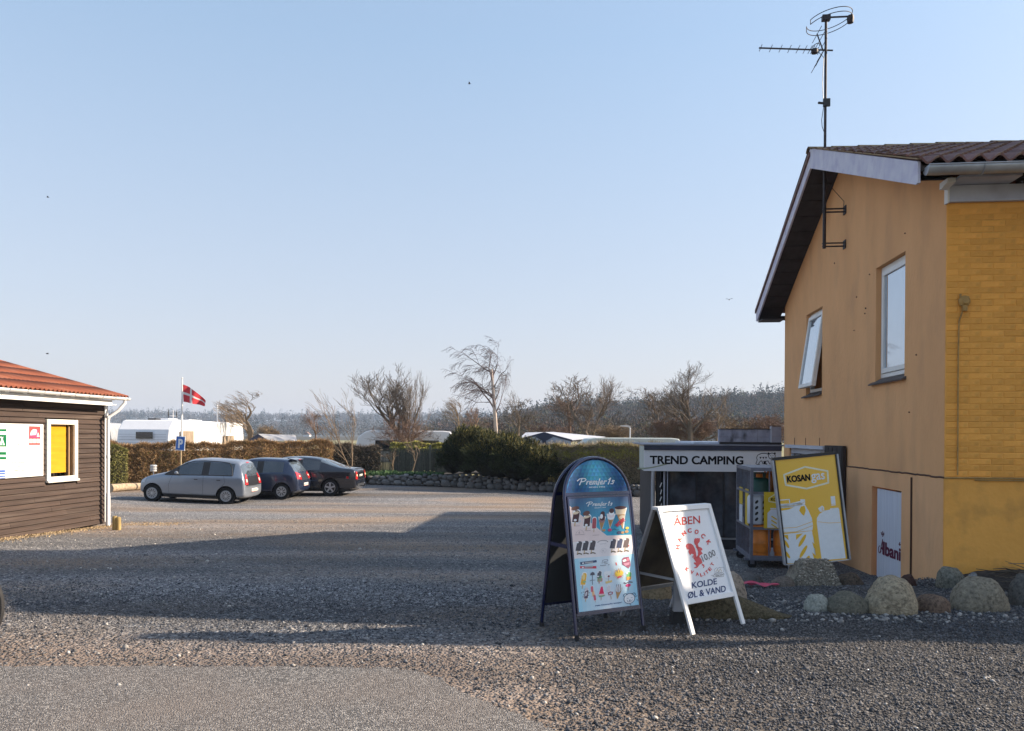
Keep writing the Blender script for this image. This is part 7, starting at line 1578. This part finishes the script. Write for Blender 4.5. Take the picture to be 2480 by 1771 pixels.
# sprawling dark conifer
def juniper(name, label, blobs, n, m, m2, seed):
    g_ = np.random.default_rng(seed); c0 = blobs[0]; t_ = thing(name, label, 'conifer shrub', (c0[0], c0[1], gz(c0[0], c0[1]))); o3 = np.array(t_.location); Xs = []; Ds = []
    tot = sum(b[3]*b[4]*b[5] for b in blobs)
    for (x, y, z, rx, ry, rz2) in blobs:
        k = int(n*rx*ry*rz2/tot); d = g_.normal(0, 1, (k, 3)); d /= np.linalg.norm(d, axis=1)[:, None]; d[:, 2] = np.where(d[:, 2] < -.3, -d[:, 2], d[:, 2])
        a = np.arctan2(d[:, 1], d[:, 0]); lump = 1+.15*np.sin(a*5+z*3)+.15*np.sin(d[:, 2]*9+a*3)+.13*np.sin(a*13+d[:, 2]*7)+.06*np.sin(a*29+d[:, 2]*17)
        r_ = lump*(1-np.abs(g_.normal(0, .13, k))); Xs.append(np.array([x, y, z])+d*r_[:, None]*np.array([rx, ry, rz2])); Ds.append(d)
    P = np.concatenate(Xs); D = np.concatenate(Ds); D[:, 2] += .5; D[:, 0] += .2; P -= o3
    # sprays: each point grows a tuft of needles
    rep = 5; P2 = np.repeat(P, rep, 0)+g_.normal(0, .035, (len(P)*rep, 3)); D2 = np.repeat(D, rep, 0)
    o = blades('needles', P2[:, 0], P2[:, 1], P2[:, 2], .15, .028, m, seed, parent=t_, D=D2*1.6)
    top = (D[:, 2] > .9); Pt = np.repeat(P[top], 3, 0)+g_.normal(0, .04, (top.sum()*3, 3)); blades('sunlit_shoots', Pt[:, 0], Pt[:, 1], Pt[:, 2]+.03, .13, .024, m2, seed+1, parent=t_, D=np.repeat(D[top], 3, 0)*1.8)  # shoots on the tops, yellowed to paint in golden sunlight
    mb = MB()
    for (x, y, z, rx, ry, rz2) in blobs:
        bm = bmesh.new(); bmesh.ops.create_icosphere(bm, subdivisions=2, radius=1); V = [Vector((x+v.co.x*rx*.78, y+v.co.y*ry*.78, z+v.co.z*rz2*.78))-Vector(t_.location) for v in bm.verts]; mb.add(V, [tuple(q.index for q in f.verts) for f in bm.faces]); bm.free()
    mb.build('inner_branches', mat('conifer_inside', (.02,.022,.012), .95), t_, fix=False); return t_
JN = mat('juniper_needle', (.040,.048,.018), .75, island=.6, spec=.2, col2=(.020,.028,.012), scale=1.5); JS = mat('juniper_sunlit_shoot', (.20,.17,.04), .75, island=.4)
def jb(u, vt, vb, w_, Y, dy=1.0):
    a = at(u, (vt+vb)/2, Y); return (a.x, Y, a.z, w_/F*Y, dy, (vb-vt)/2/F*Y)
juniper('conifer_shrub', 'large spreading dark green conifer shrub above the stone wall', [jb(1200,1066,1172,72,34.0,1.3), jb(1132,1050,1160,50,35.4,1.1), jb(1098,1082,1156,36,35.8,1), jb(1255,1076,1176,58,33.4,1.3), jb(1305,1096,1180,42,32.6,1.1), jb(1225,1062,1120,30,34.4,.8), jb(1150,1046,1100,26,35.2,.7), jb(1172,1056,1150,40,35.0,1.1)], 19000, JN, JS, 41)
# weeds and daffodils on top of the wall
g_ = np.random.default_rng(50); n = 9000; uu = g_.uniform(880, 1075, n); X = []; Y = []; Z = []
for u in uu:
    q = wallpt(max(u, 898)); yy = q[1]+g_.uniform(.12, 1.6); X.append(at(u, 1150, yy).x); Y.append(yy); Z.append(q[2]+q[3]*.9+g_.uniform(-.04, .14)*(1.3 if u < 960 else .7))
blades('ground_cover', np.array(X), np.array(Y), np.array(Z), .07, .03, mat('ground_cover_leaf', (.06,.14,.04), .7, island=.5), 51, up=.8)
DAF = mat('daffodil_yellow', (.75,.65,.20), .6); g = random.Random(8)
for i, (u, v) in enumerate(((1028,1138),(1033,1141),(1042,1138),(1052,1140),(1333,1147),(1341,1152),(1329,1156),(1338,1144))):
    p = at(u, v+3, 36.2 if u < 1200 else 31.9); t_ = MB().lathe([(.0,0),(.035,.01),(.03,.03),(.012,.025)], 7, (0,0,0)).tube([(0,0,0),(.01,0,-.22)], .006, 4).build('daffodil', DAF, loc=p)
    tag(t_, ('leftmost pale daffodil','second pale daffodil from the left','third pale daffodil from the left','rightmost pale daffodil','yellow daffodil of middle height','rightmost yellow daffodil','lowest and leftmost yellow daffodil','highest yellow daffodil')[i]+(' in the weeds before the picket fence' if u < 1200 else ' at the right end of the conifer bed'), 'flower', 'daffodils by the conifer')
# ---- bare trees
BRK = mat('grey_bark', (.19,.155,.125), .95, col2=(.085,.07,.06), scale=4, spec=.1); BRK2 = mat('tan_bark', (.26,.20,.14), .95, col2=(.16,.12,.085), scale=4, spec=.1); BIR = mat('birch_bark', (.55,.46,.40), .8, col2=(.30,.24,.21), scale=3); RDB = mat('reddish_twig', (.21,.135,.10), .95, var=.2); TWB = mat('brown_twig', (.17,.125,.095), .95, var=.2); PRP = mat('birch_twig', (.12,.085,.085), .95, var=.2)
def bare_tree(label, u, vb, vt, Y, crown_w, seed, stems=1, m=BRK, mt=None, wind=(0,0,0), levels=4, nb=(7,5,5,4), fork=.3, spread=.9, up=.35, r0=None, droop=0, group='bare trees beyond the hedge', cat='tree', name='bare_tree', base_y=None, lean=0, twig=.010, ratio=.52, cl=None):
    g = random.Random(seed); a = at(u, vb, Y); H_ = at(u, vt, Y).z-a.z; t_ = thing(name, label, cat, a, 0, group); cw = crown_w/F*Y
    r0 = r0 or H_*.026; trunk = MB(); crown = MB(); W_ = Vector(wind); segs = []
    def grow(p, d, L_, r_, lev, mb):
        ns = 5 if lev == 0 else (4 if lev < 3 else 3); pts = [p.copy()]; dirs = []; rad = [r_]
        for i in range(ns):
            j = Vector((g.gauss(0, 1), g.gauss(0, 1), g.gauss(0, 1)))*(.10 if lev == 0 else .20); d = (d+j+Vector((0,0,up*.3 if lev else .15))-Vector((0,0,droop*lev*.35))+W_*(.10+.10*lev)).normalized()
            p = p+d*(L_/ns); pts.append(p.copy()); dirs.append(d.copy()); rad.append(max(twig*.42, r_*(1-(.6 if lev < levels else .8)*(i+1)/ns)))
        mb.tube(pts, rad, 7 if lev == 0 else (5 if lev == 1 else 3), cap=False)
        if lev >= levels: return
        n = nb[lev]; 
        for k in range(n):
            f = fork+(1-fork)*(k+g.random()*.8)/n if lev == 0 else .22+.78*(k+g.random())/n
            f = min(f, .999); i = min(ns-1, int(f*ns)); q = pts[i].lerp(pts[i+1], f*ns-i); dd = dirs[i]
            ax_ = dd.cross(Vector((g.gauss(0,1), g.gauss(0,1), g.gauss(0,1)))).normalized(); an_ = spread*g.uniform(.55,1.15)*(1-.3*f); nd = (Matrix.Rotation(an_, 3, ax_)@dd).normalized()
            nl = L_*(ratio+.2*(1-f))*g.uniform(.7,1.2)*(1 if lev else .95); nr = max(twig*.45, (r_*(1-.55*f))*(.50 if lev < 2 else .45)); grow(q, nd, nl, nr, lev+1, crown)
    for s_ in range(stems):
        th = 2*math.pi*s_/max(1, stems)+g.uniform(-.3,.3); sp_ = .0 if stems == 1 else .55; d = Vector((math.sin(th)*sp_+lean, math.cos(th)*sp_, 1)).normalized(); grow(Vector((math.sin(th)*.05*(stems > 1), math.cos(th)*.05*(stems > 1), -.1)), d, H_*(.66 if stems == 1 else .60), r0*(1 if stems == 1 else .7), 0, trunk)
    # scale the whole tree into its measured height and width
    allv = trunk.v+crown.v; zm_ = sorted(p[2] for p in allv)[int(len(allv)*.998)]; xs_ = sorted(p[0] for p in allv); x0, x1_ = xs_[int(len(xs_)*.004)], xs_[int(len(xs_)*.996)]
    kz = H_/zm_; cl0, cl1 = (cl if cl else (-cw/2, cw/2)); cl0, cl1 = (cl0/F*Y, cl1/F*Y) if cl else (cl0, cl1)
    def fx(p):
        z = p[2]*kz; x = p[0]; s_ = (cl1/x1_ if x > 0 else cl0/x0); k = min(1, max(0, z/(H_*.25))); s_ = 1+(s_-1)*k; return (x*s_, p[1]*(cw/(x1_-x0)), z)
    trunk.v = [fx(p) for p in trunk.v]; crown.v = [fx(p) for p in crown.v]
    trunk.build('trunk', m, t_, smooth=True, fix=False); crown.build('crown', mt or m, t_, fix=False); return t_
bare_tree('windswept bare tree right of the white caravan, leaning left', 604, 1075, 948, 44, 75, 1, m=BRK2, wind=(-.9,0,.3), levels=4, nb=(9,6,5,4), cl=(-62,18), fork=.25)
bare_tree('small bare bushy tree behind the white caravan roof', 548, 1070, 970, 46, 60, 2, m=BRK2, wind=(-.4,0,.3), levels=4, nb=(7,5,5,3), cl=(-36,24))
bare_tree('small reddish bare tree alone in the field', 766, 1065, 982, 62, 60, 3, m=RDB, wind=(-.35,0,.3), levels=4, nb=(9,6,5,3), cl=(-42,24), fork=.15)
bare_tree('slender pale sapling with two thin stems before the dark hedge', 851, 1140, 944, 36.3, 110, 4, stems=2, m=BRK2, levels=3, nb=(7,4,4,3), cl=(-88,12), spread=.6, fork=.2, up=.5, r0=.045, twig=.012, wind=(-.35,0,.2))
bare_tree('big multi stemmed bare tree with a dense fan of upright branches', 985, 1085, 888, 43, 190, 5, stems=5, m=BRK, levels=4, nb=(7,5,4,4), cl=(-130,60), spread=.62, up=.55, fork=.2, r0=.14, twig=.012)
bare_tree('brown twiggy thicket growing low in front of the big multi stemmed tree', 975, 1095, 1005, 41.5, 130, 6, stems=6, m=RDB, levels=4, nb=(6,5,4,3), cl=(-75,70), spread=.8, up=.2, fork=.1, r0=.04, twig=.009, cat='shrub', name='bare_shrub', group='twiggy shrubs')
bare_tree('small yellowish windswept tree left of the tall birch', 1112, 1072, 962, 62, 60, 7, m=BRK2, wind=(-.8,0,.3), levels=4, nb=(9,6,5,4), cl=(-52,12))
bare_tree('tall leaning birch with a pale trunk and drooping branches blown left', 1203, 1075, 816, 48, 150, 8, m=BIR, mt=PRP, wind=(-.42,0,.05), levels=4, nb=(11,6,5,4), cl=(-122,34), fork=.34, droop=.35, r0=.14, spread=.85, lean=-.05, ratio=.46, twig=.014)
bare_tree('bare low tree just right of the birch trunk', 1256, 1072, 950, 56, 100, 9, m=BRK, levels=4, nb=(9,6,5,4), cl=(-42,58), fork=.2, twig=.013)
bare_tree('reddish low tree behind the conifer, left of the birch trunk', 1150, 1066, 985, 60, 70, 10, m=RDB, levels=4, nb=(8,5,5,4), cl=(-30,34), fork=.2, group='bare trees beyond the hedge')
bare_tree('wide bare tree with a reddish crown above the awning', 1430, 1072, 912, 52, 170, 11, stems=2, m=BRK, mt=TWB, levels=4, nb=(8,6,5,4), cl=(-108,62), fork=.2, r0=.15, twig=.014, spread=.85, up=.4)
bare_tree('bare tree with a thin trunk left of the wide reddish tree', 1382, 1068, 950, 60, 90, 12, m=RDB, levels=4, nb=(8,6,5,4), cl=(-62,40), fork=.3, twig=.014)
bare_tree('spreading bare tree whose trunk stands above the caravan end', 1596, 1074, 930, 50, 140, 13, m=BRK, mt=TWB, levels=4, nb=(10,7,5,4), cl=(-80,60), fork=.2, twig=.013, spread=.95)
bare_tree('largest bare tree with a rounded crown left of the house', 1672, 1080, 878, 46, 200, 14, m=BRK, levels=4, nb=(11,7,6,4), cl=(-84,110), fork=.2, r0=.17, spread=.80, up=.45, twig=.013)
bare_tree('thin pale tree stem between the largest tree and the house', 1735, 1072, 960, 44, 90, 15, m=BRK2, levels=3, nb=(8,5,4,3), cl=(-40,50), fork=.3)
bare_tree('bare branches showing beside the house gable', 1935, 1075, 905, 40, 100, 16, m=BRK2, levels=4, nb=(10,6,4,3), cl=(-58,50), fork=.3, twig=.010)
bare_tree('forked sapling growing in front of the picket fence', 996, 1156, 1058, 37.2, 60, 17, m=BRK2, levels=3, nb=(6,4,3,3), cl=(-36,34), fork=.55, r0=.045, twig=.010, group='saplings before the fence')
bare_tree('thin bent sapling left of the forked one before the fence', 952, 1150, 1078, 37.6, 40, 18, m=BRK2, levels=3, nb=(5,3,3,3), cl=(-30,16), fork=.5, r0=.03, twig=.009, group='saplings before the fence')
for i, (u, w_, vt, s_, mm, lb) in enumerate(((1610,100,1010,21,RDB,'low reddish thicket behind the kiosk, left part'),(1690,110,1004,22,RDB,'low reddish thicket behind the kiosk below the largest tree'),(1780,100,1012,23,BRK2,'tan thicket behind the grey roof box'),(1850,100,1002,24,RDB,'reddish thicket next to the house corner'),(640,80,1030,25,BRK2,'low tan thicket beside the windswept tree'),(1330,110,1025,26,RDB,'low reddish thicket above the awning tent'),(1480,110,1028,27,BRK2,'low tan thicket above the grey green caravan'))):
    bare_tree(lb, u, 1082, vt, 47 if u > 1500 else 60, w_, s_, stems=5, m=mm, levels=4, nb=(7,6,5,4), spread=.85, up=.25, fork=.08, r0=.05, twig=.011, cat='shrub', name='bare_shrub', group='twiggy shrubs')
# ================================================================== FAR LAND
rw = np.random.default_rng(77)
HILLM = mat("hill_floor", (.05,.044,.03), .95, col2=(.035,.035,.022), scale=.02)
def ridge(name, ufn, Y0, depth, us, label=None):
    """hill whose crest is seen at picture height ufn(u) from the road; built as a real slope"""
    V = []; nr = 8
    for j in range(nr+1):
        t = j/nr; Y = Y0+depth*t
        for u in us: X = (u-1240)/F*(Y0+depth); hh = ufn(u)/F*(Y0+depth); V.append((X, Y, -.4+(hh)*(1-(1-t)**1.7)))
    nx = len(us); Fa = np.array([(j*nx+i, j*nx+i+1, (j+1)*nx+i+1, (j+1)*nx+i) for j in range(nr) for i in range(nx-1)])
    # far side falls away again
    V2 = [(p[0], p[1]+depth*.5, -2) for p in V[-nx:]]; V += V2; Fa = np.r_[Fa, np.array([(nr*nx+i, nr*nx+i+1, (nr+1)*nx+i+1, (nr+1)*nx+i) for i in range(nx-1)])]
    o = npmesh(name, np.array(V), Fa, HILLM); o['kind'] = 'structure'
    def zf(X, Y):
        t = np.clip((Y-Y0)/depth, 0, 1); u = 1240+X*F/(Y0+depth); hh = np.array([ufn(q) for q in u])/F*(Y0+depth); return -.4+hh*(1-(1-t)**1.7)
    return zf
def wood(name, zf, Y0, depth, us, n, hgt, mats, conif, seed, dense=46, wq=.6):
    g = np.random.default_rng(seed); ctype = g.random(n)
    u = g.uniform(us[0], us[-1], n); t = g.random(n)**.8; Y = Y0+depth*t; X = (u-1240)/F*(Y0+depth); Z = zf(X, Y)
    for ci, (m, lo, hi, cone) in enumerate(mats):
        k = (ctype >= lo) & (ctype < hi); x, y, z = X[k], Y[k], Z[k]; N_ = len(x)
        if not N_: continue
        H_ = hgt*g.uniform(.65, 1.25, N_)*(1.5 if cone else 1); q = dense if not cone else int(dense*.8)
        if cone:
            tt = g.random((N_, q))**1.25; rr = (1-tt)**.9*H_[:, None]*.24*g.uniform(.4, 1.1, (N_, q)); aa = g.uniform(0, 6.28, (N_, q)); px = x[:, None]+rr*np.cos(aa); py = y[:, None]+rr*np.sin(aa); pz = z[:, None]+H_[:, None]*(.12+.88*tt)
            D = np.stack([np.cos(aa), np.sin(aa), -.35+0*aa], 2).reshape(-1, 3)*2.2
        else:
            d = g.normal(0, 1, (N_, q, 3)); d /= np.linalg.norm(d, axis=2)[:, :, None]; r_ = g.uniform(.45, 1.05, (N_, q)); px = x[:, None]+d[:, :, 0]*r_*H_[:, None]*.38; py = y[:, None]+d[:, :, 1]*r_*H_[:, None]*.38; pz = z[:, None]+H_[:, None]*(.60+.40*d[:, :, 2]*r_)
            D = (d+np.array([0, 0, .6])).reshape(-1, 3)*1.5
        wd = hgt*(.085 if cone else .06)*wq; blades(name, px.ravel(), py.ravel(), pz.ravel(), hgt*(.17 if cone else .20)*wq, wd, m, seed+ci, kind='stuff', D=D)
FD = mat('far_conifer', (.020,.028,.018), .95, island=.3, spec=0); FB = mat('far_bare_wood', (.085,.066,.05), .95, island=.3, spec=0); FG = mat('far_budding_wood', (.115,.11,.05), .95, island=.3, spec=0); FR2 = mat('far_red_wood', (.11,.07,.052), .95, island=.3, spec=0)
def far1(u): return 38+4*math.sin(u*.006)+2*math.sin(u*.03)+(3 if u > 700 else 0)-max(0, (u-1300))*.03
zf = ridge('far_hill', far1, 950, 500, list(range(-400, 1701, 60)))
wood('far_wood', zf, 950, 500, (-400, 1700), 3600, 12, [(FD, 0, .30, True), (FB, .30, 1, False)], .3, 5, dense=44, wq=.95)
def far2(u): return max(2, 2+(62*sm(1080, 1420, u)+26*sm(1500, 1900, u)))+2*math.sin(u*.02)
zf = ridge('near_hill', far2, 330, 160, list(range(1050, 2701, 30)))
wood('near_wood', zf, 330, 160, (1080, 2500), 2900, 7.5, [(FD, 0, .26, True), (FB, .26, .66, False), (FG, .66, .80, False), (FR2, .80, 1, False)], .3, 15, dense=76, wq=.75)
def far3(u): return 8
zf3 = ridge('field_rise', lambda u: 3+2*sm(500, 1200, u), 300, 300, list(range(-600, 1500, 100)))
wood('field_trees', zf3, 560, 60, (600, 1250), 260, 9, [(FD, 0, .6, True), (FB, .6, 1, False)], .5, 25, dense=60)
wood('shelter_belt', lambda X, Y: X*0-.4, 150, 30, (1150, 2400), 260, 5.5, [(FB, 0, .5, False), (FR2, .5, .8, False), (FG, .8, 1, False)], 0, 26, dense=150, wq=.5)
# low brown hedge line in the field
g_ = np.random.default_rng(61); n = 9000; X = g_.uniform(-24, -14.5, n); blades('field_hedge', X, 52+g_.uniform(-.6,.6,n), -.35+g_.random(n)*1.15, .25, .03, mat('field_twig', (.22,.13,.09), .95, island=.4), 62, up=.4)
# small white buildings far off by the wood
for i, (u, v, w_) in enumerate(((735,1046,14),(648,1050,10),(905,1047,12))):
    p = at(u, 1052, 540); t_ = thing('farmhouse', ['small white farmhouse far off below the left wood','tiny pale farmhouse at the far left of the field','tiny white farmhouse behind the multi stemmed tree'][i], 'house', (p.x, 540, -.4), 0, 'far farmhouses'); W_ = w_/F*540
    MB().box(0,W_,0,5,0,2.4).build('wall', WHITE, t_); MB().prism([(-.3,2.4),(W_/2,4.4),(W_+.3,2.4)], 'y', -.3, 5.3).build('roof', flat((.18,.12,.10), .8), t_)
# birds
for i, (u, v, Y, lb) in enumerate(((1137,203,60,'small bird high in the middle of the sky'),(116,478,70,'small bird at the far left of the sky'),(115,857,60,'small bird low above the cabin roof'),(1766,726,50,'small bird near the house gable'))):
    p = at(u, v, Y); mb = MB(); mb.lathe([(0,-.12),(.035,-.05),(.04,.03),(0,.13)], 6, (0,0,0), Matrix.Rotation(math.pi/2,4,'Y')); b_ = thing('bird', lb, 'bird', p, .4*i, 'birds in flight'); mb.build('body', BLACK, b_)
    for s_ in (-1, 1): m2 = MB(); m2.add([(-.05,0,.02),(.05,0,.02),(.02,s_*.16,.08),(-.06,s_*.24,.04)], [(0,1,2,3)]); m2.build('wing', BLACK, b_, fix=False)
# ================================================================== haze
hz = MB().box(-3900, 3900, -350, 4600, -3.2, 60).build('haze', None); hz['kind'] = 'stuff'
hm = bpy.data.materials.new('haze_air'); hm.use_nodes = True; nt = hm.node_tree; nt.nodes.clear(); ou = nt.nodes.new('ShaderNodeOutputMaterial'); pv = nt.nodes.new('ShaderNodeVolumePrincipled')
pv.inputs['Color'].default_value = (.60,.76,1,1); pv.inputs['Density'].default_value = .00032; pv.inputs['Anisotropy'].default_value = .1; nt.links.new(pv.outputs[0], ou.inputs['Volume']); hz.data.materials.append(hm)
S.cycles.volume_bounces = 0; S.cycles.max_bounces = 6; S.cycles.transparent_max_bounces = 8; S.cycles.use_denoising = True
